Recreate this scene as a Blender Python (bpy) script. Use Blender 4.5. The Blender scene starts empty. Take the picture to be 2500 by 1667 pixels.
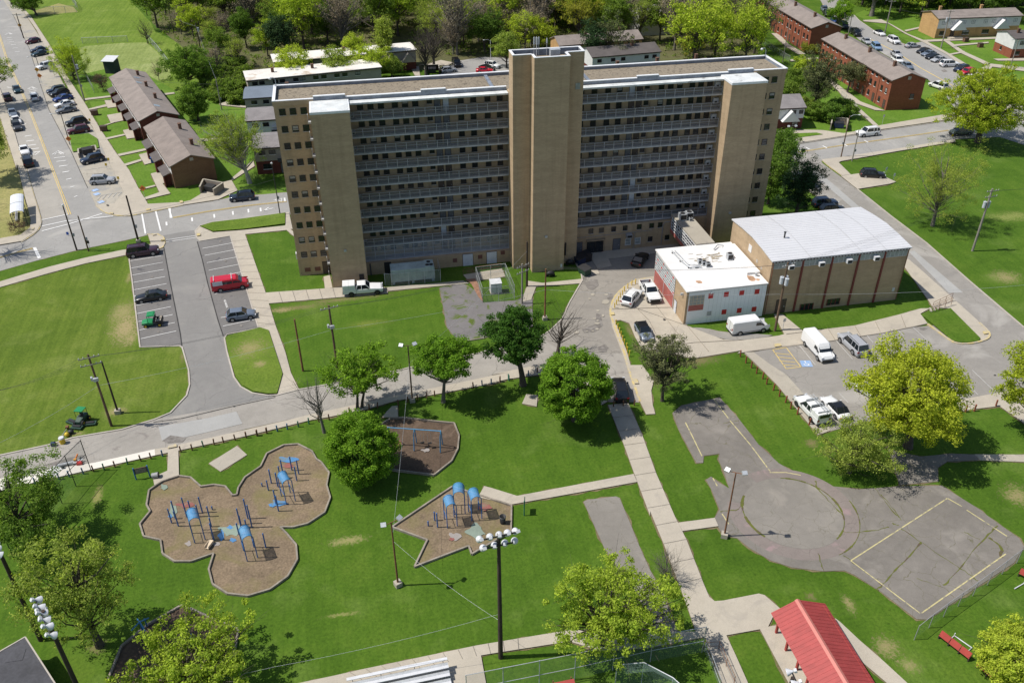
import bpy, math, random
import numpy as np
from mathutils import Vector, Matrix
sc = bpy.context.scene
COL = sc.collection
rng = random.Random(7)
# ---------------------------------------------------------------- camera (solved from the building's edges)
CF, CP, CR, CY, CH = 2105.05, math.radians(33.344), math.radians(0.248), math.radians(11.153), 68.0
_f = np.array([math.sin(CY)*math.cos(CP), math.cos(CY)*math.cos(CP), -math.sin(CP)])
_r = np.array([math.cos(CY), -math.sin(CY), 0.0]); _d = np.cross(_f, _r)
_c, _s = math.cos(CR), math.sin(CR)
AX = np.array([_c*_r+_s*_d, -_s*_r+_c*_d, _f])
cam_d = bpy.data.cameras.new("camera"); cam = bpy.data.objects.new("camera", cam_d); COL.objects.link(cam)
cam_d.sensor_width = 36.0; cam_d.lens = CF/2500*36; cam_d.clip_start = 1; cam_d.clip_end = 6000
m3 = Matrix((AX[0], -AX[1], -AX[2])).transposed(); m4 = m3.to_4x4(); m4.translation = (0, 0, CH)
cam.matrix_world = m4
sc.camera = cam
# ---------------------------------------------------------------- light
SUN_EL, SUN_AZ = 57.0, 8.0      # shadows fall to +X, a little to -Y
w = bpy.data.worlds.new("World"); sc.world = w; w.use_nodes = True
nt = w.node_tree; bg = nt.nodes["Background"]; sky = nt.nodes.new("ShaderNodeTexSky")
sky.sky_type = 'NISHITA'; sky.sun_disc = False; sky.sun_elevation = math.radians(SUN_EL)
sky.air_density = 1.0; sky.dust_density = 1.0; sky.ozone_density = 1.0
to_sun = Vector((-math.cos(math.radians(SUN_AZ))*math.cos(math.radians(SUN_EL)), math.sin(math.radians(SUN_AZ))*math.cos(math.radians(SUN_EL)), math.sin(math.radians(SUN_EL))))
sky.sun_rotation = math.atan2(to_sun.x, to_sun.y)
nt.links.new(sky.outputs[0], bg.inputs[0]); bg.inputs[1].default_value = 0.098
sl = bpy.data.lights.new("sun", 'SUN'); sl.energy = 4.3; sl.angle = math.radians(0.53); sl.color = (1.0, 0.955, 0.88)
so = bpy.data.objects.new("sun", sl); COL.objects.link(so); so.location = (-60, 40, 150)
so.rotation_euler = to_sun.to_track_quat('Z', 'Y').to_euler()
sc.view_settings.view_transform = 'Standard'; sc.view_settings.look = 'None'; sc.view_settings.gamma = 1.0
sc.view_settings.use_curve_mapping = False; sc.view_settings.exposure = 0.22
sc.cycles.max_bounces = 6; sc.cycles.diffuse_bounces = 3; sc.cycles.glossy_bounces = 2; sc.cycles.transparent_max_bounces = 12
# ---------------------------------------------------------------- photo pixel -> place
RO = {1:(0,0),2:(600,0),3:(1200,0),4:(1800,0),5:(0,400),6:(600,400),7:(1200,400),8:(1800,400),9:(0,800),10:(600,800),11:(1200,800),12:(1800,800),13:(0,1207),14:(600,1207),15:(1200,1207),16:(1800,1207)}
def px(n, x, y):
    if n == 0: return (x, y)
    return (x/3.36+RO[n][0], y/3.36+RO[n][1])
def G(p, z=0.0):
    d = np.array([p[0]-1250, p[1]-833.5, CF]) @ AX
    t = (z-CH)/d[2]
    return (float(d[0]*t), float(d[1]*t))
def g(n, x, y, z=0.0): return G(px(n, x, y), z)
def pts(n, *xy): return [g(n, xy[i], xy[i+1]) for i in range(0, len(xy), 2)]
def P(wp):
    c = AX @ (np.array(wp)-np.array([0, 0, CH])); return (1250+CF*c[0]/c[2], 833.5+CF*c[1]/c[2])
def hz(b, py):
    lo, hi = 0.0, 60.0
    for _ in range(40):
        m = (lo+hi)/2
        if P((b[0], b[1], m))[1] > py: lo = m
        else: hi = m
    return lo
# ---------------------------------------------------------------- materials
MATS = {}
def ramp(nt, fac, stops):
    n = nt.nodes.new("ShaderNodeValToRGB"); cr = n.color_ramp
    while len(cr.elements) < len(stops): cr.elements.new(0.5)
    for e, (p, c) in zip(cr.elements, stops): e.position = p; e.color = (*c, 1)
    nt.links.new(fac, n.inputs[0]); return n.outputs[0]
def noise(nt, vec, scale, detail=4, rough=0.6, dist=0.0):
    n = nt.nodes.new("ShaderNodeTexNoise"); n.inputs["Scale"].default_value = scale; n.inputs["Detail"].default_value = detail
    n.inputs["Roughness"].default_value = rough; n.inputs["Distortion"].default_value = dist
    nt.links.new(vec, n.inputs["Vector"]); return n.outputs[0]
def mix(nt, a, b, fac, mode='MIX'):
    n = nt.nodes.new("ShaderNodeMix"); n.data_type = 'RGBA'; n.blend_type = mode
    for i, v in ((0, fac), (6, a), (7, b)):
        if hasattr(v, 'is_linked') or isinstance(v, bpy.types.NodeSocket): nt.links.new(v, n.inputs[i])
        elif i == 0: n.inputs[0].default_value = v
        else: n.inputs[i].default_value = (*v, 1)
    return n.outputs[2]
def mapr(nt, v, a, b, c=0.0, d=1.0):
    n = nt.nodes.new("ShaderNodeMapRange"); nt.links.new(v, n.inputs[0])
    for i, k in enumerate((a, b, c, d)): n.inputs[1+i].default_value = k
    return n.outputs[0]
def mth(nt, op, a, b=None):
    n = nt.nodes.new("ShaderNodeMath"); n.operation = op
    for i, v in enumerate((a, b)):
        if v is None: continue
        if isinstance(v, bpy.types.NodeSocket): nt.links.new(v, n.inputs[i])
        else: n.inputs[i].default_value = v
    return n.outputs[0]
def scalev(nt, vec, s, rot=0.0):
    n = nt.nodes.new("ShaderNodeMapping"); n.inputs["Scale"].default_value = s; n.inputs["Rotation"].default_value = (0, 0, rot)
    nt.links.new(vec, n.inputs["Vector"]); return n.outputs[0]
def newmat(name):
    m = bpy.data.materials.new(name); m.use_nodes = True; MATS[name] = m
    nt = m.node_tree; b = nt.nodes["Principled BSDF"]
    return m, nt, b
def bump(nt, b, h, strength=0.3, dist=0.02):
    n = nt.nodes.new("ShaderNodeBump"); n.inputs["Strength"].default_value = strength; n.inputs["Distance"].default_value = dist
    nt.links.new(h, n.inputs["Height"]); nt.links.new(n.outputs[0], b.inputs["Normal"])
def geo(nt): return nt.nodes.new("ShaderNodeNewGeometry").outputs["Position"]
def mat(name, col, rough=0.7, var=0.18, scale=0.6, grain=8.0, metal=0.0, spec=0.5, streak=None, stain=None, coat=0.0):
    """plain weathered surface: two sizes of noise around one colour, optional stretched streaks and stain colour"""
    m, nt, b = newmat(name); v = geo(nt)
    n1 = noise(nt, v, scale, 5); n2 = noise(nt, v, grain, 3)
    lo = tuple(c*(1-var) for c in col); hi = tuple(min(1, c*(1+var)) for c in col)
    c1 = ramp(nt, n1, [(0.3, lo), (0.7, hi)])
    c2 = mix(nt, c1, ramp(nt, n2, [(0.25, (1-var*1.2,)*3), (0.75, (1, 1, 1))]), 1.0, 'MULTIPLY')
    if streak:
        n3 = noise(nt, scalev(nt, v, streak), 1.0, 4)
        c2 = mix(nt, c2, ramp(nt, n3, [(0.3, (0.72, 0.7, 0.68)), (0.6, (1, 1, 1))]), 0.7, 'MULTIPLY')
    if stain:
        n4 = noise(nt, v, stain[1], 5, 0.65)
        c2 = mix(nt, c2, stain[0], mapr(nt, n4, stain[2], stain[2]+0.12))
    nt.links.new(c2, b.inputs["Base Color"]); b.inputs["Roughness"].default_value = rough; b.inputs["Metallic"].default_value = metal
    b.inputs["Specular IOR Level"].default_value = spec; b.inputs["Coat Weight"].default_value = coat
    bump(nt, b, n2, 0.25, 0.01)
    return m
def grass_mat(name, dark, mid, light, spots=(), mow=None, fine=1.0, mows=0.75):
    m, nt, b = newmat(name); v = geo(nt)
    n1 = noise(nt, v, 0.06, 6, 0.62, 0.5); n2 = noise(nt, v, 0.42, 6, 0.72); n3 = noise(nt, v, 3.2*fine, 4, 0.75); n5 = noise(nt, v, 0.16, 4, 0.6)
    c = ramp(nt, mth(nt, 'ADD', mth(nt, 'MULTIPLY', n1, 0.6), mth(nt, 'MULTIPLY', n2, 0.4)), [(0.26, dark), (0.5, mid), (0.76, light)])
    yel = mapr(nt, n5, 0.55, 0.75, 0.0, 0.55)
    c = mix(nt, c, tuple(a*1.05+0.02 for a in light), yel)
    if mow:
        n4 = noise(nt, scalev(nt, v, (1.3, 0.05, 1), mow), 1.0, 3)
        c = mix(nt, c, ramp(nt, n4, [(0.35, (0.78, 0.82, 0.7)), (0.65, (1.12, 1.08, 1.1))]), mows, 'MULTIPLY')
    # small dark tufts and pale clover flecks
    n6 = noise(nt, v, 1.1, 3, 0.5)
    c = mix(nt, c, tuple(a*0.55 for a in dark), mapr(nt, n6, 0.68, 0.78, 0.0, 0.6))
    c = mix(nt, c, ramp(nt, n3, [(0.2, (0.45, 0.5, 0.4)), (0.5, (1, 1, 1)), (0.75, (1.4, 1.32, 1.25))]), 0.9, 'MULTIPLY')
    for (x, y, r, col, sx, sy) in spots:
        vm = nt.nodes.new("ShaderNodeVectorMath"); vm.operation = 'SUBTRACT'; nt.links.new(v, vm.inputs[0]); vm.inputs[1].default_value = (x, y, 0)
        vl = nt.nodes.new("ShaderNodeVectorMath"); vl.operation = 'LENGTH'; nt.links.new(scalev(nt, vm.outputs[0], (1/sx, 1/sy, 0)), vl.inputs[0])
        d = mth(nt, 'ADD', mth(nt, 'DIVIDE', vl.outputs["Value"], r), mth(nt, 'MULTIPLY', mth(nt, 'SUBTRACT', n2, 0.5), 2.2))
        d = mth(nt, 'ADD', d, mth(nt, 'MULTIPLY', mth(nt, 'SUBTRACT', n3, 0.5), 4.5))
        dc = mix(nt, tuple(k*0.7 for k in col), tuple(min(1, k*1.25) for k in col), n3)
        c = mix(nt, c, dc, mapr(nt, d, 1.25, 0.1, 0.0, 0.62))
    nt.links.new(c, b.inputs["Base Color"]); b.inputs["Roughness"].default_value = 0.95; b.inputs["Specular IOR Level"].default_value = 0.15
    bump(nt, b, n3, 0.7, 0.08)
    return m
def pave_mat(name, col, var=0.2, crack=0.35, patch=None, rough=0.9, cs=0.22, grain=(0.8, 1.12, 11), crackcol=None):
    """asphalt or concrete: mottled, grainy, with fine cracks, stains and faint patches"""
    m, nt, b = newmat(name); v = geo(nt)
    n1 = noise(nt, v, 0.16, 6, 0.65, 0.4); n2 = noise(nt, v, 1.1, 5, 0.7); n3 = noise(nt, v, grain[2], 3, 0.7)
    c = ramp(nt, mth(nt, 'ADD', mth(nt, 'MULTIPLY', n1, 0.65), mth(nt, 'MULTIPLY', n2, 0.35)), [(0.32, tuple(k*(1-var) for k in col)), (0.68, tuple(min(1, k*(1+var)) for k in col))])
    c = mix(nt, c, ramp(nt, n3, [(0.25, (grain[0],)*3), (0.75, (grain[1],)*3)]), 0.7, 'MULTIPLY')
    if patch:
        c = mix(nt, c, patch[0], mapr(nt, noise(nt, v, patch[1], 5, 0.62, 0.6), patch[2], patch[2]+patch[3] if len(patch) > 3 else patch[2]+0.1))
    if crack:
        vo = nt.nodes.new("ShaderNodeTexVoronoi"); vo.feature = 'DISTANCE_TO_EDGE'; vo.inputs["Scale"].default_value = cs
        wv = nt.nodes.new("ShaderNodeVectorMath"); wv.operation = 'ADD'; nt.links.new(v, wv.inputs[0])
        nn = nt.nodes.new("ShaderNodeTexNoise"); nn.inputs["Scale"].default_value = 0.5; nn.inputs["Detail"].default_value = 5; nt.links.new(v, nn.inputs["Vector"])
        vs = nt.nodes.new("ShaderNodeVectorMath"); vs.operation = 'SCALE'; nt.links.new(nn.outputs[1], vs.inputs[0]); vs.inputs["Scale"].default_value = 2.4
        nt.links.new(vs.outputs[0], wv.inputs[1]); nt.links.new(wv.outputs[0], vo.inputs["Vector"])
        k = mapr(nt, vo.outputs["Distance"], 0.0, 0.016, crack, 0.0)
        c = mix(nt, c, crackcol or tuple(q*0.35 for q in col), mth(nt, 'MULTIPLY', k, mapr(nt, n1, 0.4, 0.62)))
    nt.links.new(c, b.inputs["Base Color"]); b.inputs["Roughness"].default_value = rough; b.inputs["Specular IOR Level"].default_value = 0.25
    bump(nt, b, n3, 0.25, 0.01)
    return m
def brick_mat(name, col, var=0.16, scale=1.0, mortar=0.75):
    m, nt, b = newmat(name); v = geo(nt)
    # brick courses run level: bands in z plus a per-brick speckle
    sep = nt.nodes.new("ShaderNodeSeparateXYZ"); nt.links.new(v, sep.inputs[0])
    s = mth(nt, 'ADD', sep.outputs[0], sep.outputs[1])
    cmb = nt.nodes.new("ShaderNodeCombineXYZ"); nt.links.new(s, cmb.inputs[0]); nt.links.new(sep.outputs[2], cmb.inputs[1])
    br = nt.nodes.new("ShaderNodeTexBrick"); nt.links.new(cmb.outputs[0], br.inputs["Vector"])
    br.inputs["Color1"].default_value = (*[k*(1-var) for k in col], 1); br.inputs["Color2"].default_value = (*[min(1, k*(1+var)) for k in col], 1)
    br.inputs["Mortar"].default_value = (*[k*mortar for k in col], 1); br.inputs["Scale"].default_value = 1.0
    br.inputs["Brick Width"].default_value = 0.4*scale; br.inputs["Row Height"].default_value = 0.13*scale; br.inputs["Mortar Size"].default_value = 0.012
    n1 = noise(nt, scalev(nt, v, (0.35, 0.35, 1.6)), 0.7, 5)
    c = mix(nt, br.outputs[0], ramp(nt, n1, [(0.3, (0.86, 0.85, 0.84)), (0.65, (1.05, 1.05, 1.05))]), 0.9, 'MULTIPLY')
    n2 = noise(nt, scalev(nt, v, (1.6, 1.6, 0.09)), 0.8, 4)
    c = mix(nt, c, ramp(nt, n2, [(0.28, (0.74, 0.73, 0.72)), (0.5, (1, 1, 1))]), 0.6, 'MULTIPLY')
    nt.links.new(c, b.inputs["Base Color"]); b.inputs["Roughness"].default_value = 0.9; b.inputs["Specular IOR Level"].default_value = 0.2
    return m
def leaf_mat(name, col, trans=0.35, var=0.35, hue=(1.1, 1.1, 0.85)):
    m, nt, b = newmat(name)
    ge = nt.nodes.new("ShaderNodeNewGeometry"); oi = nt.nodes.new("ShaderNodeObjectInfo")
    isl = ge.outputs["Random Per Island"]
    c = ramp(nt, isl, [(0.0, tuple(k*(1-var) for k in col)), (0.6, col), (1.0, tuple(min(1, k*(1+var)*h) for k, h in zip(col, hue)))])
    n1 = noise(nt, ge.outputs["Position"], 0.55, 3)
    c = mix(nt, c, ramp(nt, n1, [(0.3, (0.75, 0.8, 0.8)), (0.7, (1.18, 1.1, 1.0))]), 0.7, 'MULTIPLY')
    c = mix(nt, c, ramp(nt, oi.outputs["Random"], [(0.0, (0.78, 0.85, 0.8)), (1.0, (1.2, 1.1, 1.0))]), 0.6, 'MULTIPLY')
    nt.nodes.remove(b)
    d = nt.nodes.new("ShaderNodeBsdfDiffuse"); t = nt.nodes.new("ShaderNodeBsdfTranslucent"); mx = nt.nodes.new("ShaderNodeMixShader")
    nt.links.new(c, d.inputs[0]); nt.links.new(mix(nt, c, (1.05, 1.15, 0.5), 1.0, 'MULTIPLY'), t.inputs[0]); mx.inputs[0].default_value = trans
    nt.links.new(d.outputs[0], mx.inputs[1]); nt.links.new(t.outputs[0], mx.inputs[2])
    nt.links.new(mx.outputs[0], nt.nodes["Material Output"].inputs[0])
    return m
def glass_mat(name, col=(0.012, 0.016, 0.02), rough=0.06):
    m, nt, b = newmat(name); b.inputs["Base Color"].default_value = (*col, 1); b.inputs["Roughness"].default_value = rough
    b.inputs["Specular IOR Level"].default_value = 0.7
    return m
def paint_mat(name, col, rough=0.28, metal=0.0):
    m, nt, b = newmat(name)
    n = noise(nt, geo(nt), 1.5, 3)
    nt.links.new(mix(nt, tuple(k*0.9 for k in col), col, n), b.inputs["Base Color"])
    b.inputs["Roughness"].default_value = rough; b.inputs["Metallic"].default_value = metal; b.inputs["Coat Weight"].default_value = 0.3; b.inputs["Coat Roughness"].default_value = 0.08
    return m
def mesh_mat(name, col, alpha):
    """woven wire or perforated sheet, seen at a distance where single wires no longer show"""
    m, nt, b = newmat(name)
    t = nt.nodes.new("ShaderNodeBsdfTransparent"); mx = nt.nodes.new("ShaderNodeMixShader")
    b.inputs["Base Color"].default_value = (*col, 1); b.inputs["Roughness"].default_value = 0.6
    n = noise(nt, geo(nt), 2.0, 3)
    nt.links.new(mapr(nt, n, 0.2, 0.8, alpha*0.8, alpha*1.2), mx.inputs[0])
    nt.links.new(t.outputs[0], mx.inputs[1]); nt.links.new(b.outputs[0], mx.inputs[2]); nt.links.new(mx.outputs[0], nt.nodes["Material Output"].inputs[0])
    return m
# ---------------------------------------------------------------- mesh building
class MB:
    def __init__(s): s.v = []; s.f = []; s.mi = []; s.sm = []
    def add(s, vs, fs, mi=0, smooth=False):
        o = len(s.v); s.v.extend(vs)
        for f in fs: s.f.append(tuple(i+o for i in f)); s.mi.append(mi); s.sm.append(smooth)
        return s
    def box(s, x0, y0, z0, x1, y1, z1, mi=0, M=None):
        vs = [(x, y, z) for z in (z0, z1) for x, y in ((x0, y0), (x1, y0), (x1, y1), (x0, y1))]
        if M is not None: vs = [tuple(M @ Vector(v)) for v in vs]
        return s.add(vs, [(3, 2, 1, 0), (4, 5, 6, 7), (0, 1, 5, 4), (1, 2, 6, 5), (2, 3, 7, 6), (3, 0, 4, 7)], mi)
    def prism(s, poly, z0, z1, mi=0, side=None):
        a = sum(poly[i][0]*poly[(i+1) % len(poly)][1]-poly[(i+1) % len(poly)][0]*poly[i][1] for i in range(len(poly)))
        if a < 0: poly = poly[::-1]
        n = len(poly); vs = [(x, y, z0) for x, y in poly]+[(x, y, z1) for x, y in poly]
        s.add(vs, [tuple(range(n, 2*n))], mi)
        o = len(s.v)-2*n
        for i in range(n):
            j = (i+1) % n
            s.f.append((o+i, o+j, o+n+j, o+n+i)); s.mi.append(mi if side is None else side); s.sm.append(False)
        return s
    def tube(s, path, r0, r1=None, n=8, mi=0, cap=True, smooth=True):
        r1 = r0 if r1 is None else r1
        pv = [Vector(p) for p in path]; rings = []
        for i, p in enumerate(pv):
            d = (pv[min(i+1, len(pv)-1)]-pv[max(i-1, 0)]).normalized()
            u = d.orthogonal().normalized() if abs(d.z) > 0.9 else d.cross(Vector((0, 0, 1))).normalized()
            if abs(d.z) > 0.9: u = (Vector((1, 0, 0))-d*d.x).normalized()
            v = d.cross(u); r = r0+(r1-r0)*i/max(1, len(pv)-1)
            rings.append([tuple(p+u*(r*math.cos(2*math.pi*k/n))+v*(r*math.sin(2*math.pi*k/n))) for k in range(n)])
        vs = [q for R in rings for q in R]; fs = []
        for i in range(len(pv)-1):
            for k in range(n):
                fs.append((i*n+k, i*n+(k+1) % n, (i+1)*n+(k+1) % n, (i+1)*n+k))
        s.add(vs, fs, mi, smooth)
        if cap: s.add(rings[0], [tuple(range(n))[::-1]], mi); s.add(rings[-1], [tuple(range(n))], mi)
        return s
    def quad(s, a, b, c, d, mi=0): return s.add([a, b, c, d], [(0, 1, 2, 3)], mi)
    def slab4(s, q, t, mi=0):
        """four corners given a thickness t along their normal (backwards)"""
        a, b, c, d = [Vector(p) for p in q]; n = (b-a).cross(d-a).normalized()*t
        vs = [tuple(p) for p in (a, b, c, d)]+[tuple(p-n) for p in (a, b, c, d)]
        return s.add(vs, [(0, 1, 2, 3), (7, 6, 5, 4), (0, 4, 5, 1), (1, 5, 6, 2), (2, 6, 7, 3), (3, 7, 4, 0)], mi)
    def ball(s, c, r, n=8, mi=0, sc3=(1, 1, 1), zmin=-1.0):
        vs = []; fs = []; m = n//2+1
        for i in range(m+1):
            t = math.pi*i/m
            for k in range(n):
                a = 2*math.pi*k/n; vs.append((c[0]+r*sc3[0]*math.sin(t)*math.cos(a), c[1]+r*sc3[1]*math.sin(t)*math.sin(a), c[2]+r*sc3[2]*max(zmin, math.cos(t))))
        for i in range(m):
            for k in range(n): fs.append((i*n+k, (i+1)*n+k, (i+1)*n+(k+1) % n, i*n+(k+1) % n))
        return s.add(vs, fs, mi, True)
    def mesh(s, name, mats):
        me = bpy.data.meshes.new(name); me.from_pydata(s.v, [], s.f)
        for m in (mats if isinstance(mats, (list, tuple)) else [mats]): me.materials.append(MATS[m] if isinstance(m, str) else m)
        me.polygons.foreach_set("material_index", s.mi); me.polygons.foreach_set("use_smooth", s.sm); me.update()
        return me
    def obj(s, name, mats, parent=None, **kw): return link(name, s.mesh(name, mats), parent, **kw)
def link(name, me, parent=None, label=None, cat=None, group=None, kind=None, loc=None, rz=0):
    o = bpy.data.objects.new(name, me); COL.objects.link(o)
    if parent is not None: o.parent = parent
    if loc is not None: o.location = loc
    if rz: o.rotation_euler = (0, 0, rz)
    for k, v in (('label', label), ('category', cat), ('group', group), ('kind', kind)):
        if v: o[k] = v
    return o
def thing(name, loc, label, cat, group=None, rz=0): return link(name, None, None, label, cat, group, None, loc, rz)
def tag(o, label, cat, group=None):
    o['label'] = label; o['category'] = cat
    if group: o['group'] = group
    return o
def copy_tree(o, parent=None):
    c = o.copy(); COL.objects.link(c)
    if parent is not None: c.parent = parent
    for ch in o.children: copy_tree(ch, c)
    return c
# ---------------------------------------------------------------- materials used
DIRT = (0.24, 0.17, 0.10); STRAW = (0.36, 0.28, 0.15)
def sp(n, x, y, r, col=DIRT, sx=1, sy=1): X, Y = g(n, x, y); return (X, Y, r, col, sx, sy)
grass_mat('park_grass', (0.034, 0.080, 0.006), (0.064, 0.127, 0.011), (0.112, 0.172, 0.022), mow=-1.25, mows=0.45, spots=[
    sp(14, 850, 375, .8, (0.4, 0.33, 0.16), 2.2, 0.7), sp(14, 780, 985, 0.5, (0.38, 0.33, 0.14), 2.8, 0.5),
    sp(9, 800, 1370, 0.8, (0.36, 0.3, 0.13), 0.6, 2.2), sp(16, 605, 830, .5), sp(16, 1220, 1250, 1.1, STRAW, 1, 1), sp(16, 920, 900, 0.8, STRAW, 0.6, 1.3), sp(16, 1400, 1400, 0.8, STRAW),
    sp(12, 610, 950, .7), sp(12, 750, 1010, 0.6), sp(12, 2300, 1380, 1.5, STRAW),
    sp(8, 2200, 930, 1.9, STRAW, 1.3, 0.9), sp(8, 2250, 430, 2.6, (0.3, 0.3, 0.1), 1.6, 0.7), sp(7, 1330, 1360, 0.01), sp(7, 1140, 1380, 0.9, DIRT, 0.5, 2.4), sp(6, 400, 1180, 2.2, DIRT, 2.0, 0.35), sp(6, 800, 1110, 2.2, DIRT, 2.6, 0.35), sp(6, 300, 1200, 1.5, STRAW, 1.2, 0.4), sp(6, 1000, 1310, 1.6, (0.2, 0.22, 0.05), 1.8, 0.6),
    sp(11, 1700, 270, 1.6, DIRT, 2.2, 0.6), sp(11, 1340, 430, 1.0, DIRT, 0.8, 1.2), sp(11, 1190, 160, 0.8, DIRT, 0.5, 1.5), sp(13, 800, 1240, 0.8, DIRT), sp(15, 330, 1320, 0.01), sp(6, 1850, 880, 1.0, DIRT), sp(10, 1300, 400, 0.01)])
grass_mat('field_grass', (0.056, 0.1, 0.011), (0.098, 0.15, 0.018), (0.165, 0.2, 0.04), mow=0.35, spots=[
    sp(9, 1040, 30, 1.6, STRAW, 0.9, 2.4), sp(5, 1010, 1230, 1.7, STRAW, 1.1, 2.2), sp(5, 1000, 1350, 1.5, STRAW, 1.0, 2.0), sp(5, 1080, 1430, 1.1, STRAW, 0.7, 1.6), sp(5, 1060, 930, 0.7, STRAW, 0.6, 2.5), sp(9, 1500, 230, 0.7, DIRT, 0.5, 2.5), sp(9, 600, 870, 0.7, STRAW, 2.0, 0.5), sp(9, 950, 690, 1.0, STRAW, 1.2, 0.8)])
grass_mat('island_grass', (0.06, 0.11, 0.012), (0.105, 0.165, 0.02), (0.16, 0.21, 0.035), spots=[sp(9, 2060, 180, 1.7, STRAW, 1.2, 1.2), sp(9, 2130, 310, 0.8, STRAW, 1.2, 1.0)])
grass_mat('far_grass', (0.085, 0.145, 0.016), (0.13, 0.2, 0.026), (0.19, 0.245, 0.05), mow=0.5, fine=0.5)
grass_mat('mown_grass', (0.15, 0.195, 0.05), (0.22, 0.27, 0.085), (0.3, 0.33, 0.14), mow=-0.4, fine=0.5)
grass_mat('yard_grass', (0.06, 0.125, 0.013), (0.1, 0.185, 0.02), (0.15, 0.22, 0.035), fine=0.7)
grass_mat('dry_grass', (0.18, 0.2, 0.06), (0.28, 0.26, 0.1), (0.36, 0.31, 0.15), fine=0.6)
grass_mat('wood_floor', (0.07, 0.075, 0.03), (0.11, 0.105, 0.05), (0.1, 0.14, 0.035), fine=0.6)
pave_mat('asphalt', (0.265, 0.247, 0.222), 0.13, 0.5, ((0.33, 0.31, 0.28), 0.12, 0.55))
pave_mat('street', (0.295, 0.285, 0.268), 0.1, 0.4, ((0.35, 0.335, 0.31), 0.1, 0.55))
pave_mat('lot_asphalt', (0.215, 0.207, 0.195), 0.1, 0.5, ((0.25, 0.24, 0.222), 0.14, 0.5, 0.2), cs=0.12)
pave_mat('stall_asphalt', (0.165, 0.157, 0.15), 0.14, 0.3, ((0.08, 0.077, 0.085), 0.6, 0.62))
pave_mat('park_road', (0.31, 0.287, 0.255), 0.16, 0.7, ((0.19, 0.17, 0.155), 0.35, 0.6))
pave_mat('court_yard', (0.265, 0.243, 0.213), 0.16, 0.7, ((0.13, 0.12, 0.11), 0.16, 0.6, 0.12))
pave_mat('old_court', (0.185, 0.168, 0.148), 0.22, 0.85, ((0.25, 0.228, 0.2), 0.25, 0.54, 0.2), cs=0.34, crackcol=(0.09, 0.085, 0.035))
pave_mat('old_court_round', (0.215, 0.197, 0.172), 0.16, 0.7, ((0.27, 0.245, 0.21), 0.3, 0.54, 0.2), cs=0.5, crackcol=(0.1, 0.09, 0.05))
pave_mat('court_ring', (0.21, 0.178, 0.16), 0.16, 0.6, ((0.27, 0.2, 0.195), 0.4, 0.58), cs=0.4)
pave_mat('bay_concrete', (0.37, 0.338, 0.28), 0.14, 0.5, ((0.29, 0.28, 0.26), 0.2, 0.52), cs=0.2)
pave_mat('weedy_asphalt', (0.17, 0.16, 0.158), 0.16, 0.6, ((0.085, 0.12, 0.02), 0.45, 0.53), cs=0.3)
pave_mat('concrete', (0.42, 0.375, 0.305), 0.12, 0.2, ((0.33, 0.295, 0.25), 0.45, 0.56, 0.2), cs=0.15)
pave_mat('concrete_new', (0.66, 0.62, 0.55), 0.06, 0.0, None)
pave_mat('concrete_grey', (0.37, 0.335, 0.275), 0.12, 0.3, ((0.28, 0.25, 0.22), 0.6, 0.6), cs=0.2)
pave_mat('kerb_stone', (0.42, 0.38, 0.33), 0.15, 0.0, None)
pave_mat('yellow_paint', (0.52, 0.42, 0.2), 0.15, 0.0, ((0.42, 0.37, 0.28), 1.0, 0.46))
pave_mat('yellow_line', (0.62, 0.46, 0.16), 0.12, 0.0, ((0.35, 0.3, 0.2), 1.6, 0.6))
pave_mat('faded_yellow', (0.50, 0.44, 0.22), 0.15, 0.0, ((0.2, 0.185, 0.16), 1.6, 0.5, 0.15))
pave_mat('white_line', (0.68, 0.67, 0.65), 0.1, 0.0, ((0.42, 0.41, 0.39), 1.5, 0.62))
pave_mat('faded_white', (0.42, 0.41, 0.39), 0.1, 0.0, ((0.3, 0.29, 0.28), 1.0, 0.55))
pave_mat('blue_paint', (0.25, 0.38, 0.6), 0.2, 0.0, ((0.4, 0.38, 0.34), 1.5, 0.55))
pave_mat('tar', (0.05, 0.048, 0.047), 0.2, 0.0, None)
pave_mat('joint_dark', (0.27, 0.24, 0.2), 0.2, 0.0, None)
pave_mat('moss', (0.11, 0.12, 0.025), 0.3, 0.0, ((0.1, 0.075, 0.05), 1.2, 0.5))
pave_mat('bark', (0.195, 0.145, 0.095), 0.34, 0.0, ((0.165, 0.15, 0.05), 0.22, 0.48, 0.3), grain=(0.45, 1.5, 4.5))
pave_mat('bark_dark', (0.095, 0.066, 0.046), 0.28, 0.0, ((0.17, 0.12, 0.09), 0.5, 0.55, 0.2), grain=(0.5, 1.5, 4.5))
pave_mat('blue_rubber', (0.08, 0.21, 0.40), 0.25, 0.0, ((0.15, 0.2, 0.22), 0.9, 0.55))
pave_mat('green_rubber', (0.22, 0.27, 0.22), 0.2, 0.0, None)
pave_mat('red_rubber', (0.26, 0.10, 0.085), 0.2, 0.0, ((0.22, 0.17, 0.12), 0.9, 0.52))
pave_mat('grey_rubber', (0.3, 0.27, 0.25), 0.2, 0.0, None)
pave_mat('gravel_roof', (0.25, 0.21, 0.155), 0.1, 0.0, ((0.075, 0.06, 0.045), 2.6, 0.52, 0.14))
mat('timber', (0.3, 0.26, 0.21), 0.9, 0.3, 0.9, 6)
brick_mat('tan_brick', (0.435, 0.325, 0.21), 0.07, 1.0, 0.9); brick_mat('tan_brick_dark', (0.36, 0.27, 0.18), 0.07, 1.0, 0.9)
brick_mat('red_brick', (0.28, 0.095, 0.055), .1, 1, .85); brick_mat('brown_brick', (0.2, 0.115, 0.07), .1, 1, .85); brick_mat('maroon_brick', (0.15, 0.05, 0.04), .1, 1, .85)
brick_mat('yellow_brick', (0.5, 0.31, 0.14), .08, 1, .9)
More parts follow.
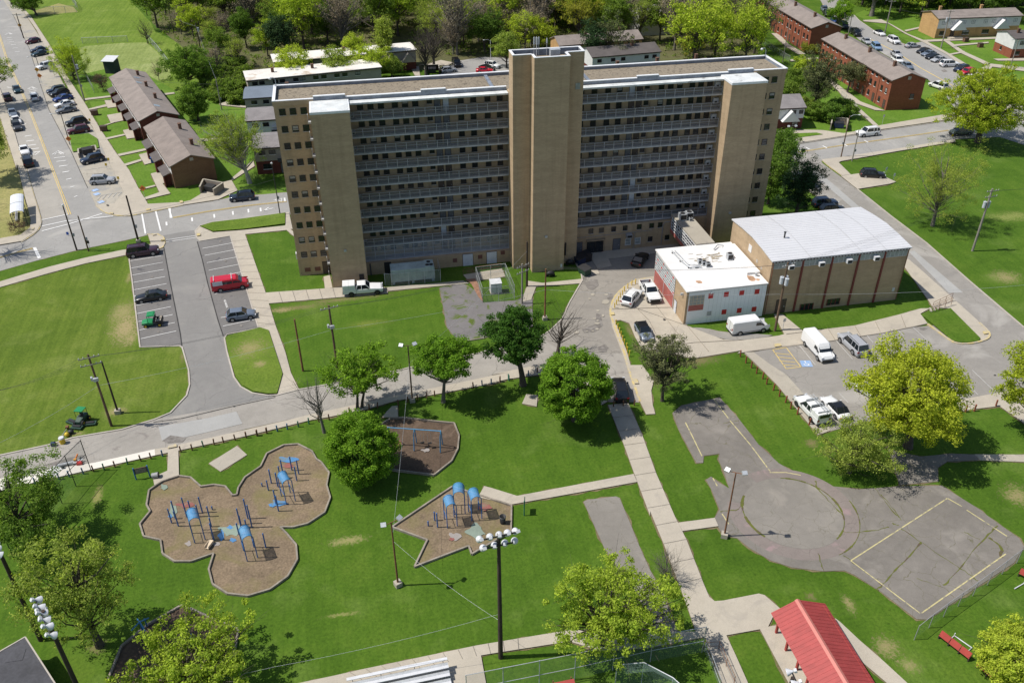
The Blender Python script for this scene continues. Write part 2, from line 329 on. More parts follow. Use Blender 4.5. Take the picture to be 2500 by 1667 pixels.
mat('white_block', (0.80, 0.82, 0.83), 0.8, 0.04, 0.5, 3, stain=((0.62, 0.58, 0.55), 0.9, 0.68))
mat('white_panel', (0.66, 0.65, 0.64), 0.8, 0.08, 0.6, 4); mat('tan_panel', (0.34, 0.3, 0.26), 0.8, 0.1, 0.6, 4)
mat('coping', (0.74, 0.75, 0.76), 0.55, 0.08, 1.2, 6); mat('flashing', (0.22, 0.25, 0.30), 0.6, 0.3, 0.7, 4)
mat('slab_edge', (0.42, 0.43, 0.445), 0.8, 0.1, 0.6, 5, streak=(0.7, 0.7, 0.5)); mat('canopy_white', (0.66, 0.68, 0.67), 0.7, 0.18, 0.5, 3, stain=((0.2, 0.2, 0.2), 0.6, 0.6))
mat('rail_metal', (0.39, 0.395, 0.41), 0.5, 0.1, 2, 8); mat('metal_roof', (0.57, 0.57, 0.585), 0.5, 0.04, 0.3, 2, stain=((0.54, 0.54, 0.55), 0.2, 0.6))
mat('metal_roof_seam', (0.47, 0.475, 0.49), 0.6, 0.1, 1, 4)
mat('white_roof', (0.72, 0.71, 0.695), 0.7, 0.06, 0.4, 3, stain=((0.55, 0.42, 0.3), 0.33, 0.7)); mat('pond_stain', (0.40, 0.34, 0.25), 0.9, 0.4, 0.9, 4); mat('rust_stain', (0.5, 0.3, 0.18), 0.9, 0.3, 1.5, 4)
mat('tar_roof_white', (0.72, 0.68, 0.62), 0.8, 0.12, 0.2, 2, stain=((0.42, 0.33, 0.24), 0.25, 0.55)); mat('bitumen', (0.062, 0.062, 0.072), 0.8, 0.25, 0.5, 4); mat('blue_roof', (0.16, 0.19, 0.23), 0.6, 0.1, 0.4, 4)
def shingle(name, col):
    m = mat(name, col, 0.95, 0.16, 0.5, 3.5); return m
shingle('shingle', (0.255, 0.215, 0.19)); shingle('shingle_brown', (0.235, 0.195, 0.17)); shingle('shingle_grey', (0.235, 0.215, 0.21)); shingle('shingle_dark', (0.11, 0.095, 0.09))
mat('red_metal', (0.37, 0.055, 0.05), 0.6, 0.08, 0.8, 3, streak=(0.4, 2, 1)); mat('red_metal_light', (0.5, 0.16, 0.13), 0.5, 0.06, 1, 3)
mat('red_panel', (0.36, 0.045, 0.035), 0.7, 0.12, 0.8, 3); mat('faded_red', (0.42, 0.13, 0.11), 0.7, 0.15, 0.8, 3); mat('bright_red', (0.5, 0.02, 0.02), 0.6, 0.1, 1, 3); mat('red_pilaster', (0.19, 0.04, 0.032), 0.7, 0.12, 0.8, 3)
mat('dark_wood', (0.055, 0.038, 0.028), 0.9, 0.25, 1, 6, streak=(6, 6, 0.3)); mat('pole_wood', (0.155, 0.098, 0.06), 0.9, 0.25, 1, 6, streak=(8, 8, 0.3)); mat('grey_pole', (0.3, 0.275, 0.24), 0.9, 0.2, 1, 6, streak=(8, 8, 0.3))
mat('rust', (0.23, 0.1, 0.05), 0.9, 0.3, 1.2, 5); mat('galv', (0.5, 0.52, 0.54), 0.45, 0.15, 2, 8, metal=0.3); mat('black_metal', (0.02, 0.02, 0.022), 0.6, 0.2, 2, 8); mat('white_metal', (0.6, 0.605, 0.62), 0.5, 0.08, 1.5, 6)
mat('play_blue', (0.03, 0.13, 0.36), 0.45, 0.12, 1.5, 6); mat('arch_blue', (0.07, 0.25, 0.47), 0.4, 0.15, 1.2, 5); mat('swing_blue', (0.07, 0.26, 0.46), 0.45, 0.15, 1.2, 6)
mat('bollard_brown', (0.16, 0.075, 0.04), 0.85, 0.3, 2, 8); mat('bollard_red', (0.27, 0.07, 0.035), 0.8, 0.25, 2, 8); mat('bollard_blue', (0.035, 0.13, 0.25), 0.8, 0.25, 2, 8); mat('bollard_green', (0.02, 0.16, 0.11), 0.8, 0.25, 2, 8); mat('yellow_post', (0.65, 0.45, 0.03), 0.6, 0.15, 2, 8)
mat('green_plastic', (0.01, 0.22, 0.07), 0.5, 0.12, 1, 5); mat('dark_green', (0.02, 0.06, 0.04), 0.6, 0.2, 1, 5); mat('dumpster_blue', (0.015, 0.03, 0.09), 0.6, 0.3, 1, 5); mat('block_wall', (0.3, 0.25, 0.2), 0.9, 0.15, 0.6, 4)
mat('unit_green', (0.42, 0.5, 0.48), 0.7, 0.2, 0.5, 3, stain=((0.2, 0.26, 0.27), 0.6, 0.56)); mat('grey_metal', (0.33, 0.33, 0.34), 0.6, 0.15, 1, 5); mat('frosted', (0.34, 0.37, 0.36), 0.4, 0.2, 0.5, 2)
mat('window_frame', (0.018, 0.017, 0.017), 0.6, 0.1, 2, 6); mat('sill_grey', (0.42, 0.38, 0.33), 0.8, 0.1, 2, 6); mat('white_sill', (0.75, 0.73, 0.7), 0.7, 0.06, 2, 6); mat('door_brown', (0.08, 0.055, 0.042), 0.6, 0.1, 1, 4); mat('door_grey', (0.13, 0.13, 0.14), 0.6, 0.1, 1, 4); mat('door_white', (0.6, 0.62, 0.66), 0.6, 0.1, 1, 4)
mat('louver_red', (0.17, 0.07, 0.055), 0.8, 0.15, 1, 6); mat('fascia_brown', (0.07, 0.045, 0.035), 0.8, 0.15, 1, 6); mat('chimney', (0.16, 0.085, 0.055), 0.9, 0.2, 2, 8); mat('cream', (0.62, 0.5, 0.36), 0.8, 0.1, 1, 6)
mat('wire', (0.045, 0.045, 0.05), 0.6, 0.1, 1, 4); mat('bark_trunk', (0.105, 0.085, 0.068), 0.95, 0.3, 1.5, 9, streak=(5, 5, 0.6)); mat('bark_grey', (0.2, 0.18, 0.155), 0.95, 0.3, 1.5, 9, streak=(5, 5, 0.6)); mat('bark_pale', (0.42, 0.4, 0.35), 0.95, 0.3, 1.0, 5)
mat('tyre', (0.012, 0.012, 0.013), 0.85, 0.2, 3, 12); mat('rim', (0.36, 0.37, 0.38), 0.35, 0.1, 3, 8, metal=0.7); mat('rim_black', (0.03, 0.03, 0.032), 0.4, 0.1, 3, 8); mat('trim_black', (0.015, 0.015, 0.016), 0.5, 0.1, 3, 8)
mat('lamp_clear', (0.6, 0.62, 0.65), 0.2, 0.05, 3, 8); mat('lamp_red', (0.28, 0.012, 0.012), 0.3, 0.1, 3, 8); mat('shelter_roof', (0.68, 0.7, 0.74), 0.4, 0.06, 1, 4); mat('orange_sign', (0.72, 0.2, 0.02), 0.5, 0.06, 1, 4); mat('amber_sign', (0.65, 0.32, 0.03), 0.5, 0.06, 1, 4)
mat('red_brown_stone', (0.3, 0.16, 0.1), 0.9, 0.3, 2, 5); mat('plastic_blue', (0.03, 0.1, 0.4), 0.5, 0.1, 2, 6); mat('dark_wall', (0.03, 0.045, 0.05), 0.8, 0.15, 1, 5)
glass_mat('glass'); glass_mat('window_glass', (0.018, 0.02, 0.024), 0.15); glass_mat('skylight', (0.3, 0.35, 0.4), 0.15)
mesh_mat('rail_mesh', (0.10, 0.105, 0.12), 0.6); mesh_mat('chain_link', (0.35, 0.37, 0.37), 0.2); mesh_mat('green_link', (0.2, 0.29, 0.26), 0.2); mesh_mat('screen_mesh', (0.42, 0.45, 0.48), 0.33); mesh_mat('arch_mesh', (0.07, 0.25, 0.47), 0.8)
for k, c in dict(white=(0.74, 0.74, 0.735), silver=(0.36, 0.37, 0.39), grey=(0.15, 0.16, 0.175), bluegrey=(0.14, 0.17, 0.22), black=(0.012, 0.012, 0.014), navy=(0.015, 0.025, 0.05), blue=(0.02, 0.045, 0.2), teal=(0.012, 0.035, 0.045), maroon=(0.09, 0.012, 0.022), plum=(0.045, 0.018, 0.03), red=(0.5, 0.012, 0.03), lightblue=(0.2, 0.3, 0.46), olive=(0.1, 0.12, 0.09), darkgrey=(0.05, 0.053, 0.06), slate=(0.17, 0.2, 0.25)).items(): paint_mat('paint_'+k, c)
# ---------------------------------------------------------------- ground, roads, paths
ZC = dict(lawn=0.0, road=0.03, mark=0.1, walk=0.12, isle=0.26, pit=0.04, rubber=0.07)
ZS = dict(walk=0.0015, rubber=0.003, lawn=0.002)
WORN = []
def chaikin(p, n=1):
    for _ in range(n):
        q = []
        for i in range(len(p)):
            a, b = p[i], p[(i+1) % len(p)]
            q += [(a[0]*.75+b[0]*.25, a[1]*.75+b[1]*.25), (a[0]*.25+b[0]*.75, a[1]*.25+b[1]*.75)]
        p = q
    return p
def paint(name, poly, m, layer, smooth=0, parent=None, kind='structure'):
    ZC[layer] += ZS.get(layer, 0.004)
    z = ZC[layer]
    if layer in ('walk', 'road') and kind == 'structure': WORN.append(chaikin(poly, smooth) if smooth else poly)
    o = MB().prism(chaikin(poly, smooth) if smooth else poly, z-0.003 if layer in ('mark', 'rubber') else z-0.06, z).obj(name, m, parent, kind=kind if parent is None else None)
    return o
def offset_line(line, w0, w1):
    """band between two offsets to the left of a polyline"""
    L = []; R = []
    for i, p in enumerate(line):
        a = line[max(0, i-1)]; b = line[min(len(line)-1, i+1)]
        dx, dy = b[0]-a[0], b[1]-a[1]; l = math.hypot(dx, dy) or 1; nx, ny = -dy/l, dx/l
        L.append((p[0]+nx*w0, p[1]+ny*w0)); R.append((p[0]+nx*w1, p[1]+ny*w1))
    return L, R
def band(mb, line, w0, w1, z0, z1, mi=0):
    L, R = offset_line(line, w0, w1); n = len(line)
    vs = [(x, y, z1) for x, y in L]+[(x, y, z1) for x, y in R]+[(x, y, z0) for x, y in L]+[(x, y, z0) for x, y in R]
    fs = []
    for i in range(n-1):
        fs += [(i, n+i, n+i+1, i+1)[::-1], (i, i+1, 2*n+i+1, 2*n+i)[::-1], (n+i, 3*n+i, 3*n+i+1, n+i+1)[::-1]]
    fs += [(0, 2*n, 3*n, n)[::-1], (n-1, 2*n-1, 4*n-1, 3*n-1)[::-1]]
    return mb.add(vs, fs, mi)
def smooth_open(p, n=2):
    for _ in range(n):
        q = [p[0]]
        for a, b in zip(p, p[1:]): q += [(a[0]*.75+b[0]*.25, a[1]*.75+b[1]*.25), (a[0]*.25+b[0]*.75, a[1]*.25+b[1]*.75)]
        p = q+[p[-1]]
    return p
def kerb(line, m='kerb_stone', w=0.16, h=0.14, sm=0, name='kerb'):
    mb = MB(); band(mb, smooth_open(line, sm) if sm else line, -w/2, w/2, 0, h+rng.random()*0.004); return mb.obj(name, m, kind='structure')
def marks(parent, name, segs, m='white_line', w=0.11, z=0.085):
    mb = MB()
    for i, s in enumerate(segs): band(mb, s, -w/2, w/2, z-0.002, z+(i % 3)*0.0012)
    return mb.obj(name, m, parent)
gnd = MB(); gnd.add([(-2500, -300, 0), (2500, -300, 0), (2500, 4200, 0), (-2500, 4200, 0)], [(0, 1, 2, 3)]); gnd = gnd.obj('ground', 'park_grass', kind='structure')
# lawns
paint('lawn', pts(5, -60, 1030, 400, 905, 700, 825, 1055, 750, 1150, 1510)+pts(9, 1475, 150, 1560, 400, 1530, 560, 1270, 760, 600, 905, 0, 1045, -500, 1130), 'field_grass', 'lawn')
paint('lawn', pts(1, 180, 60, 520, -60, 1000, -120, 1080, 20, 1240, 190, 1270, 260, 1500, 370, 1640, 560, 1700, 760, 1400, 800, 1330, 770, 1180, 600, 700, 850, 600, 640), 'far_grass', 'lawn')
paint('lawn', pts(1, 640, 400, 700, 380, 1000, 355, 1200, 350, 1290, 430, 1400, 560, 1400, 640, 1100, 700, 760, 760), 'mown_grass', 'lawn')
paint('lawn', pts(1, 270, 95, 480, 30, 600, 60, 640, 100, 450, 118, 300, 128), 'dry_grass', 'lawn')
paint('lawn', pts(1, 640, 620, 900, 560, 1180, 600, 1500, 780, 2000, 740, 2100, 1546)+pts(5, 2352, 200, 2352, 260, 1200, 340, 1140, 230)+pts(1, 1060, 1400, 830, 1060), 'yard_grass', 'lawn')
paint('lawn', pts(4, 280, 1150, 480, 900, 1000, 560, 1560, 680, 2352, 820, 2600, 850, 2600, 1100, 300, 1180), 'yard_grass', 'lawn')
paint('lawn', pts(4, 960, 120, 1100, 60, 1500, 130, 2500, 130, 2500, 900, 1960, 640, 1200, 240), 'yard_grass', 'lawn')
paint('lawn', pts(1, -300, 900, 30, 960, 250, 1500)+pts(5, 330, 430, 340, 520, 200, 640, -300, 700), 'dry_grass', 'lawn')
fl = [G((1090/3.36, -40))] ; 
paint('wood_ground', [G((360, -35)), G((372, 57)), G((450, 120)), G((490, 170)), G((530, 230)), G((600, 250)), G((700, 190)), G((1000, 170)), G((1500, 195)), G((1850, 150)), G((1860, 20)), G((1900, -35)), (900, 900), (700, 3000), (-900, 3000), (-400, 700)], 'wood_floor', 'lawn')
# streets
street = paint('street', pts(1, -60, -120, -10, -60, 25, 0, 110, 130, 240, 400, 330, 690, 400, 900, 500, 1090, 590, 1260, 720, 1546)+pts(5, 790, 350, 850, 400, 940, 428, 1060, 435, 1300, 388, 1500, 345, 1740, 310, 1900, 275, 2352, 236)+[(-4, 150), (30, 152), (60, 156), (95, 163)]+pts(4, 480, 1190, 850, 1133, 1170, 1078, 1790, 988, 2352, 895, 2700, 850, 2700, 1180, 2352, 1190, 2150, 1125, 1800, 1143, 1300, 1232, 840, 1300, 690, 1322, 500, 1340)+[(80, 150), (60, 143), (30, 140), (-4, 139.5)]+pts(5, 2352, 402, 2000, 452, 1740, 482, 1640, 510, 1605, 545, 1350, 600, 1200, 588, 1100, 612, 900, 655, 640, 708, 300, 795, 0, 880, -400, 980, -400, 760, 0, 670, 180, 640, 300, 570, 340, 500, 330, 425, 270, 235, 205, 0)+pts(1, 215, 1420, 125, 1105, 45, 860, 0, 725, -200, 200), 'street', 'road')
bay = paint('parking_bay', pts(1, 25, 0, 60, 0, 180, 80, 330, 310, 400, 450, 520, 690, 640, 880, 760, 1050, 890, 1300, 1000, 1546)+pts(5, 1040, 250, 1150, 420, 1060, 433, 940, 426, 850, 398, 790, 348)+pts(1, 720, 1546, 590, 1260, 500, 1090, 400, 900, 330, 690, 240, 400, 110, 130), 'bay_concrete', 'road')
lot = paint('parking_lot', pts(5, 1055, 740, 1300, 690, 1350, 640, 1340, 590, 1500, 560, 1605, 545, 1615, 600, 1640, 635, 1890, 595, 2120, 1345)+pts(9, 2135, 5, 1860, 60, 1840, 90, 1860, 200, 1920, 410, 1980, 490, 2070, 540, 2275, 570, 1500, 760, 1240, 785, 1400, 700, 1530, 560, 1555, 470, 1545, 350, 1495, 165, 1475, 150, 1150, 165), 'lot_asphalt', 'road')
stl = paint('parking_stalls', pts(5, 1055, 740, 1300, 700, 1345, 690, 1390, 950, 1480, 1400, 1490, 1495, 1150, 1505), 'stall_asphalt', 'road')
stl2 = paint('parking_stalls', pts(5, 1618, 640, 1890, 595, 2120, 1345, 1830, 1415, 1790, 1290, 1700, 980), 'stall_asphalt', 'road')
proad = paint('park_road', pts(9, -200, 1110, 20, 1045, 400, 965, 600, 905, 1000, 838, 1260, 752, 1700, 680, 2270, 562)+pts(10, 430, 512, 700, 465, 1240, 355, 1380, 322, 1820, 230, 1910, 212, 2050, 170)+pts(7, 395, 1430, 480, 1372, 580, 1275, 640, 1140, 745, 960, 780, 900, 1300, 860, 1345, 905, 1345, 930, 1180, 950, 1060, 1030, 1000, 1100, 965, 1200, 985, 1280, 1085, 1546)+pts(11, 1110, 310, 1170, 480, 1215, 612, 960, 610, 700, 380, 430, 300, 150, 358, 0, 392)+pts(10, 2140, 375, 1600, 487, 1240, 562, 1020, 612, 530, 717, 0, 832)+pts(9, 1740, 905, 1380, 985, 1270, 1002, 780, 1112, 480, 1162, 300, 1195, 75, 1240, -200, 1300), 'park_road', 'road')
cyard = paint('court_yard', pts(7, 395, 1430, 480, 1372, 580, 1275, 640, 1140, 745, 960, 735, 900, 690, 810, 800, 735, 1500, 655, 1345, 905, 1345, 930, 1180, 950, 1060, 1030, 1000, 1100, 965, 1200, 985, 1280, 1085, 1546, 1000, 1560, 600, 1546), 'court_yard', 'road')
rlot = paint('parking_lot', pts(8, 300, 60, 500, -60, 620, -120, 700, 0, 850, 110, 980, 210, 1260, 430, 1550, 650, 1900, 960, 2352, 1345, 2700, 1600)+pts(12, 2700, 430, 2352, 500, 1850, 590, 1200, 740, 760, 850, 640, 720, 540, 600, 330, 470, 60, 214, 380, 158, 760, 115, 1230, 42, 1430, 0)+pts(8, 1580, 1330, 1990, 1300, 1400, 800, 1220, 600), 'asphalt', 'road')
up = paint('street', pts(4, 640, -80, 700, 40, 830, 180, 1000, 330, 1560, 650, 1720, 800, 1790, 900, 1800, 990, 2050, 950, 2100, 800, 1960, 640, 1860, 540, 1730, 450, 1530, 342, 1385, 372, 1130, 262, 1000, 172, 960, 130, 800, -80), 'street', 'road')
farlot = paint('parking_lot', pts(2, 1590, 620, 1640, 560, 1760, 500, 1960, 470, 2160, 480, 2352, 520, 2352, 660, 1590, 660), 'street', 'road')
oldc = paint('old_court', pts(11, 1485, 700, 1560, 640, 1870, 575, 2020, 740, 2190, 960, 2352, 1110)+pts(12, 300, 1090, 540, 1230, 780, 1302, 1000, 1327, 1340, 1302, 1680, 1297, 1790, 1370, 2000, 1500)+pts(16, 2050, 175, 2310, 360, 2352, 430, 2270, 560, 1560, 1027, 1470, 1022, 1180, 800, 960, 660, 880, 625, 700, 630, 450, 600, 270, 540, 100, 440, 0, 360)+pts(15, 1900, 335, 1855, 262, 1830, 192, 1870, 125)+pts(11, 1862, 1470, 1800, 1320, 1760, 1250, 1800, 1222, 1860, 1270, 1950, 1320, 1900, 1170, 1860, 1080, 1870, 1035, 1740, 1052, 1735, 1110, 1680, 1110, 1590, 940, 1530, 830), 'old_court', 'road')
cc = np.array(g(16, 430, 190)); 
e1 = np.array(g(16, 870, 270)); rad = 6.9
# ring of faded red paving round the old court's circle
ca, cb = g(16, 865, 200), g(16, 30, 60)
CX, CYY = (ca[0]+cb[0])/2, (ca[1]+cb[1])/2-0.3; RR = math.hypot(ca[0]-cb[0], ca[1]-cb[1])/2
circ = lambda r: [(CX+r*math.cos(t*math.pi/36), CYY+r*math.sin(t*math.pi/36)) for t in range(72)]
ZC['road'] += 0.004; rg = MB()
for i in range(72):
    a = circ(RR+1.6); b = circ(RR+0.06); j = (i+1) % 72
    if 22 <= i <= 30: continue
    rg.add([(*b[i], ZC['road']), (*b[j], ZC['road']), (*a[j], ZC['road']), (*a[i], ZC['road'])], [(0, 3, 2, 1)])
rg.obj('court_ring', 'court_ring', kind='structure')
paint('court_circle', circ(RR), 'old_court_round', 'road')
mo = MB()
def mossline(n, xy, w):
    l = smooth_open(pts(n, *xy), 2); k = len(l); out = []
    L = [(x+rng.uniform(-.08, .08), y+rng.uniform(-.08, .08)) for x, y in l]
    ww = [w*rng.uniform(0.1, 0.75) for _ in l]
    for i in range(k-1):
        A0, B0 = offset_line(L, -1, 1)
        def q(i, s): return (L[i][0]+(A0[i][0]-L[i][0])*s*ww[i], L[i][1]+(A0[i][1]-L[i][1])*s*ww[i], 0.082)
        dz = rng.random()*.004; mo.add([(a, b, c+dz) for a, b, c in (q(i, 1), q(i, -1), q(i+1, -1), q(i+1, 1))], [(0, 1, 2, 3)])
arc = lambda a0, a1, r: [(CX+r*math.cos(math.radians(a)), CYY+r*math.sin(math.radians(a))) for a in range(a0, a1, 6)]
for l, w_ in ((arc(-60, 80, RR), 0.16), (arc(140, 215, RR), 0.2), (arc(-75, 5, RR+1.6), 0.12)):
    for i in range(len(l)-1):
        u = w_*rng.uniform(0.25, 1.0); L, R = offset_line(l[i:i+2], -u, u)
        dz = .083+rng.random()*.004; mo.add([(*L[0], dz), (*R[0], dz), (*R[1], dz), (*L[1], dz)], [(0, 1, 2, 3)])
for n, xy, w_ in ((16, (875, 310, 980, 315, 1180, 290, 1240, 265), 0.14), (16, (1270, 240, 1320, 260), 0.2), (16, (1340, 280, 1500, 390, 1700, 530, 1850, 620, 1970, 710), 0.1), (16, (1510, 395, 1400, 520, 1280, 640, 1190, 740, 1140, 785), 0.18), (16, (2140, 260, 2050, 340, 1930, 460, 1830, 600, 1690, 750), 0.14), (16, (2060, 350, 2170, 430, 2160, 520), 0.25), (16, (1340, 210, 1250, 80, 1170, 0), 0.12), (12, (640, 1260, 650, 1320, 760, 1430, 870, 1546), 0.16), (12, (1130, 1320, 1200, 1420, 1310, 1546), 0.12), (16, (870, 500, 1000, 600, 1180, 740), 0.08), (16, (660, 480, 690, 590, 710, 625), 0.1), (11, (1870, 1510, 2030, 1500, 2050, 1450), 0.12), (16, (1860, 310, 1980, 370), 0.07), (16, (1470, 690, 1690, 760, 1780, 850), 0.05), (11, (1900, 790, 1970, 770, 2030, 765), 0.1)): mossline(n, xy, w_)
mo.obj('moss_joint', 'moss', oldc)
marks(oldc, 'court_line', [pts(16, 1720, 35, 930, 545), pts(16, 930, 545, 1500, 978), pts(16, 1510, 975, 2200, 490), pts(16, 1725, 35, 1840, 100), pts(16, 1880, 130, 2210, 345), pts(11, 1820, 585, 1960, 770, 2120, 960, 2285, 1180), pts(12, 265, 1190, 400, 1190, 520, 1212), pts(11, 1590, 780, 1650, 900, 1725, 1055), pts(11, 1815, 1235, 1850, 1300), pts(15, 1890, 160, 1945, 245)], 'faded_yellow', 0.13, 0.086)
paint('paved_path', pts(12, 1240, 1000, 1330, 1292, 1500, 1275, 1650, 1262, 1640, 1150, 1720, 1098, 1990, 1088, 1950, 1042, 1760, 1035, 1500, 1060), 'old_court', 'road')
paint('path', pts(12, 1945, 1042, 2352, 1045, 2600, 1050, 2600, 1125, 2352, 1105, 1990, 1090), 'concrete_grey', 'walk')
paint('asphalt_pad', pts(15, 755, 62, 790, 45, 1020, 18, 1050, 30, 1130, 220, 1210, 420, 1300, 620, 1400, 800, 1530, 1130, 1380, 1180, 1300, 1000, 930, 450), 'old_court_round', 'road')
paint('asphalt_pad', pts(9, 1715, 1115, 1945, 972, 2028, 1045, 1810, 1182), 'concrete_grey', 'road')
weedy = paint('weedy_pavement', pts(6, 1590, 1020, 1780, 985, 1900, 1050, 1945, 1140, 2210, 1125, 2352, 1060, 2352, 1350, 2000, 1420, 1740, 1460, 1650, 1340), 'weedy_asphalt', 'road')
paint('gravel_patch', pts(7, 1620, 1345, 1750, 1350, 1900, 1385, 2200, 1400, 2340, 1412, 2030, 1452, 1900, 1445), 'asphalt', 'road', 1)
# kerbed walks
W = lambda name, poly, m='concrete', sm=0: paint(name, poly, m, 'walk', sm)
W('sidewalk', pts(5, -300, 1055, 0, 970, 400, 850, 700, 775, 1000, 712, 1055, 705, 1055, 748, 700, 822, 400, 902, 0, 1017, -300, 1100))
W('sidewalk', pts(5, 1000, 712, 1055, 705, 1240, 662, 1215, 585, 1290, 578, 1340, 605, 1357, 640, 1335, 688, 1290, 706, 1055, 745))
W('sidewalk', pts(5, 1602, 556, 1640, 518, 1690, 540, 1750, 567, 2000, 548, 2352, 510)+[(-9, 138.7), (-9, 137.6)]+pts(5, 2352, 548, 2010, 582, 1890, 597, 1640, 637, 1614, 606))
W('sidewalk', pts(6, 330, 405, 355, 400, 385, 540, 325, 540))
swl = W('sidewalk', pts(5, 1888, 597, 2010, 580, 2180, 1060)+pts(6, 160, 1062, 400, 1045, 720, 1022, 815, 1010, 1000, 1000, 1145, 1018, 1165, 1048, 1165, 1066, 700, 1105, 190, 1150, 245, 1330, 325, 1546)+pts(10, 370, 370, 437, 510, 258, 556)+pts(9, 2320, 390, 2210, 35, 2135, 5)+pts(5, 2120, 1345))
W('sidewalk', pts(6, 1150, 1018, 1500, 990, 1780, 963, 1830, 985, 1500, 1015, 1170, 1048), 'concrete_grey')
W('path', pts(6, 640, 930, 690, 918, 712, 1020, 650, 1030)); W('loading_pad', pts(6, 1785, 915, 2100, 862, 2130, 930, 2000, 950, 1830, 965), 'concrete')
W('path', pts(7, 300, 965, 420, 982, 745, 948, 735, 985, 360, 1012, 300, 1010)); W('path', pts(7, 290, 1012, 365, 1014, 325, 1120, 240, 1140), 'concrete_grey')
W('sidewalk', pts(7, 790, 735, 1500, 650, 1555, 680, 1350, 740, 960, 782, 985, 842, 872, 868), 'concrete'); W('sidewalk', pts(7, 745, 875, 870, 870, 885, 908, 760, 920), 'concrete')
apron = W('concrete_apron', pts(7, 965, 1205, 1000, 1105, 1060, 1033, 1180, 953, 1345, 925, 1345, 905, 1590, 1325, 1640, 1348, 1900, 1447, 2030, 1455, 2352, 1415)+pts(8, 385, 1402, 300, 1240, 370, 1240, 545, 1382, 960, 1332, 1320, 1243, 1500, 1192, 1580, 1190, 1500, 1235, 1560, 1315, 1180, 1392, 760, 1458, 380, 1508)+pts(12, 60, 207, 0, 215)+pts(11, 2050, 192, 1660, 257, 1240, 187)+pts(7, 1180, 1430, 1130, 1312, 1060, 1287, 1010, 1290, 985, 1285))
W('sidewalk', pts(7, 975, 1262, 1012, 1290, 1110, 1546)+pts(11, 1140, 312, 1235, 312, 1330, 440, 1310, 520, 1322, 640, 1342, 712, 1268, 716, 1217, 610, 1170, 480, 1112, 318, 990, 0))
W('concrete_strip', pts(12, 60, 207, 130, 205, 260, 300, 405, 395, 545, 552, 740, 780, 760, 850, 660, 886, 330, 480), 'concrete_grey')
W('sidewalk', pts(8, 1370, 800, 1400, 785, 1500, 870, 1960, 1280, 2055, 1375, 2070, 1410, 2060, 1440, 2000, 1450, 1745, 1192, 1600, 1180, 1570, 1130, 1370, 850))
W('sidewalk', pts(12, 1690, 690, 1850, 592, 2230, 522, 2352, 505, 2700, 430, 2700, 900, 2352, 790, 2150, 648, 1950, 672, 1700, 712))
W('sidewalk', pts(9, -200, 1290, 75, 1228, 300, 1185, 480, 1160, 780, 1112, 1270, 1002, 1275, 1052, 700, 1180, 280, 1275, -200, 1390), 'concrete_new')
W('sidewalk', pts(9, 1270, 1002, 1380, 985, 1740, 905, 2352, 766)+pts(10, 530, 717, 1020, 612, 1240, 562, 1600, 487, 2140, 375)+pts(11, 0, 392, 150, 358, 430, 300, 700, 370, 950, 610, 900, 640, 560, 440, 430, 385, 130, 428, 0, 460)+pts(10, 2140, 440, 1600, 545, 1240, 602, 1000, 672, 700, 735, 540, 762, 0, 895)+pts(9, 1470, 1012, 1275, 1052))
W('path', pts(9, 1380, 1030, 1465, 1010, 1470, 1222, 1335, 1267, 1270, 1308, 1257, 1232, 1375, 1178))
W('path', pts(10, 1120, 740, 1160, 690, 1200, 650, 1245, 645, 1250, 740)); W('path', pts(11, 250, 628, 285, 552, 380, 560, 370, 652), 'concrete_grey')
cpath = W('central_path', pts(11, 955, 640, 1120, 622, 1230, 870, 1350, 1200, 1500, 1546)+pts(15, 1600, 380, 1740, 740, 1785, 845, 1830, 880, 1900, 875, 2190, 818)+pts(16, 220, 830, 352, 942, 300, 990, 250, 1092)+pts(15, 2275, 1097, 1925, 1160, 2000, 1320, 2100, 1546, 2200, 1800, 2010, 1800, 1890, 1546, 1750, 1170, 1680, 1142, 1600, 912, 1420, 430, 1300, 140)+pts(11, 1300, 1546, 1170, 1200, 1080, 950), 'concrete')
W('path', pts(11, 0, 1320, 210, 1385, 1165, 1205, 1195, 1270, 165, 1455, -110, 1395, -60, 1305), 'concrete')
W('path', pts(15, 1530, 237, 1830, 197, 1860, 265, 1565, 305), 'concrete')
spath = W('path', pts(14, 300, 1580, 720, 1492, 940, 1442, 1900, 1242, 2352, 1167)+pts(15, 560, 1130, 700, 1112, 1000, 1130, 1690, 1130, 1750, 1172, 1300, 1260, 900, 1290, 640, 1210, 0, 1310)+pts(14, 1930, 1325, 1970, 1546, 2000, 1700, 1000, 1700, 500, 1620), 'concrete')
W('pavilion_floor', [(33.3, 38), (40.2, 38), (40.2, 47.9), (33.3, 47.9)], 'concrete')
W('path', pts(16, 800, 1020, 840, 1050, 1000, 1200, 1200, 1375, 1390, 1550, 1500, 1650, 1300, 1650, 1220, 1546, 1035, 1390, 900, 1250), 'concrete')
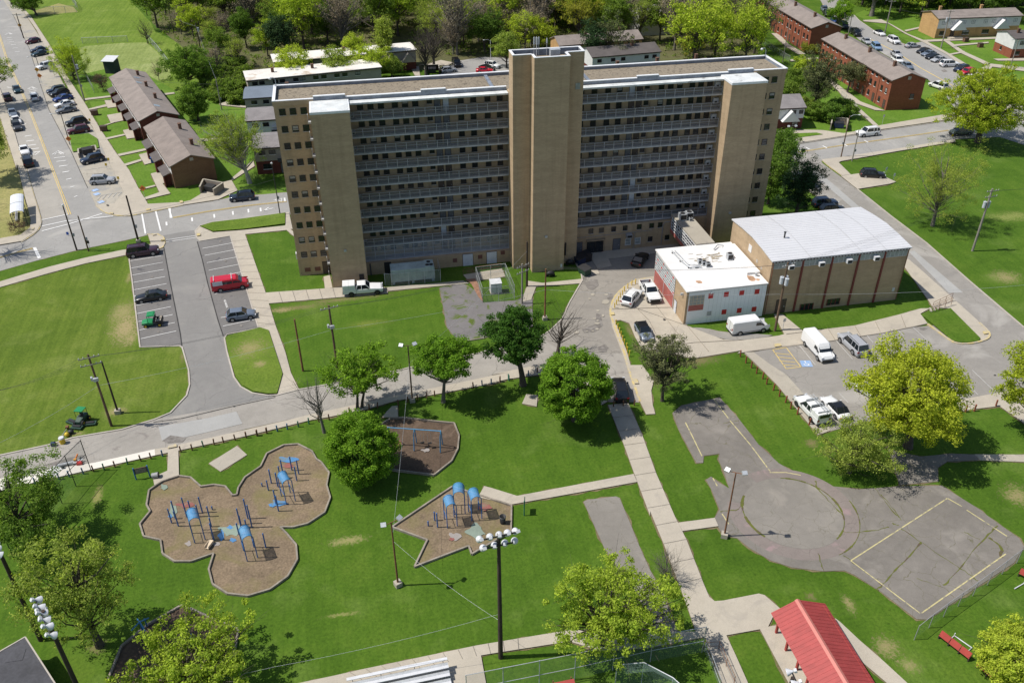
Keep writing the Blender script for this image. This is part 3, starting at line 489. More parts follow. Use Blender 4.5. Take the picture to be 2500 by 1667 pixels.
# walks round the housing
W('sidewalk', pts(1, 60, -100, 130, -40, 190, 70, 255, 140, 400, 360, 560, 645, 690, 840, 830, 1075, 960, 1270, 1060, 1400)+pts(5, 1140, 210, 1215, 335, 1500, 320, 1720, 270, 1890, 245, 1790, 300, 1500, 345, 1300, 382, 1060, 430, 940, 425, 850, 396, 800, 345, 940, 330, 1020, 240)+pts(1, 1000, 1546, 880, 1300, 760, 1045, 640, 880, 520, 650, 400, 450, 300, 250, 180, 80, 0, -100))
for q in ((1, (690, 815, 920, 788, 925, 800, 700, 828)), (1, (860, 830, 960, 815, 975, 880, 885, 893)), (1, (725, 900, 870, 862, 880, 880, 735, 908)), (1, (880, 950, 1040, 925, 1060, 985, 940, 1010, 830, 1050, 820, 1040, 910, 1015)), (1, (1010, 1075, 1080, 1060, 1150, 1130, 1045, 1145)), (1, (845, 1142, 1020, 1105, 1030, 1115, 860, 1155)), (1, (965, 1272, 1210, 1220, 1220, 1235, 980, 1287)), (1, (1140, 1275, 1220, 1255, 1290, 1330, 1190, 1357)), (1, (1010, 1355, 1160, 1310, 1165, 1325, 1025, 1370)), (1, (1240, 1430, 1330, 1410, 1420, 1490, 1300, 1520)), (5, (1130, 215, 1270, 180, 1280, 190, 1140, 225)), (5, (1240, 90, 1380, 65, 1400, 130, 1330, 160, 1400, 250, 1190, 300, 1180, 285, 1310, 240, 1280, 180)), (1, (1320, 775, 1430, 763, 1435, 775, 1330, 790)), (1, (1640, 1145, 2030, 1130, 2035, 1145, 1650, 1165)), (1, (1900, 1470, 2080, 1320, 2090, 1370, 1910, 1485)), (1, (1800, 860, 2000, 790, 2010, 805, 1850, 865, 2020, 875, 2020, 890, 1820, 870)), (5, (1640, 260, 1760, 170, 1900, 140, 1950, 225, 1790, 300, 1500, 345))):
    W('path', pts(q[0], *q[1]))
# walks on the upper side of the street and the brick rows' street
W('sidewalk', pts(4, 290, 1085, 480, 1070, 700, 1075, 870, 1100, 990, 1080, 1170, 1035, 1700, 945, 2352, 840, 2700, 790, 2700, 840, 2352, 885, 1790, 980, 1170, 1070, 850, 1126, 480, 1182, 290, 1130))
W('path', pts(4, 700, 590, 720, 610, 900, 800, 1160, 1040, 1120, 1040, 960, 890, 850, 780)); W('path', pts(4, 640, 560, 700, 600, 850, 720, 1010, 840, 1210, 915, 1130, 910, 960, 850, 800, 730)); W('path', pts(4, 280, 280, 340, 280, 420, 370, 560, 450, 500, 452, 400, 390))
W('path', pts(4, 430, 495, 660, 478, 665, 490, 440, 510))
W('sidewalk', pts(4, 1030, 172, 1180, 165, 1270, 210, 1400, 285, 1550, 345, 1700, 425, 1860, 520, 1970, 590, 1960, 635, 1830, 540, 1720, 455, 1520, 350, 1370, 280, 1240, 200, 1040, 182), 'concrete'); W('path', pts(4, 1520, 335, 2352, 300, 2500, 290, 2500, 305, 2352, 315, 1550, 350)); W('path', pts(4, 1700, 345, 1740, 345, 1860, 430, 2080, 530, 2352, 560, 2352, 590, 2060, 550, 1830, 440))
W('path', pts(4, 1780, 372, 2060, 350, 2060, 360, 1800, 384)); W('path', pts(4, 1720, 452, 1860, 425, 1870, 436, 1740, 460)); W('path', pts(4, 1370, 255, 1490, 228, 1490, 240, 1385, 265)); W('path', pts(4, 1950, 590, 2060, 535, 2100, 545, 2020, 640)); W('path', pts(4, 2100, 490, 2500, 480, 2500, 505, 2140, 505))
W('sidewalk', pts(4, 690, 1315, 840, 1298, 850, 1330, 830, 1340, 930, 1440, 860, 1448, 740, 1360)); W('parking_pad', pts(8, 850, 108, 1010, 85, 1200, 110, 1300, 155, 1250, 172, 985, 215), 'concrete'); W('sidewalk', pts(4, 840, 1298, 1300, 1228, 1780, 1150, 1790, 1170, 1300, 1250, 850, 1330), 'concrete')
W('sidewalk', pts(1, -200, 620, 0, 725, 45, 860, 125, 1105, 215, 1420)+pts(5, 205, 0, 270, 235, 330, 425, 342, 500, 300, 565, 180, 642, 0, 672, -300, 740, -300, 700, 0, 620, 170, 590, 250, 530, 255, 470, 140, 0)+pts(1, 140, 1400, 60, 1150, 0, 960, -200, 700))
W('path', pts(2, 1500, 530, 1600, 500, 1700, 520, 1660, 545, 1420, 540)); W('path', pts(2, 1350, 560, 1420, 550, 1430, 630, 1390, 630))
# islands of lawn set in the paving
I = lambda poly, m='island_grass', sm=0: paint('lawn', poly, m, 'isle', sm)
I(pts(9, 1850, 90, 1880, 70, 2135, 8, 2205, 30, 2260, 200, 2320, 385, 2275, 548, 2200, 550, 2080, 530, 1990, 480, 1935, 410, 1880, 240)); I(pts(5, 1645, 520, 1745, 488, 2000, 458, 2340, 410, 2340, 500, 1990, 545, 1750, 562, 1690, 538))
I(pts(8, 1520, 1258, 1745, 1194, 1990, 1440, 1975, 1462, 1900, 1474, 1820, 1474, 1755, 1455), 'park_grass'); I(pts(1, 570, 1120, 730, 1103, 800, 1145, 815, 1220, 600, 1255, 590, 1220), 'yard_grass')
I(pts(4, 290, 1115, 420, 1105, 455, 1140, 290, 1160), 'yard_grass'); I(pts(4, 460, 1105, 650, 1098, 700, 1112, 500, 1138), 'yard_grass')
# kerbs
kerb(pts(5, 1055, 742, 1085, 960, 1150, 1508, 1475, 1497)+pts(9, 1495, 165, 1548, 350, 1557, 470, 1532, 560, 1400, 700, 1270, 755, 1000, 838, 600, 905, 400, 965, 0, 1050), 'kerb_stone', 0.2, 0.15)
kerb(pts(9, 2275, 556, 2200, 560, 2070, 540, 1975, 488, 1920, 410, 1862, 200, 1842, 92, 1862, 60, 2135, 6)+pts(5, 2120, 1347, 1890, 597, 1640, 637, 1612, 606, 1602, 556, 1640, 512, 1740, 482, 2000, 453, 2340, 405), 'kerb_stone', 0.2, 0.15)
kerb(pts(10, 258, 556, 430, 512, 700, 466, 1240, 356, 1380, 323, 1820, 231, 1910, 213, 2060, 165), 'kerb_stone', 0.2, 0.15); kerb(pts(7, 395, 1425, 480, 1372, 580, 1275, 640, 1140, 745, 960, 735, 900, 690, 815), 'kerb_stone', 0.2, 0.15)
kerb(pts(10, 1720, 125, 1960, 88), 'timber', 0.2, 0.15)
kerb(pts(7, 1340, 934, 1180, 955, 1060, 1035, 1000, 1107, 968, 1205, 988, 1282, 1088, 1546)+pts(11, 1113, 312, 1172, 480, 1218, 610), 'yellow_paint', 0.3, 0.15, 1); kerb(pts(8, 1560, 1320, 1755, 1462, 1820, 1482, 1900, 1482, 1985, 1466, 2055, 1440, 2072, 1410, 2055, 1375, 1985, 1310), 'yellow_paint', 0.26, 0.22, 1); kerb(pts(5, 1355, 650, 1335, 690, 1290, 708), 'yellow_paint', 0.22, 0.16); kerb(pts(5, 1205, 585, 1290, 578, 1342, 605, 1357, 645), 'yellow_paint', 0.2, 0.16)
kerb(pts(5, 790, 345, 850, 398, 940, 427, 1060, 434, 1300, 386, 1500, 344), 'yellow_paint', 0.25, 0.16, 1); kerb(pts(5, 205, 0, 270, 235, 330, 425, 343, 500, 300, 570, 180, 645), 'yellow_paint', 0.22, 0.16, 1); kerb(pts(4, 700, 1322, 745, 1362, 860, 1445), 'yellow_paint', 0.22, 0.16); kerb(pts(8, 985, 212, 1260, 432, 1550, 652, 1900, 962, 2352, 1347), 'kerb_stone', 0.22, 0.15)
kerb(pts(4, 480, 1186, 850, 1130, 1170, 1076, 1790, 987, 2352, 893), 'kerb_stone', 0.2, 0.14); kerb(pts(12, 60, 205, 380, 158, 760, 115, 1230, 42, 1430, 0, 1560, -30), 'joint_dark', 0.12, 0.15)
kerb(pts(4, 960, 130, 1000, 172, 1130, 262, 1385, 374), 'kerb_stone', 0.2, 0.14); kerb(pts(1, 330, 690, 400, 720, 530, 695), 'kerb_stone', 0.2, 0.14)
# road markings
cl_ = [pts(1, -20, 240, 60, 500, 150, 690, 250, 920, 340, 1150, 420, 1360, 490, 1546)+pts(5, 575, 420), pts(5, 1420, 445, 1700, 395, 2000, 350, 2352, 312), pts(5, -100, 800, 0, 770, 270, 695), pts(4, 500, 1252, 900, 1190, 1300, 1135, 1750, 1070), pts(4, 1950, 1050, 2352, 990)]
marks(street, 'centre_line', [l for c_ in cl_ for l in offset_line(c_, -.17, .17)], 'yellow_line', 0.13, 0.086)
dl = []
for y0, x0 in ((315, 55), (330, 62), (350, 75), (372, 90), (400, 105), (430, 122)): dl.append(pts(1, x0, y0, x0+42, y0-3))
for x0, y0, L in ((445, 1300, 90), (465, 1330, 80), (485, 1370, 70), (512, 1418, 58), (545, 1477, 42), (235, 745, 75), (240, 760, 60)): dl.append(pts(1, x0, y0, x0+L, y0-10))
for x0, y0, L in ((180, 1030, 35), (205, 1122, 55), (215, 1163, 65), (228, 1198, 70), (240, 1228, 80), (255, 1255, 70)): dl.append(pts(1, x0, y0, x0+L, y0-9))
for x0, y0 in ((485, 25), (512, 75), (545, 132), (577, 196), (610, 275)): dl.append(pts(5, x0, y0, x0+60-(y0//8), y0-8))
for x0, y0 in ((1365, 495), (1575, 460), (1757, 432), (1910, 408), (2037, 390), (2137, 380), (2335, 297)): dl.append(pts(5, x0, y0-15, x0+4, y0+15))
for x0, y0 in ((560, 1212), (700, 1200), (1040, 1155), (870, 1185)): dl.append(pts(4, x0, y0, x0+34, y0+18))
marks(street, 'lane_dash', dl, 'white_line', 0.32, 0.088)
marks(street, 'crosswalk', [pts(5, 340, 465, 560, 418), pts(5, 345, 515, 530, 475, 930, 432), pts(5, 345, 555, 560, 500, 840, 412), pts(5, 1165, 412, 1195, 578), pts(5, 1278, 390, 1320, 555), pts(5, 1385, 365, 1410, 448), pts(5, 1395, 365, 1400, 448), pts(5, 278, 690, 320, 780), pts(5, 290, 690, 332, 776)], 'white_line', 0.3, 0.089)
tri = [pts(5, 2165, 388, 2205, 362, 2240, 368, 2165, 388), pts(5, 2245, 300, 2312, 288, 2312, 312, 2245, 300)]
for x0, y0, s in ((430, 1272, 95), (228, 735, 65), (42, 290, 60)): tri.append(pts(1, x0, y0, x0+s*.5, y0-s*.32, x0+s, y0-s*.08)); tri.append(pts(1, x0+s*.2, y0, x0+s*.5, y0-s*.2, x0+s*.8, y0-s*.05))
tri.append(pts(1, 255, 1262, 290, 1275, 330, 1245, 255, 1262)); tri.append(pts(1, 60, 718, 95, 728, 125, 705))
marks(street, 'yield_mark', tri, 'white_line', 0.26, 0.091)
marks(lot, 'stop_line', [pts(5, 1360, 628, 1610, 592), pts(5, 1362, 645, 1612, 608)], 'white_line', 0.16, 0.09)
ls = [(1070, 800, 1325, 758), (1075, 860, 1335, 812), (1083, 918, 1345, 870), (1090, 978, 1357, 928), (1098, 1038, 1367, 987), (1107, 1100, 1380, 1048), (1117, 1165, 1392, 1110), (1126, 1232, 1405, 1174), (1135, 1298, 1418, 1240), (1145, 1367, 1435, 1305), (1157, 1438, 1447, 1374)]
marks(stl, 'stall_line', [pts(5, *q) for q in ls], 'white_line', 0.12, 0.09)
rs = [(1660, 698, 1907, 652), (1680, 755, 1925, 709), (1697, 815, 1945, 768), (1713, 877, 1965, 827), (1730, 940, 1985, 890), (1763, 1070, 2010, 1020), (1813, 1265, 2070, 1215), (1830, 1335, 2107, 1276)]
marks(stl2, 'stall_line', [pts(5, *q) for q in rs], 'white_line', 0.12, 0.09)
marks(stl2, 'tar_seam', [pts(5, 1618, 640, 1660, 790, 1705, 985, 1790, 1290, 1832, 1415)], 'tar', 0.14, 0.086); marks(stl, 'tar_seam', [pts(5, 1345, 690, 1392, 950, 1480, 1400, 1492, 1495)], 'tar', 0.14, 0.086)
marks(lot, 'tar_seam', [pts(9, 1260, 778, 1500, 745, 1900, 650, 2260, 572)], 'tar', 0.12, 0.086)
# the painted word on the lot: capitals read from the drive
def text(parent, body, loc, rz, size, m, name='lettering'):
    cu = bpy.data.curves.new(name, 'FONT'); cu.body = body; cu.size = size; cu.align_x = 'CENTER'; cu.extrude = 0.002; cu.offset = 0.012
    to = bpy.data.objects.new(name, cu); me = bpy.data.meshes.new_from_object(to); bpy.data.objects.remove(to)
    me.materials.append(MATS[m]); me.materials.clear(); me.materials.append(MATS[m])
    o = bpy.data.objects.new(name, me); COL.objects.link(o); o.parent = parent; o.location = loc; o.rotation_euler = (0, 0, rz); return o
a, b = g(5, 1835, 1120), g(5, 1858, 1187)
tx = text(stl2, "NO PARKING", ((a[0]+b[0])/2, (a[1]+b[1])/2, 0.094), math.atan2(b[1]-a[1], b[0]-a[0]), 0.42, 'white_line')
rl = [(510, 150, 640, 310), (400, 165, 520, 325), (290, 185, 400, 340), (290, 185, 400, 165), (400, 340, 520, 325), (305, 212, 430, 225), (325, 242, 455, 257), (345, 275, 475, 287), (375, 308, 495, 316)]
marks(rlot, 'accessible_bay', [pts(12, *q) for q in rl[1:]], 'yellow_line', 0.12, 0.09)
ll = [rl[0], (810, 110, 945, 262), (690, 150, 820, 285), (1065, 70, 1115, 128), (1190, 48, 1240, 95), (1315, 22, 1365, 72), (1440, 0, 1555, 105), (1880, 458, 1975, 556), (1925, 350, 2115, 532), (835, 540, 910, 620), (700, 560, 760, 640)]
marks(rlot, 'stall_line', [pts(12, *q) for q in ll], 'faded_white', 0.11, 0.09)
def access_sign(parent, c, rz, s, box='blue_paint'):
    """painted wheelchair symbol"""
    mb = MB(); mb.box(-s, -s, 0, s, s, 0.002)
    o = mb.obj('painted_square', box, parent); o.location = (c[0], c[1], 0.092); o.rotation_euler = (0, 0, rz)
    mb = MB(); k = s*0.9
    band(mb, [(math.cos(t*0.35)*k*.45-k*.05, math.sin(t*0.35)*k*.45-k*.25) for t in range(8, 21)], -k*.08, k*.08, 0.002, 0.004)
    band(mb, [(-k*.05, k*.5), (-k*.05, 0), (k*.35, 0), (k*.5, -k*.5)], -k*.08, k*.08, 0.002, 0.0045); mb.box(-k*.2, k*.6, 0.002, k*.1, k*.9, 0.0048)
    o = mb.obj('wheelchair_symbol', 'white_line', parent); o.location = (c[0], c[1], 0.092); o.rotation_euler = (0, 0, rz)
access_sign(rlot, g(12, 565, 298), -0.2, 0.75)
for x, y in ((782, 220), (795, 252), (828, 317)): access_sign(bay, g(5, x, y), -0.9, 0.55)
marks(bay, 'hatching', [pts(5, 790, 270, 1000, 235)]+[pts(5, 800+i*42, 300-i*8, 830+i*42, 265-i*7) for i in range(5)], 'faded_white', 0.14, 0.09)
marks(bay, 'tar_seam', [pts(1, 110, 130, 240, 400, 330, 690, 400, 900, 500, 1090, 590, 1260, 720, 1546)], 'tar', 0.1, 0.087)
bl = []
for x0, y0, x1, y1 in ((255, 375, 290, 345), (285, 470, 400, 450), (330, 590, 440, 560), (470, 940, 640, 915), (600, 1110, 760, 1080), (645, 1335, 850, 1300), (690, 1400, 890, 1370)): bl.append(pts(1, x0, y0, x1, y1))
marks(bay, 'stall_line', bl, 'faded_white', 0.1, 0.09)
marks(up, 'centre_line', [pts(4, 1100, 330, 1300, 430, 1500, 560, 1790, 720), pts(4, 700, 40, 900, 190)], 'yellow_line', 0.3, 0.088)
# concrete joints
def joints(parent, left, right, n, z):
    mb = MB()
    def at(l, t):
        ds = [math.dist(a, b) for a, b in zip(l, l[1:])]; s = sum(ds)*t
        for (a, b), d in zip(zip(l, l[1:]), ds):
            if s <= d: return (a[0]+(b[0]-a[0])*s/d, a[1]+(b[1]-a[1])*s/d)
            s -= d
        return l[-1]
    for i in range(1, n): band(mb, [at(left, i/n), at(right, i/n)], -0.018, 0.018, z-0.01, z)
    mb.obj('joint', 'joint_dark', parent)
joints(cpath, pts(11, 955, 640, 1080, 950, 1170, 1200, 1300, 1546)+pts(15, 1420, 430, 1600, 912), pts(11, 1120, 622, 1230, 870, 1350, 1200, 1500, 1546)+pts(15, 1600, 380, 1740, 740, 1800, 865), 12, ZC['walk']+0.002)
joints(spath, pts(14, 720, 1492, 940, 1442, 1900, 1242, 2352, 1167), pts(14, 830, 1546, 1070, 1500, 1930, 1325, 2352, 1265), 13, ZC['walk']+0.002)
joints(swl, pts(5, 1888, 597, 2120, 1345, 2130, 1375), pts(5, 2010, 580, 2180, 1060, 2300, 1400), 14, ZC['walk']+0.002); joints(swl, pts(6, 160, 1062, 720, 1022, 1145, 1018), pts(6, 190, 1150, 700, 1105, 1165, 1066), 9, ZC['walk']+0.002)
mb = MB()
for q in ((7, (1180, 1190, 1640, 1348)), (7, (1340, 1160, 1640, 1546)), (7, (1180, 1180, 1290, 1290, 1420, 1546)), (7, (1490, 1190, 1600, 1330, 1780, 1546)), (11, (1240, 187, 1660, 130, 2030, 110)), (7, (990, 1200, 1480, 1185)), (8, (740, 1355, 800, 1450)), (8, (1130, 1300, 1170, 1385)), (8, (960, 1332, 1010, 1420)), (8, (400, 1405, 560, 1385)), (8, (1340, 1245, 1380, 1350))): band(mb, pts(q[0], *q[1]), -0.018, 0.018, 0.15, ZC['walk']+0.002)
mb.obj('joint', 'joint_dark', apron)
# yellow tactile pads
for i, q in enumerate(((5, (1245, 585, 1275, 582, 1285, 592, 1255, 597)), (5, (1320, 632, 1350, 628, 1355, 640, 1325, 645)), (5, (1615, 585, 1645, 580, 1648, 598, 1618, 603)), (7, (970, 1228, 1002, 1228, 1010, 1250, 978, 1252)), (11, (1155, 432, 1190, 428, 1208, 470, 1172, 472)), (8, (295, 1492, 352, 1486, 362, 1506, 308, 1514)), (8, (2008, 1388, 2050, 1383, 2060, 1402, 2020, 1410)), (9, (1385, 980, 1450, 965, 1455, 988, 1380, 1003)), (5, (1475, 315, 1500, 312, 1505, 330, 1480, 333)), (5, (900, 408, 935, 412, 930, 422, 905, 418)), (5, (262, 540, 285, 535, 280, 552, 265, 555)), (5, (1200, 382, 1235, 378, 1235, 390, 1202, 394)))):
    paint('tactile_pad', pts(q[0], *q[1]), 'yellow_paint', 'isle')
# potholes patched pale, and stains, on the court yard
for x, y, rx, ry in ((830, 1075, 18, 12), (942, 1076, 16, 9), (935, 1137, 32, 22), (872, 1208, 15, 8), (845, 1274, 16, 7), (865, 1312, 24, 9), (870, 1290, 12, 7), (866, 1360, 14, 8), (803, 1112, 13, 6), (700, 1388, 22, 12), (832, 1375, 12, 5), (915, 1250, 12, 10), (780, 1380, 10, 5)):
    paint('pothole_patch', [g(7, x+rx*math.cos(t*.7)*rng.uniform(.8, 1.1), y+ry*math.sin(t*.7)*rng.uniform(.8, 1.1)) for t in range(9)], 'concrete_grey', 'mark', 1, parent=cyard)

# lighter concrete lanes, road patches and the pale centre strip of the right road
pave_mat('tan_lane', (0.345, 0.322, 0.285), 0.1, 0.4, ((0.29, 0.275, 0.25), 0.2, 0.56), cs=0.2)
pave_mat('pale_patch', (0.345, 0.34, 0.325), 0.1, 0.3, None, cs=0.3); pave_mat('dark_stain', (0.17, 0.155, 0.14), 0.3, 0.0, ((0.25, 0.23, 0.21), 1.4, 0.45, 0.2))
def patch(parent, n, xy, m='pale_patch', z=0.083): 
    p = pts(n, *xy); o = MB().prism(p, z-0.004, z+rng.random()*0.0015).obj('road_patch', m, parent); return o
patch(street, 1, (-20, 230, 60, 490, 150, 680, 250, 910, 340, 1140, 420, 1350, 500, 1546, 220, 1420, 132, 1105, 52, 860, 5, 725, -100, 400), 'tan_lane')
patch(street, 5, (500, 210, 565, 415, 345, 460, 340, 425, 280, 235, 212, 0, 410, 0), 'tan_lane')
patch(proad, 9, (1300, 815, 1700, 745, 1940, 690, 1990, 790, 1700, 860, 1500, 905, 1330, 930))
patch(rlot, 8, (590, 62, 645, 48, 1000, 355, 950, 372)); patch(rlot, 8, (1405, 725, 1450, 715, 1850, 1060, 1735, 1062))
patch(proad, 9, (1330, 930, 1400, 885, 1530, 905, 1500, 940, 1380, 950), 'dark_stain', .0865); patch(proad, 9, (360, 1130, 560, 1070, 680, 1045, 700, 1070, 520, 1110, 420, 1140), 'dark_stain', .0865)
for q in ((770, 1000, 810, 950, 870, 955, 880, 1000, 830, 1040, 790, 1030), (930, 1060, 990, 1070, 1000, 1130, 950, 1110), (860, 1230, 900, 1240, 910, 1330, 850, 1380, 760, 1390, 740, 1360, 850, 1320), (870, 1510, 930, 1480, 960, 1510, 940, 1545, 880, 1546)): patch(cyard, 7, q, 'dark_stain', .0865)
patch(rlot, 8, (1490, 1350, 1530, 1345, 1560, 1355, 1530, 1368, 1500, 1365), 'dark_stain', .0865); patch(up, 4, (1670, 580, 1700, 573, 1725, 590, 1690, 598), 'dark_stain', .0865)
for n, x, y in ((5, 885, 350), (7, 1415, 1288), (12, 2112, 393), (9, 1920, 648)): o_ = patch(street if n == 5 else proad, n, (x-12, y, x-6, y-5, x+6, y-5, x+12, y, x+6, y+5, x-6, y+5), 'tar', .28 if n == 5 or n == 7 else .087); o_.name = 'manhole_cover'
for i, (x, y) in enumerate(((1240, 700), (1250, 930), (1330, 1260), (1300, 1380), (1810, 640), (1850, 800), (1980, 1330))): patch(stl if x < 1500 else stl2, 5, (x-14, y, x-4, y-9, x+12, y-4, x+8, y+7, x-8, y+8), 'dark_stain', .0885)

pave_mat('edge_soil', (0.17, 0.135, 0.075), 0.3, 0.0, ((0.1, 0.12, 0.03), 0.8, 0.5, 0.2), grain=(0.5, 1.4, 6))
mb = MB(); wr0 = random.Random(11)
for poly in WORN:
    a = sum(poly[i][0]*poly[(i+1) % len(poly)][1]-poly[(i+1) % len(poly)][0]*poly[i][1] for i in range(len(poly)))
    if a < 0: poly = poly[::-1]
    q = []
    for i in range(len(poly)):
        p0, p1 = poly[i], poly[(i+1) % len(poly)]; k = max(1, int(math.dist(p0, p1)/.8))
        if k > 200: k = 200
        q += [(p0[0]+(p1[0]-p0[0])*j/k, p0[1]+(p1[1]-p0[1])*j/k) for j in range(k)]
    n = len(q); vs = []
    for i in range(n):
        dx, dy = q[(i+1) % n][0]-q[i-1][0], q[(i+1) % n][1]-q[i-1][1]; l = math.hypot(dx, dy) or 1; wd = .03+.24*wr0.random()**2.2
        vs += [(q[i][0]-dy/l*.03, q[i][1]+dx/l*.03, .0245), (q[i][0]+dy/l*wd, q[i][1]-dx/l*wd, .025+wr0.random()*.003)]
    mb.add(vs, [(2*i, 2*i+1, (2*i+3) % (2*n), (2*i+2) % (2*n)) for i in range(n)])
mb.obj('worn_edge', 'edge_soil', kind='structure')
# ---------------------------------------------------------------- the apartment block
mat('blind', (0.32, 0.31, 0.29), 0.6, 0.15, 3, 8)
def window(name, parent, M, w, h, frame='window_frame', sill='sill_grey', glass='window_glass', kind=None, lights=1, trim=0.0):
    """one window facing local -Y, centred on M: frame bars, dark panes set back, sill"""
    mb = MB(); add_window(mb, M, w, h, lights)
    return mb.obj(name, [frame, glass, sill, 'blind'], parent, kind=kind)
def add_window(mb, M, w, h, lights=1):
    t = 0.055; a, b = w/2, h/2
    mb.box(-a, -0.03, -b, a, 0.05, b, 1, M)
    for q in ((-a, b-t, a, b), (-a, -b, a, -b+t), (-a, -b+t, -a+t, b-t), (a-t, -b+t, a, b-t), (-a+t, -t*.35, a-t, t*.35)):
        mb.box(q[0], -0.075, q[1], q[2], -0.0305, q[3], 0, M)
    u = rng.random()
    if u < .1: mb.box(-a+t+.01, -.0345, (b-t)*(.1 if u < .07 else -.5), a-t-.01, -.0306, b-t-.01, 3, M)
    for i in range(1, lights): x = -a+w*i/lights; mb.box(x-.03, -0.074, -b+t+.001, x+.03, -0.0302, b-t-.001, 0, M)
    mb.box(-a-0.06, -0.12, -b-0.1, a+0.06, 0.04, -b-0.002, 2, M)
T = lambda x, y, z, r=0.0: Matrix.Translation((x, y, z)) @ Matrix.Rotation(r, 4, 'Z')
bl_ = thing('apartment_building', (0, 0, 0), 'eleven storey tan brick apartment slab with open access balconies and three brick towers', 'building')
X0, X1, YF, YB, ZT = -9.95, 69.9, 127.4, 135.0, 28.15
mb = MB(); mb.box(X0, YF-0.1, 0, -4.6, YB, ZT); mb.box(-4.6, YF, 0, 64.4, YB, ZT); mb.box(64.4, YF-.1, 0, X1, YB, ZT); mb.obj('wall', 'tan_brick', bl_)
mb = MB(); mb.box(0.75, 125.3, 0, 24.45, YF, 2.15); mb.box(35.1, 125.5, 0, 58.8, YF, 4.8); mb.obj('ground_floor_wall', 'tan_brick', bl_)
rf = MB(); rf.box(X0+.3, YF+.25, ZT, X1-.3, YB-.3, ZT+0.05); rf = rf.obj('roof', 'gravel_roof', bl_)
mb = MB()      # parapet: white coping outside, dark flashing inside
for q in ((X0-.08, YF-.2, X0+.3, YB+.1), (X1-.3, YF-.2, X1+.08, YB+.1)): mb.box(q[0], q[1], ZT+.002, q[2], q[3], 28.62, 1); mb.box(q[0]-.03, q[1]-.03, 28.62, q[2]+.03, q[3]+.03, 28.74, 0)
for xa, xb in ((X0+.33, X1-.33),): mb.box(xa, YB-.3, ZT+.002, xb, YB+.1, 28.62, 1); mb.box(xa, YB-.32, 28.62, xb, YB+.13, 28.742, 0)
for xa, xb, zt in ((X0+.33, -4.2, 28.6), (-4.2, .4, 28.95), (.4, 11.5, 28.6), (11.5, 15.2, 28.9), (15.2, 24.4, 28.6), (35.1, 45, 28.6), (45, 48.5, 28.9), (48.5, 60, 28.6), (60, 64.2, 28.95), (64.2, X1-.33, 28.6)):
    mb.box(xa+.003, YF-.12, ZT+.002, xb-.003, YF+.28, zt, 1); mb.box(xa, YF-.16, zt, xb, YF+.3, zt+.1, 0)
mb.obj('parapet', ['coping', 'flashing'], bl_)
for q in ((X0-.1, -4.25, X0-.1, X0-.082), (64.25, X1+.1, X1+.082, X1+.1)): mb = MB(); mb.box(q[0], YF-.222, 27.9, q[1], YF-.2, 28.612); mb.box(q[2], YF-.2, 27.9, q[3], YB+.1, 28.612); mb.obj('brick_band', 'tan_brick', bl_)
for x in (22.2, 37.4): mb = MB(); mb.box(x, YF+.3, ZT+.06, x+.5, YB-.32, ZT+.28); mb.obj('expansion_joint', 'flashing', rf)
mb = MB(); mb.box(.78, 125.85, 27.85, 24.42, YF-.13, 28.1); mb.box(35.12, 125.85, 27.85, 58.75, YF-.13, 28.1); mb.obj('canopy', 'canopy_white', bl_)
FL = 2.583
def balcony(xa, xb, zb, screen=False):
    b = MB(); b.box(xa, 125.9, zb, xb, YF-.003, zb+.24); b = b.obj('balcony', 'slab_edge', bl_)
    n = round((xb-xa)/1.6); m = MB(); zt = zb+1.42; 
    tp = zb+2.55 if screen else zt
    for i in range(n+1): x = xa+.05+(xb-xa-.1)*i/n; m.box(x-.035, 125.92, zb+.24, x+.035, 125.99, tp)
    for z in ((zb+.36, zt-.45, zt) if not screen else (zb+.36, zb+.95, zb+1.6, zb+2.3)): m.box(xa, 125.935, z-.02, xb, 125.985, z+.02)
    m.obj('railing', 'rail_metal', b)
    m = MB(); m.quad((xa, 125.96, zb+.25), (xb, 125.96, zb+.25), (xb, 125.96, tp-.03), (xa, 125.96, tp-.03)); m.obj('mesh_panel', 'screen_mesh' if screen else 'rail_mesh', b)
for k in range(10): balcony(.78, 24.42, 25.32-FL*k, k == 9)
for k in range(9): balcony(35.13, 58.77, 25.55-FL*k)
rest = MB(); rngw = random.Random(3); nwin = 0
wl = [2.4, 3.92, 5.45, 7.52, 9.02, 10.55, 17.4, 19.29, 21.48, 23.36]; wr = [38.27, 40.46, 42.33, 49.13, 50.65, 52.16, 54.22, 55.68, 57.17, 36.2]
for k in range(11):
    z = 27.01-FL*k
    for x in (-8.8, -7.28, -5.74):
        if k == 10: continue
        window('window', bl_, T(x, YF-.1, z), .92, .98); nwin += 1
    for x in (66.6, 68.05) if k < 9 else (66.6, 68.05): window('window', bl_, T(x, YF-.1, z), .92, .98); nwin += 1
for k in range(10):
    z = 27.02-FL*k
    for x in wl:
        if nwin < 98: window('window', bl_, T(x, YF, z), .9, 1.0); nwin += 1
        else: add_window(rest, T(x, YF, z), .9, 1.0)
    add_window(rest, T(12.66, YF, z+.12), .78, .7)
    if k < 9:
        for x in wr:
            if nwin < 98 and k < 2: window('window', bl_, T(x, YF, z+.1), .9, 1.0); nwin += 1
            else: add_window(rest, T(x, YF, z+.1), .9, 1.0)
        add_window(rest, T(46.79, YF, z+.2), .78, .7)
rest.obj('window', ['window_frame', 'window_glass', 'sill_grey', 'blind'], bl_, kind='stuff')
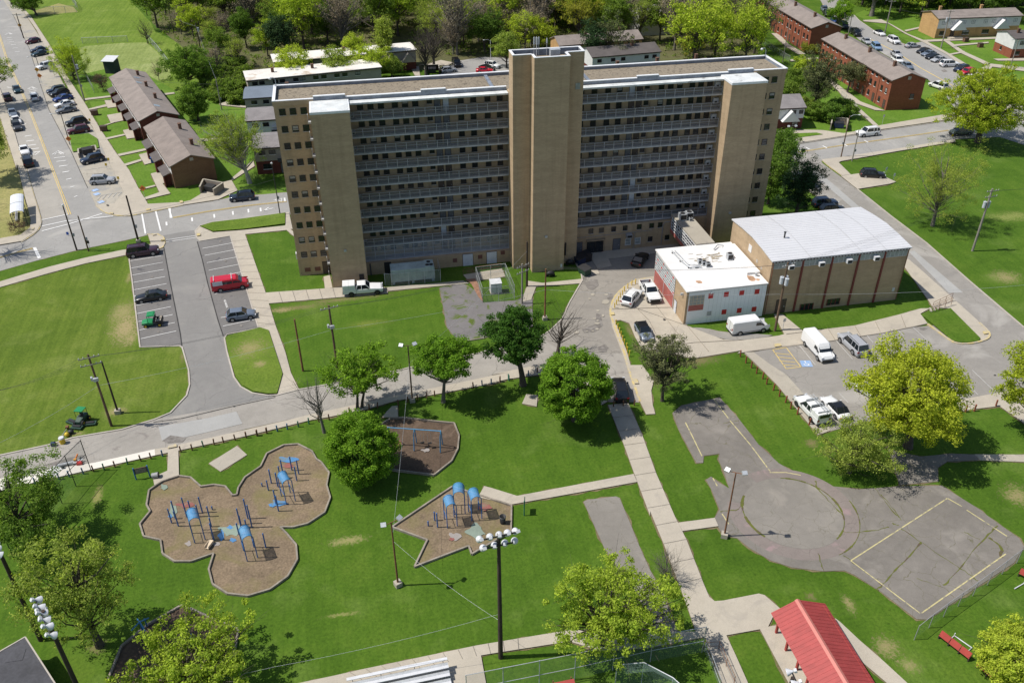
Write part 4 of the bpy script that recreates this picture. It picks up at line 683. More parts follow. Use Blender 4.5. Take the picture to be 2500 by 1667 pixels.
def door(parent, M, w, h, m='door_brown', name='door'):
    mb = MB(); mb.box(-w/2, -.05, 0, w/2, .02, h, 0, M); mb.box(-w/2-.07, -.03, 0, -w/2-.002, .02, h+.07, 1, M); mb.box(w/2+.002, -.03, 0, w/2+.07, .02, h+.07, 1, M); mb.box(-w/2, -.03, h+.002, w/2, .02, h+.07, 1, M)
    d = mb.obj(name, [m, 'window_frame'], parent)
    mb = MB(); mb.box(w*.32, -.1, h*.45, w*.38, -.052, h*.52, 0, M); mb.obj('handle', 'galv', d); return d
for k in range(10):
    for x in (13.84, 15.13): door(bl_, T(x, YF, 25.57-FL*k), .85, 2.0, rngw.choice(['door_brown', 'door_grey', 'door_grey', 'door_brown', 'door_white'] if k in (0, 2, 6, 8) else ['door_brown', 'door_grey']))
    if k < 9:
        for x in (44.36, 45.59): door(bl_, T(x, YF, 25.8-FL*k), .85, 2.0, rngw.choice(['door_brown', 'door_grey', 'door_white'] if k in (0, 6, 7) else ['door_brown', 'door_grey']))
mb = MB()
for k in range(10): mb.box(11.9, YF-.12, 25.32-FL*k+.25, 12.1, YF-.003, 27.8-FL*k)
mb.obj('wall_pier', 'tan_brick_dark', bl_); mb = MB()
for k in range(9): mb.box(47.4, YF-.12, 25.55-FL*k+.25, 47.6, YF-.003, 27.9-FL*k)
mb.obj('wall_pier', 'tan_brick_dark', bl_)
for k in range(9):
    mb = MB(); mb.box(57.9, 126.9, 26.45-FL*k, 58.74, 127.38, 27.35-FL*k); mb.box(58.1, 126.87, 26.55-FL*k, 58.5, 126.898, 26.9-FL*k, 1); mb.obj('meter_box', ['white_metal', 'window_glass'], bl_)
    mb = MB(); mb.box(.77, 126.0, 25.9-FL*k, 1.35, 126.5, 26.4-FL*k); mb.box(.85, 125.97, 26.0-FL*k, 1.2, 125.998, 26.25-FL*k, 1); mb.obj('air_conditioner', ['white_metal', 'window_glass'], bl_)
for nm, xa, xb, yf in (('a', -4.75, .75, 122.1), ('b', 58.8, 64.6, 122.85)):
    t = MB(); t.box(xa, yf, 0, xb, YF-.005, 28.0); t = t.obj('stair_tower', 'tan_brick', bl_)
    m = MB(); m.box(xa-.06, yf-.06, 28.002, xb+.06, YF-.2, 28.35); m.box(xa+.15, yf+.15, 28.35, xb-.15, YF-.25, 28.38, 1); m.obj('roof', ['coping', 'canopy_white'], t)
    m = MB(); cx = (xa+xb)/2-.2; m.box(cx-.2, yf-.22, 6.3, cx+.2, yf-.003, 6.6); m.obj('wall_light', 'galv', t)
    window('louvre', t, T(xb-.9, yf, 1.6), .75, .95)
m = MB()
for k in range(11):
    m.box(-5.35, 126.2, 25.35-FL*k, -4.76, 127.28, 25.6-FL*k)
    for y in (126.22, 126.75): m.box(-5.33, y, 25.6-FL*k, -5.27, y+.06, 26.6-FL*k)
    m.box(-5.33, 126.2, 26.6-FL*k, -5.27, 127.28, 26.66-FL*k)
m.obj('landing', 'slab_edge', bl_)
tw = [(24.45, 122.6), (27.2, 122.6), (27.2, 120.7), (32.45, 120.7), (32.45, 122.7), (35.1, 122.7), (35.1, 125.45), (24.45, 125.45)]
t = MB(); t.prism(tw, 0, 33.5); t.box(24.47, 125.44, 0, 35.08, YF-.006, 28.3); t = t.obj('lift_tower', 'tan_brick', bl_)
m = MB(); m.prism([(24.75, 122.9), (27.5, 122.9), (27.5, 121), (32.15, 121), (32.15, 123), (34.8, 123), (34.8, 125.2), (24.75, 125.2)], 33.48, 33.55); m.obj('roof', 'gravel_roof', t)
m = MB(); n = len(tw)
for i in range(n):
    a, b = tw[i], tw[(i+1) % n]; L, R = offset_line([a, b], 0, .28); d = Vector((b[0]-a[0], b[1]-a[1])).normalized()*.28
    q = [a, b, (R[1][0]-0, R[1][1]-0), (R[0][0], R[0][1])]
    z = 34.42+i*.0022; mbx = MB(); 
    band(m, [a, b], .06, .28, 33.45+i*.001, z, 1); band(m, [(a[0]-d[0]*.15, a[1]-d[1]*.15), (b[0]+d[0]*.15, b[1]+d[1]*.15)], -.04, .32, z, z+.09, 0)
m.obj('parapet', ['coping', 'flashing'], t)
m = MB()
for i in range(n): band(m, [tw[i], tw[(i+1) % n]], -.004-i*.0004, .058, 33.3+i*.002, 34.415+i*.0022)
m.obj('brick_band', 'tan_brick', t)
m = MB(); m.box(30.2, 123.3, 33.56, 31.6, 124.3, 34.7); m.box(30.15, 123.25, 34.7, 31.65, 124.35, 34.76); m.obj('roof_vent', 'galv', t)
m = MB()
for i, (x, y) in enumerate(((28.0, 124.6), (28.35, 124.65), (28.7, 124.6), (28.35, 124.3), (30.0, 125.0))):
    m.tube([(x, y, 33.5), (x, y, 36.4-.3*(i == 4))], .03, n=6); m.box(x-.09, y-.06, 35.3, x+.09, y+.06, 36.3-.4*(i == 4))
m.obj('antenna', 'white_metal', t)
m = MB(); m.box(33.9, 122.62, 29.0, 34.6, 122.697, 29.9); m.obj('vent_grille', 'frosted', t)
m = MB(); m.box(29.2, 120.45, 6.2, 29.6, 120.697, 6.5); m.obj('wall_light', 'galv', t); m = MB(); m.box(31.9, 120.6, .5, 32.2, 120.697, 1.1); m.obj('wall_sign', 'white_metal', t)
m = MB()
for x in (32.75, 33.15): m.tube([(x, 122.45, 1.7), (x, 122.45, 3.9)], .15, n=10)
m.obj('gas_riser', 'black_metal', t)
# ground floor on the court: windows, doors, entrance
for i, x in enumerate((38.27, 40.08, 42.21, 44.23, 46.71, 48.9, 50.42)): window('window', bl_, T(x, 125.5, 4.1), .8, .9)
for x in (48.84, 51.86): window('window', bl_, T(x, 125.5, 1.6), .8, .9)
for x in (44.91, 46.64): window('window', bl_, T(x, 125.5, 1.5), 1.0, 1.2, 'white_sill', 'sill_grey', 'frosted')
m = MB(); m.box(37.7, 125.3, 0, 40.5, 125.52, 2.45, 0); m.box(37.85, 125.26, .05, 39.0, 125.299, 2.3, 1); m.box(39.2, 125.26, .05, 40.35, 125.299, 2.3, 1); m.box(37.5, 124.9, 2.452, 40.7, 125.498, 2.6, 2); m.obj('entrance', ['window_frame', 'glass', 'tan_brick_dark'], bl_)
door(bl_, T(42.9, 125.5, 0), 1.2, 2.2, 'door_grey'); door(bl_, T(36.2, 125.5, 0), 1.3, 2.2, 'door_grey'); door(bl_, T(1.4, 125.3, 0), .1, 2.0, 'door_grey')
m = MB(); m.box(44.4, 124.7, 2.5, 45.4, 125.497, 3.1); m.box(44.5, 124.68, 2.6, 45.3, 124.698, 3.0, 1); m.obj('air_conditioner', ['grey_metal', 'window_frame'], bl_)
m = MB(); m.tube([(36, 125.42, 3.1), (41, 125.42, 3.15), (49, 125.42, 3.25)], .035, n=6); m.tube([(46.0, 125.42, .2), (46.0, 125.42, 3.2)], .04, n=6); m.tube([(50.9, 125.42, .3), (50.9, 125.42, 4.0), (51.2, 125.42, 4.5), (54, 125.42, 4.6)], .06, n=6); m.obj('pipe', 'grey_metal', bl_)
for x in (17.35, 21.35): door(bl_, T(x, 125.3, 0), 1.65, 2.1, 'door_white', 'double_door')
for x, z in ((15.2, 1.2), (19.4, 1.4), (23.2, 1.8)): m = MB(); m.box(x-.35, 125.22, z-.35, x+.35, 125.297, z+.35); m.obj('louvre', 'louver_red', bl_)
door(bl_, T(-5.6, YF-.1, .05), 1.05, 2.1, 'door_brown'); door(bl_, T(4.2, 125.3, 0), 1.0, 2.0, 'black_metal')
for x in (-8.6, -7.0): m = MB(); m.box(x-.45, YF-.16, .65, x+.45, YF-.103, 1.35); m.obj('louvre', 'louver_red', bl_)
m = MB(); m.box(X0-.3, 129, 2.2, X0-.003, 129.8, 3.2); m.obj('utility_box', 'white_metal', bl_)
for x, y in ((X0+.3, YB-.4), (X1-.3, YB-.4)):
    m = MB(); m.tube([(x, y, 28.6), (x, y, 29.6), (x-.25, y+.05, 30.0), (x-.6, y+.05, 30.0)], .05, n=6); m.ball((x-.75, y+.05, 29.85), .24, 8, 1, (1, 1, .8)); m.obj('roof_lamp', ['galv', 'white_metal'], bl_)
# ---------------------------------------------------------------- link bridge, community annex, gymnasium
br = thing('covered_bridge', (53.75, 119, 0), 'enclosed footbridge with lattice windows linking the tower block to the white roofed annex', 'footbridge')
L_ = lambda mb, name, m, par: (lambda o: setattr(o, 'location', tuple(-Vector(par.location))) or o)(mb.obj(name, m, par))
m = MB(); m.box(52.3, 114.05, 2.6, 55.2, 125.45, 5.7); L_(m, 'body', 'faded_red', br)
m = MB(); m.box(52.2, 114.03, 5.702, 55.3, 125.47, 5.95); L_(m, 'roof', 'concrete_grey', br)
m = MB()
for i in range(13): y = 114.4+i*.88; m.box(52.2, y-.05, 3.5, 52.298, y+.05, 5.6)
for z in (3.5, 4.0, 4.5, 5.0, 5.55): m.box(52.19, 114.3, z-.04, 52.296, 125.1, z+.04)
for i in range(12):
    for j in range(4): m.box(52.27, 114.5+i*.88, 3.56+j*.5, 52.297, 115.2+i*.88, 3.94+j*.5, 1 if rngw.random() > .25 else 2)
L_(m, 'lattice_window', ['white_metal', 'window_glass', 'frosted'], br)
m = MB(); m.tube([(52.6, 115, 0), (52.6, 115, 2.6)], .15, n=8); m.tube([(54.9, 118, 0), (54.9, 118, 2.6)], .15, n=8); L_(m, 'support', 'grey_metal', br)
def ac_unit(x, y, z, s, label, fans=1, cat='air conditioner', grp=None, r=0, w=.9, d=.9, h=.9):
    o = thing('condenser_unit', (x, y, z), label, cat, grp, r)
    m = MB(); m.box(-w/2*s, -d/2*s, .08, w/2*s, d/2*s, h*s); m.box(-w/2*s+.05, -d/2*s+.05, 0, w/2*s-.05, d/2*s-.05, .08); m.obj('casing', 'galv', o)
    m = MB(); m.tube([(0, 0, h*s), (0, 0, h*s+.05)], .38*s*w, n=12); m.obj('fan_guard', 'black_metal', o)
    m = MB(); m.box(-w/2*s+.06, -d/2*s-.015, .2, w/2*s-.06, -d/2*s-.003, h*s-.1); m.obj('grille', 'window_frame', o); return o
for i, (x, y) in enumerate(((53.2, 123.0), (54.5, 123.4), (54.4, 122.3))): ac_unit(x, y, 5.95, 1.25 if i < 2 else .6, ['grey condenser with round fan on the footbridge roof, left of the big pair', 'grey condenser with round fan on the footbridge roof, right of the big pair', 'small white unit in front of the two condensers on the bridge'][i], grp='condensers on the footbridge' if i < 2 else None)
an = thing('annex_building', (45.6, 100.65, 0), 'two storey community annex with stained white flat roof and red window panels', 'building')
AX0, AX1, AY0, AY1, AZ = 45.6, 58.05, 100.65, 114.0, 5.55
def loc(par): 
    p = Vector(par.location); return lambda mb, name, m, pp=None, **k: (lambda o: (setattr(o, 'location', tuple(-p)) if pp is None else None, o)[1])(mb.obj(name, m, pp or par, **k))
A = loc(an)
m = MB(); m.box(AX0, AY0, 0, AX1, AY1, AZ); m.prism([(AX0-.012, AY0-.012), (AX0+.6, AY0-.012), (AX0+.6, AY0+.01), (AX0-.012, AY0+.01)], 0, AZ-.01); A(m, 'wall', 'tan_brick')
m = MB(); m.box(AX0+.32, AY0-.06, .05, AX1-.1, AY0-.02, AZ-.12)
A(m, 'front_cladding', 'white_block')
rf = MB(); rf.box(AX0-.15, AY0-.18, AZ+.002, AX1, AY1+.1, AZ+.18); rf = A(rf, 'roof', 'white_roof')
m = MB(); m.box(56.0, 103.4, AZ+.19, 58.04, 112.8, AZ+.55); A(m, 'raised_roof', 'white_roof', rf)
m = MB(); z = AZ+.186
for i in range(34):
    cx, cy = 52.4+rng.gauss(0, 1.1), 109.4+rng.gauss(0, .8); rx, ry = rng.uniform(.12, .75), rng.uniform(.06, .28)
    m.add([(cx+rx*math.cos(t*.52)*rng.uniform(.6, 1.2), cy+ry*math.sin(t*.52)*rng.uniform(.6, 1.2), z) for t in range(12)], [tuple(range(12))]); z += .0006
A(m, 'ponding_stain', 'pond_stain', rf)
m = MB()
for cx, cy, r in ((48.2, 102.8, .5), (56.2, 102.4, .8), (57, 101.8, .4)): m.add([(cx+r*math.cos(t*.7)*rng.uniform(.5, 1.2), cy+r*1.2*math.sin(t*.7)*rng.uniform(.5, 1.2), AZ+.188) for t in range(9)], [tuple(range(9))])
A(m, 'rust_stain', 'rust_stain', rf)
m = MB(); m.tube([(47.6, 112.6, AZ+.4), (47.9, 109.2, AZ+.4), (48.4, 107.0, AZ+.4), (50.2, 106.9, AZ+.4)], .1, n=8); m.tube([(48.1, 112.6, AZ+.4), (48.6, 108, AZ+.4), (50.3, 107.4, AZ+.4)], .08, n=8); m.tube([(54.2, 111.8, AZ+.4), (55.2, 112.8, AZ+.6), (56.0, 112.4, AZ+.6)], .1, n=8)
for x, y in ((47.65, 112.2), (47.9, 109.4), (48.4, 107.2), (49.5, 107)): m.box(x-.2, y-.12, AZ+.19, x+.3, y+.12, AZ+.3, 1)
A(m, 'duct_pipe', ['galv', 'black_metal'], rf)
for i, (x, y) in enumerate(((50.5, 108.3), (50.9, 107.7), (51.3, 107.1))): ac_unit(x, y, AZ+.18, .75, ['grey condenser on white annex roof, rearmost of the row of three', 'grey condenser on white annex roof, middle of the row of three', 'grey condenser on white annex roof, front of the row of three'][i], grp='row of condensers on the annex roof')
ac_unit(55.4, 108.6, AZ+.18, .95, 'lone white condenser beside the brown stain on the annex roof', h=1.1)
m = MB(); m.tube([(57.2, 102.9, AZ+.18), (57.2, 102.9, AZ+.7)], .18, n=8); m.tube([(57.2, 102.9, AZ+.7), (57.2, 102.9, AZ+.8)], .3, .1, n=8); A(m, 'roof_vent', 'galv', rf)
for x, z in ((49.3, 4.55), (51.7, 4.55), (54.1, 4.5), (56.5, 4.45), (51.75, 1.55), (54.15, 1.5), (56.5, 1.45)):
    m = MB(); m.box(x-.36, AY0-.1, z-.4, x+.36, AY0-.062, z+.4); m.box(x-.4, AY0-.08, z+.402, x+.4, AY0-.063, z+.44, 1); A(m, 'window_board', ['bright_red', 'white_sill'])
o = window('window', an, T(0, 0, 0), .75, .75, 'white_sill', 'white_sill', 'frosted'); o.location = Vector((49.4, AY0-.06, 1.6))-Vector(an.location)
m = MB(); m.box(46.05, AY0-.1, 2.35, 48.35, AY0-.062, 3.3, 2); m.box(46.05, AY0-.09, 3.302, 48.35, AY0-.061, 4.9, 1)
for x in (46.05, 46.6, 47.2, 47.75, 48.27): m.box(x, AY0-.12, 3.3, x+.07, AY0-.091, 4.9, 0)
for z in (3.3, 3.8, 4.3, 4.85): m.box(46.06, AY0-.117, z, 48.33, AY0-.0912, z+.06, 0)
A(m, 'stair_window', ['cream', 'frosted', 'faded_red'])
m = MB()
for i in range(14): m.box(49.2+i*.62, AY0-.066, .1, 49.215+i*.62, AY0-.061, AZ-.15)
A(m, 'panel_joint', 'frosted')
sw = MB(); y0, y1 = 105.2, 113.7; sw.box(AX0-.05, y0, .1, AX0-.003, y1, 2.5, 1); sw.box(AX0-.04, y0, 2.5, AX0-.0025, y1, 5.3, 2)
for i in range(15): y = y0+(y1-y0)*i/14; sw.box(AX0-.09, y-.045, .1, AX0-.051, y+.045, 5.35, 0) if i % 7 == 0 else sw.box(AX0-.09, y-.035, 2.5, AX0-.041, y+.035, 5.35, 0)
for z in (2.5, 2.95, 3.4, 3.85, 4.3, 4.75, 5.3): sw.box(AX0-.085, y0, z-.035, AX0-.042, y1, z+.035, 0)
for i in range(14):
    for j in range(6):
        if (i*3+j*5) % 7 == 0: sw.box(AX0-.06, y0+(y1-y0)*i/14+.08, 2.55+j*.45, AX0-.043, y0+(y1-y0)*(i+1)/14-.08, 2.9+j*.45, 1 if (i+j) % 2 else 3)
A(sw, 'window_wall', ['white_metal', 'faded_red', 'frosted', 'bright_red'])
door(an, T(0, 0, 0), .9, 2.1, 'door_white').matrix_local = T(-.02, 3.6, 0, -math.pi/2)
m = MB(); m.box(AX0-.4, 101.8, 4.4, AX0-.003, 102.1, 4.7); m.box(49.15, AY0-.35, 5.0, 49.4, AY0-.07, 5.2); A(m, 'wall_light', 'galv')
gy = thing('gymnasium', (58.35, 101, 0), 'tan brick gymnasium with pale standing seam metal roof and dark red pilasters', 'building')
Gm = loc(gy); GX0, GX1, GY0, GY1 = 58.36, 80.2, 101.0, 115.0
prof = [(101.0, 8.95), (104.5, 9.3), (107.9, 9.5), (111.5, 9.3), (115.0, 8.95)]
m = MB(); vs = [(x, y, z) for x in (GX0, GX1) for y, z in [(101, 0)]+prof+[(115, 0)]]; n = 7
m.add(vs, [tuple(range(n))[::-1], tuple(range(n, 2*n)), (0, 6, 13, 7)[::-1]]+[(i, i+1, n+i+1, n+i)[::-1] for i in range(n-1)]); Gm(m, 'wall', 'tan_brick')
rp = [(100.75, 8.98)]+[(y, z+.04) for y, z in prof]+[(115.3, 8.98)]
m = MB(); k = len(rp); xa, xb = GX0-.15, GX1+.3
m.add([(x, y, z+h) for h in (0, .16) for x in (xa, xb) for y, z in rp], [(i, i+1, k+i+1, k+i) for i in range(k-1)]+[(2*k+i, 2*k+i+1, 3*k+i+1, 3*k+i)[::-1] for i in range(k-1)]+[(0, 2*k, 3*k, k)[::-1], (k-1, 2*k-1, 4*k-1, 3*k-1)[::-1]]+[(i, 2*k+i, 2*k+i+1, i+1)[::-1] for i in range(k-1)]+[(k+i, k+i+1, 3*k+i+1, 3*k+i)[::-1] for i in range(k-1)])
gr = Gm(m, 'roof', 'metal_roof')
m = MB()
zr = lambda y: np.interp(y, [p[0] for p in rp], [p[1] for p in rp])+.16
for i in range(22):
    y = 101.1+i*.64; m.box(xa, y-.02, zr(y)-.02, xb, y+.02, zr(y)+.025)
Gm(m, 'seam', 'metal_roof', gr)
m = MB()
for x in (64.2, 72.4, 76.3):
    for (ya, yb) in ((100.8, 104.4), (104.5, 107.8), (108, 111.4), (111.6, 115.2)):
        za, zb = zr(ya), zr(yb); m.add([(x-.06, ya, za+.03), (x+.06, ya, za+.03), (x+.06, yb, zb+.03), (x-.06, yb, zb+.03)], [(0, 1, 2, 3)])
Gm(m, 'lap_joint', 'metal_roof_seam', gr)
m = MB(); m.tube([(62.8, 106.6, 9.5), (62.8, 106.6, 10.5)], .12, n=8); m.tube([(62.8, 106.6, 10.5), (62.8, 106.6, 10.6)], .2, n=8); Gm(m, 'flue', 'black_metal', gr)
m = MB(); m.box(GX0, GY0-.28, 8.82, GX1, GY0-.2, 8.97, 0)
for i in range(44): m.box(GX0+.1+i*.495, GY0-.3, 8.83, GX0+.32+i*.495, GY0-.281, 8.95, 1)
Gm(m, 'gutter', ['fascia_brown', 'metal_roof_seam'], gr)
for x in (63.25, 67.9, 72.2, 76.4): m = MB(); m.box(x-.14, GY0-.16, 0, x+.14, GY0-.003, 8.8); Gm(m, 'pilaster', 'red_pilaster')
for i, (xa_, xb_) in enumerate(((58.6, 63.05), (63.45, 67.7), (68.1, 72.0), (72.4, 76.2), (76.6, 80.0))):
    m = MB(); m.box(xa_, GY0-.05, 7.75, xb_, GY0-.004, 8.65, 1)
    nn = 5
    for j in range(nn+1): x = xa_+(xb_-xa_)*j/nn; m.box(x-.03, GY0-.08, 7.75, x+.03, GY0-.051, 8.65, 0)
    m.box(xa_, GY0-.079, 7.7, xb_, GY0-.0045, 7.748, 0); Gm(m, 'clerestory_window', ['white_metal', 'frosted'])
for x in (61.2, 66.0, 70.4, 74.8):
    m = MB(); m.box(x-.42, GY0-.75, 7.72, x+.42, GY0-.09, 8.35, 0); m.box(x-.34, GY0-.77, 7.8, x+.34, GY0-.752, 8.25, 1); Gm(m, 'air_conditioner', ['white_metal', 'window_frame'])
for x, z in ((65.3, .55), (69.6, .9)):
    m = MB(); m.box(x-1.05, GY0-.06, z-.5, x+1.05, GY0-.004, z+.55, 1)
    for j in range(4): xx = x-1.05+.7*j; m.box(xx-.05, GY0-.1, z-.5, xx+.05, GY0-.061, z+.55, 0)
    Gm(m, 'louvre_window', ['red_pilaster', 'window_glass'])
d = door(gy, T(0, 0, 0), 1.5, 2.3, 'door_brown'); d.matrix_local = T(61.0-GX0, 0, 0)
m = MB(); m.box(GX0-.06, 107.6, 7.0, GX0-.003, 108.6, 8.1); Gm(m, 'wall_board', 'white_panel'); m = MB(); m.box(79.2, GY0-.06, 1.6, 79.6, GY0-.003, 2.2); Gm(m, 'wall_sign', 'white_metal')
m = MB(); m.box(GX0-.04, 105.2, 6.5, GX0-.003, 105.7, 7.0); m.box(GX0-.04, 103.6, 6.2, GX0-.003, 104.0, 6.6); Gm(m, 'vent_grille', 'sill_grey'); m = MB(); m.tube([(58.5, 100.8, .2), (58.5, 100.8, 8.8)], .07, n=6); m.tube([(80.1, 100.8, .2), (80.1, 100.8, 8.8)], .06, n=6); Gm(m, 'downpipe', 'rust')
# ---------------------------------------------------------------- gabled and flat housing rows
def house(name, label, cat, P0, P1, width, eave, rise, wall, roof, side=1, over=0.35, chim=(), wins=(), doors=(), upper=None, group=None, gmat=None, chim_m='chimney', flat=False, roofside=None, sillm='white_sill', sky=()):
    """P0->P1: the long side that faces us; width runs to the other long side (side = +1 left of P0->P1, -1 right)"""
    p0, p1 = Vector((*P0, 0)), Vector((*P1, 0)); u = (p1-p0); L = u.length; u.normalize(); v = Vector((-u.y, u.x, 0))*side
    ang = math.atan2(u.y, u.x)
    root = thing(name, (p0.x, p0.y, 0), label, cat, group)
    M = Matrix(((u.x, v.x, 0, 0), (u.y, v.y, 0, 0), (0, 0, 1, 0), (0, 0, 0, 1)))
    def B(fn, nm, m, par=None):
        mb = MB(); fn(mb); mb.v = [tuple(M @ Vector(q)) for q in mb.v]
        if side < 0: mb.f = [f[::-1] for f in mb.f]
        return mb.obj(nm, m, par or root)
    W_ = width
    def walls(mb):
        h0 = eave if upper is None else eave*upper[1]
        if flat or rise == 0: mb.box(0, 0, -.3, L, W_, h0)
        elif upper: mb.box(0, 0, -.3, L, W_, h0)
        else:
            mb.add([(x, y, z) for x in (0, L) for y, z in ((0, -.3), (0, eave), (W_/2, eave+rise), (W_, eave), (W_, -.3))], [(0, 1, 2, 3, 4), (9, 8, 7, 6, 5), (0, 5, 6, 1), (4, 3, 8, 9)])
    B(walls, 'wall', wall)
    if upper:
        def up_(mb):
            h0 = eave*upper[1]; a, b = -.06, W_+.06
            mb.add([(x, y, z) for x in (-.06, L+.06) for y, z in ((a, h0), (a, eave), (W_/2, eave+(0 if flat else rise)), (b, eave), (b, h0))], [(0, 1, 2, 3, 4), (9, 8, 7, 6, 5), (0, 5, 6, 1), (4, 3, 8, 9), (0, 4, 9, 5)])
        B(up_, 'upper_wall', upper[0])
    def rf_(mb):
        o = over; 
        if flat: mb.box(-o, -o, eave+.01, L+o, W_+o, eave+.28)
        else:
            s = rise/(W_/2); t = .16
            pr = [(-o, eave-o*s+.02), (W_/2, eave+rise+.02), (W_+o, eave-o*s+.02)]
            mb.add([(x, y, z+h) for h in (0, t) for x in (-o, L+o) for y, z in pr], [(0, 1, 4, 3), (1, 2, 5, 4), (6, 9, 10, 7), (7, 10, 11, 8), (0, 3, 9, 6), (2, 8, 11, 5), (0, 6, 7, 1), (1, 7, 8, 2), (3, 4, 10, 9), (4, 5, 11, 10)])
    r = B(rf_, 'roof', roof)
    def fas(mb):
        o = over; s = 0 if flat else rise/(W_/2); z = eave-o*s
        mb.box(-o+.02, -o-.04, z+.01-.1, L+o-.02, -o-.003, z+.16); mb.box(-o+.02, W_+o+.003, z-.09, L+o-.02, W_+o+.04, z+.16)
    B(fas, 'fascia', 'fascia_brown', r)
    for (t, f) in chim:
        def ch(mb):
            z = eave+(0 if flat else rise*(1-abs(f-.5)*2)); x, y = L*t, W_*f; mb.box(x-.35, y-.3, z-.4, x+.35, y+.3, z+1.25); mb.box(x-.42, y-.37, z+1.252, x+.42, y+.37, z+1.38)
        B(ch, 'chimney', chim_m, r)
    for (t, f) in sky:
        def ch(mb):
            s = rise/(W_/2); x, y = L*t, W_*f; q = lambda a, b: (a, b, eave+rise*(1-abs(b/W_-.5)*2)+.22)
            mb.add([q(x-.7, y-.6), q(x+.7, y-.6), q(x+.7, y+.6), q(x-.7, y+.6)], [(0, 1, 2, 3)])
        B(ch, 'skylight', 'skylight', r)
    def place(s, t, z):   # wall point and outward turn
        if s == 'F': q, a = M @ Vector((L*t, 0, z)), ang + (0 if side > 0 else math.pi)
        if s == 'B': q, a = M @ Vector((L*t, W_, z)), ang + (math.pi if side > 0 else 0)
        if s == 'S': q, a = M @ Vector((0, W_*t, z)), ang - math.pi/2
        if s == 'E': q, a = M @ Vector((L, W_*t, z)), ang + math.pi/2
        return T(q.x, q.y, q.z, a)
    for (s, t, z, w_, h_) in wins:
        mm = place(s, t, z)
        if upper and z > eave*upper[1]: mm = mm @ Matrix.Translation((0, -.06, 0))
        window('window', root, mm, w_, h_, sill=sillm, lights=2 if w_ > 1.1 else 1)
    for (s, t, z, w_, h_, dm) in doors: door(root, place(s, t, z), w_, h_, dm)
    root['_L'] = L
    return root, M, L, B, r
def clean(o):
    if '_L' in o: del o['_L']
# left pair of brown rows
def porch(B, x, w, d, roofm, wallm, zt=2.9):
    def f(mb): mb.add([(x, -.05, zt), (x+w, -.05, zt), (x+w, -d, zt-.55), (x, -d, zt-.55), (x, -.05, zt+.12), (x+w, -.05, zt+.12), (x+w, -d, zt-.43), (x, -d, zt-.43)], [(0, 1, 2, 3), (4, 7, 6, 5), (0, 3, 7, 4), (1, 5, 6, 2), (3, 2, 6, 7)])
    p = B(f, 'porch_roof', roofm)
    B(lambda mb: (mb.box(x+w-1.0, -d+.1, 0, x+w-.8, -.1, zt-.62), mb.box(x+w-.8, -d+.1, 0, x+w-.1, -d+.3, zt-.62)), 'porch_wall', wallm, p)
for nm, P0, P1, np_, rm, lab, wm, sk in (('a', (-56.6, 233.0), (-44.3, 197.2), 5, 'shingle', 'long brown gabled row house with skylights beside the small white topped shed', 'maroon_brick', ((.22, .62), (.35, .58), (.88, .6))), ('b', (-42.4, 192.6), (-34.2, 168.4), 3, 'shingle_brown', 'brown gabled row house ending in a bare brick gable by the cross street', 'brown_brick', ())):
    Ln = math.dist(P0, P1)
    wins = [('F', (i+.5)/(np_*2), 3.7, 1.1, 1.0) for i in range(np_*2)]+[('B', (i+.5)/(np_*2), 3.7, 1.1, 1.0) for i in range(np_*2)]
    h = house('row_house', lab, 'house', P0, P1, 8.2, 4.6, 1.5, wm, rm, side=1, chim=[(.14, .72), (.42, .72), (.7, .72)] if nm == 'a' else [(.3, .72), (.72, .72)], wins=wins, sky=sk, upper=None, sillm='white_sill')
    for i in range(np_): porch(h[3], h[2]*(i+.25)/np_, h[2]/np_*.62, 1.7, 'shingle_dark', 'maroon_brick')
    h[3](lambda mb: mb.box(.2, -.05, 2.9, h[2]-.2, -.004, 4.4), 'upper_panel', 'white_panel'); clean(h[0])
    def vt(mb): mb.box(h[2]+.003, 3.75, 5.0, h[2]+.06, 4.45, 5.6)
    h[3](vt, 'gable_vent', 'sill_grey')
sh = thing('shed', (*g(1, 930, 595), 0), 'dark little shed with a pale lean-to roof standing in the mown grass', 'shed')
m = MB(); m.box(-1.5, -1.4, 0, 1.5, 1.4, 3.4); m.obj('wall', 'dark_wall', sh); m = MB(); m.slab4([(-1.8, -1.9, 3.42), (1.8, -1.9, 3.42), (1.8, 1.7, 4.1), (-1.8, 1.7, 4.1)], .12); m.obj('roof', 'white_metal', sh); sh.rotation_euler = (0, 0, -.3)
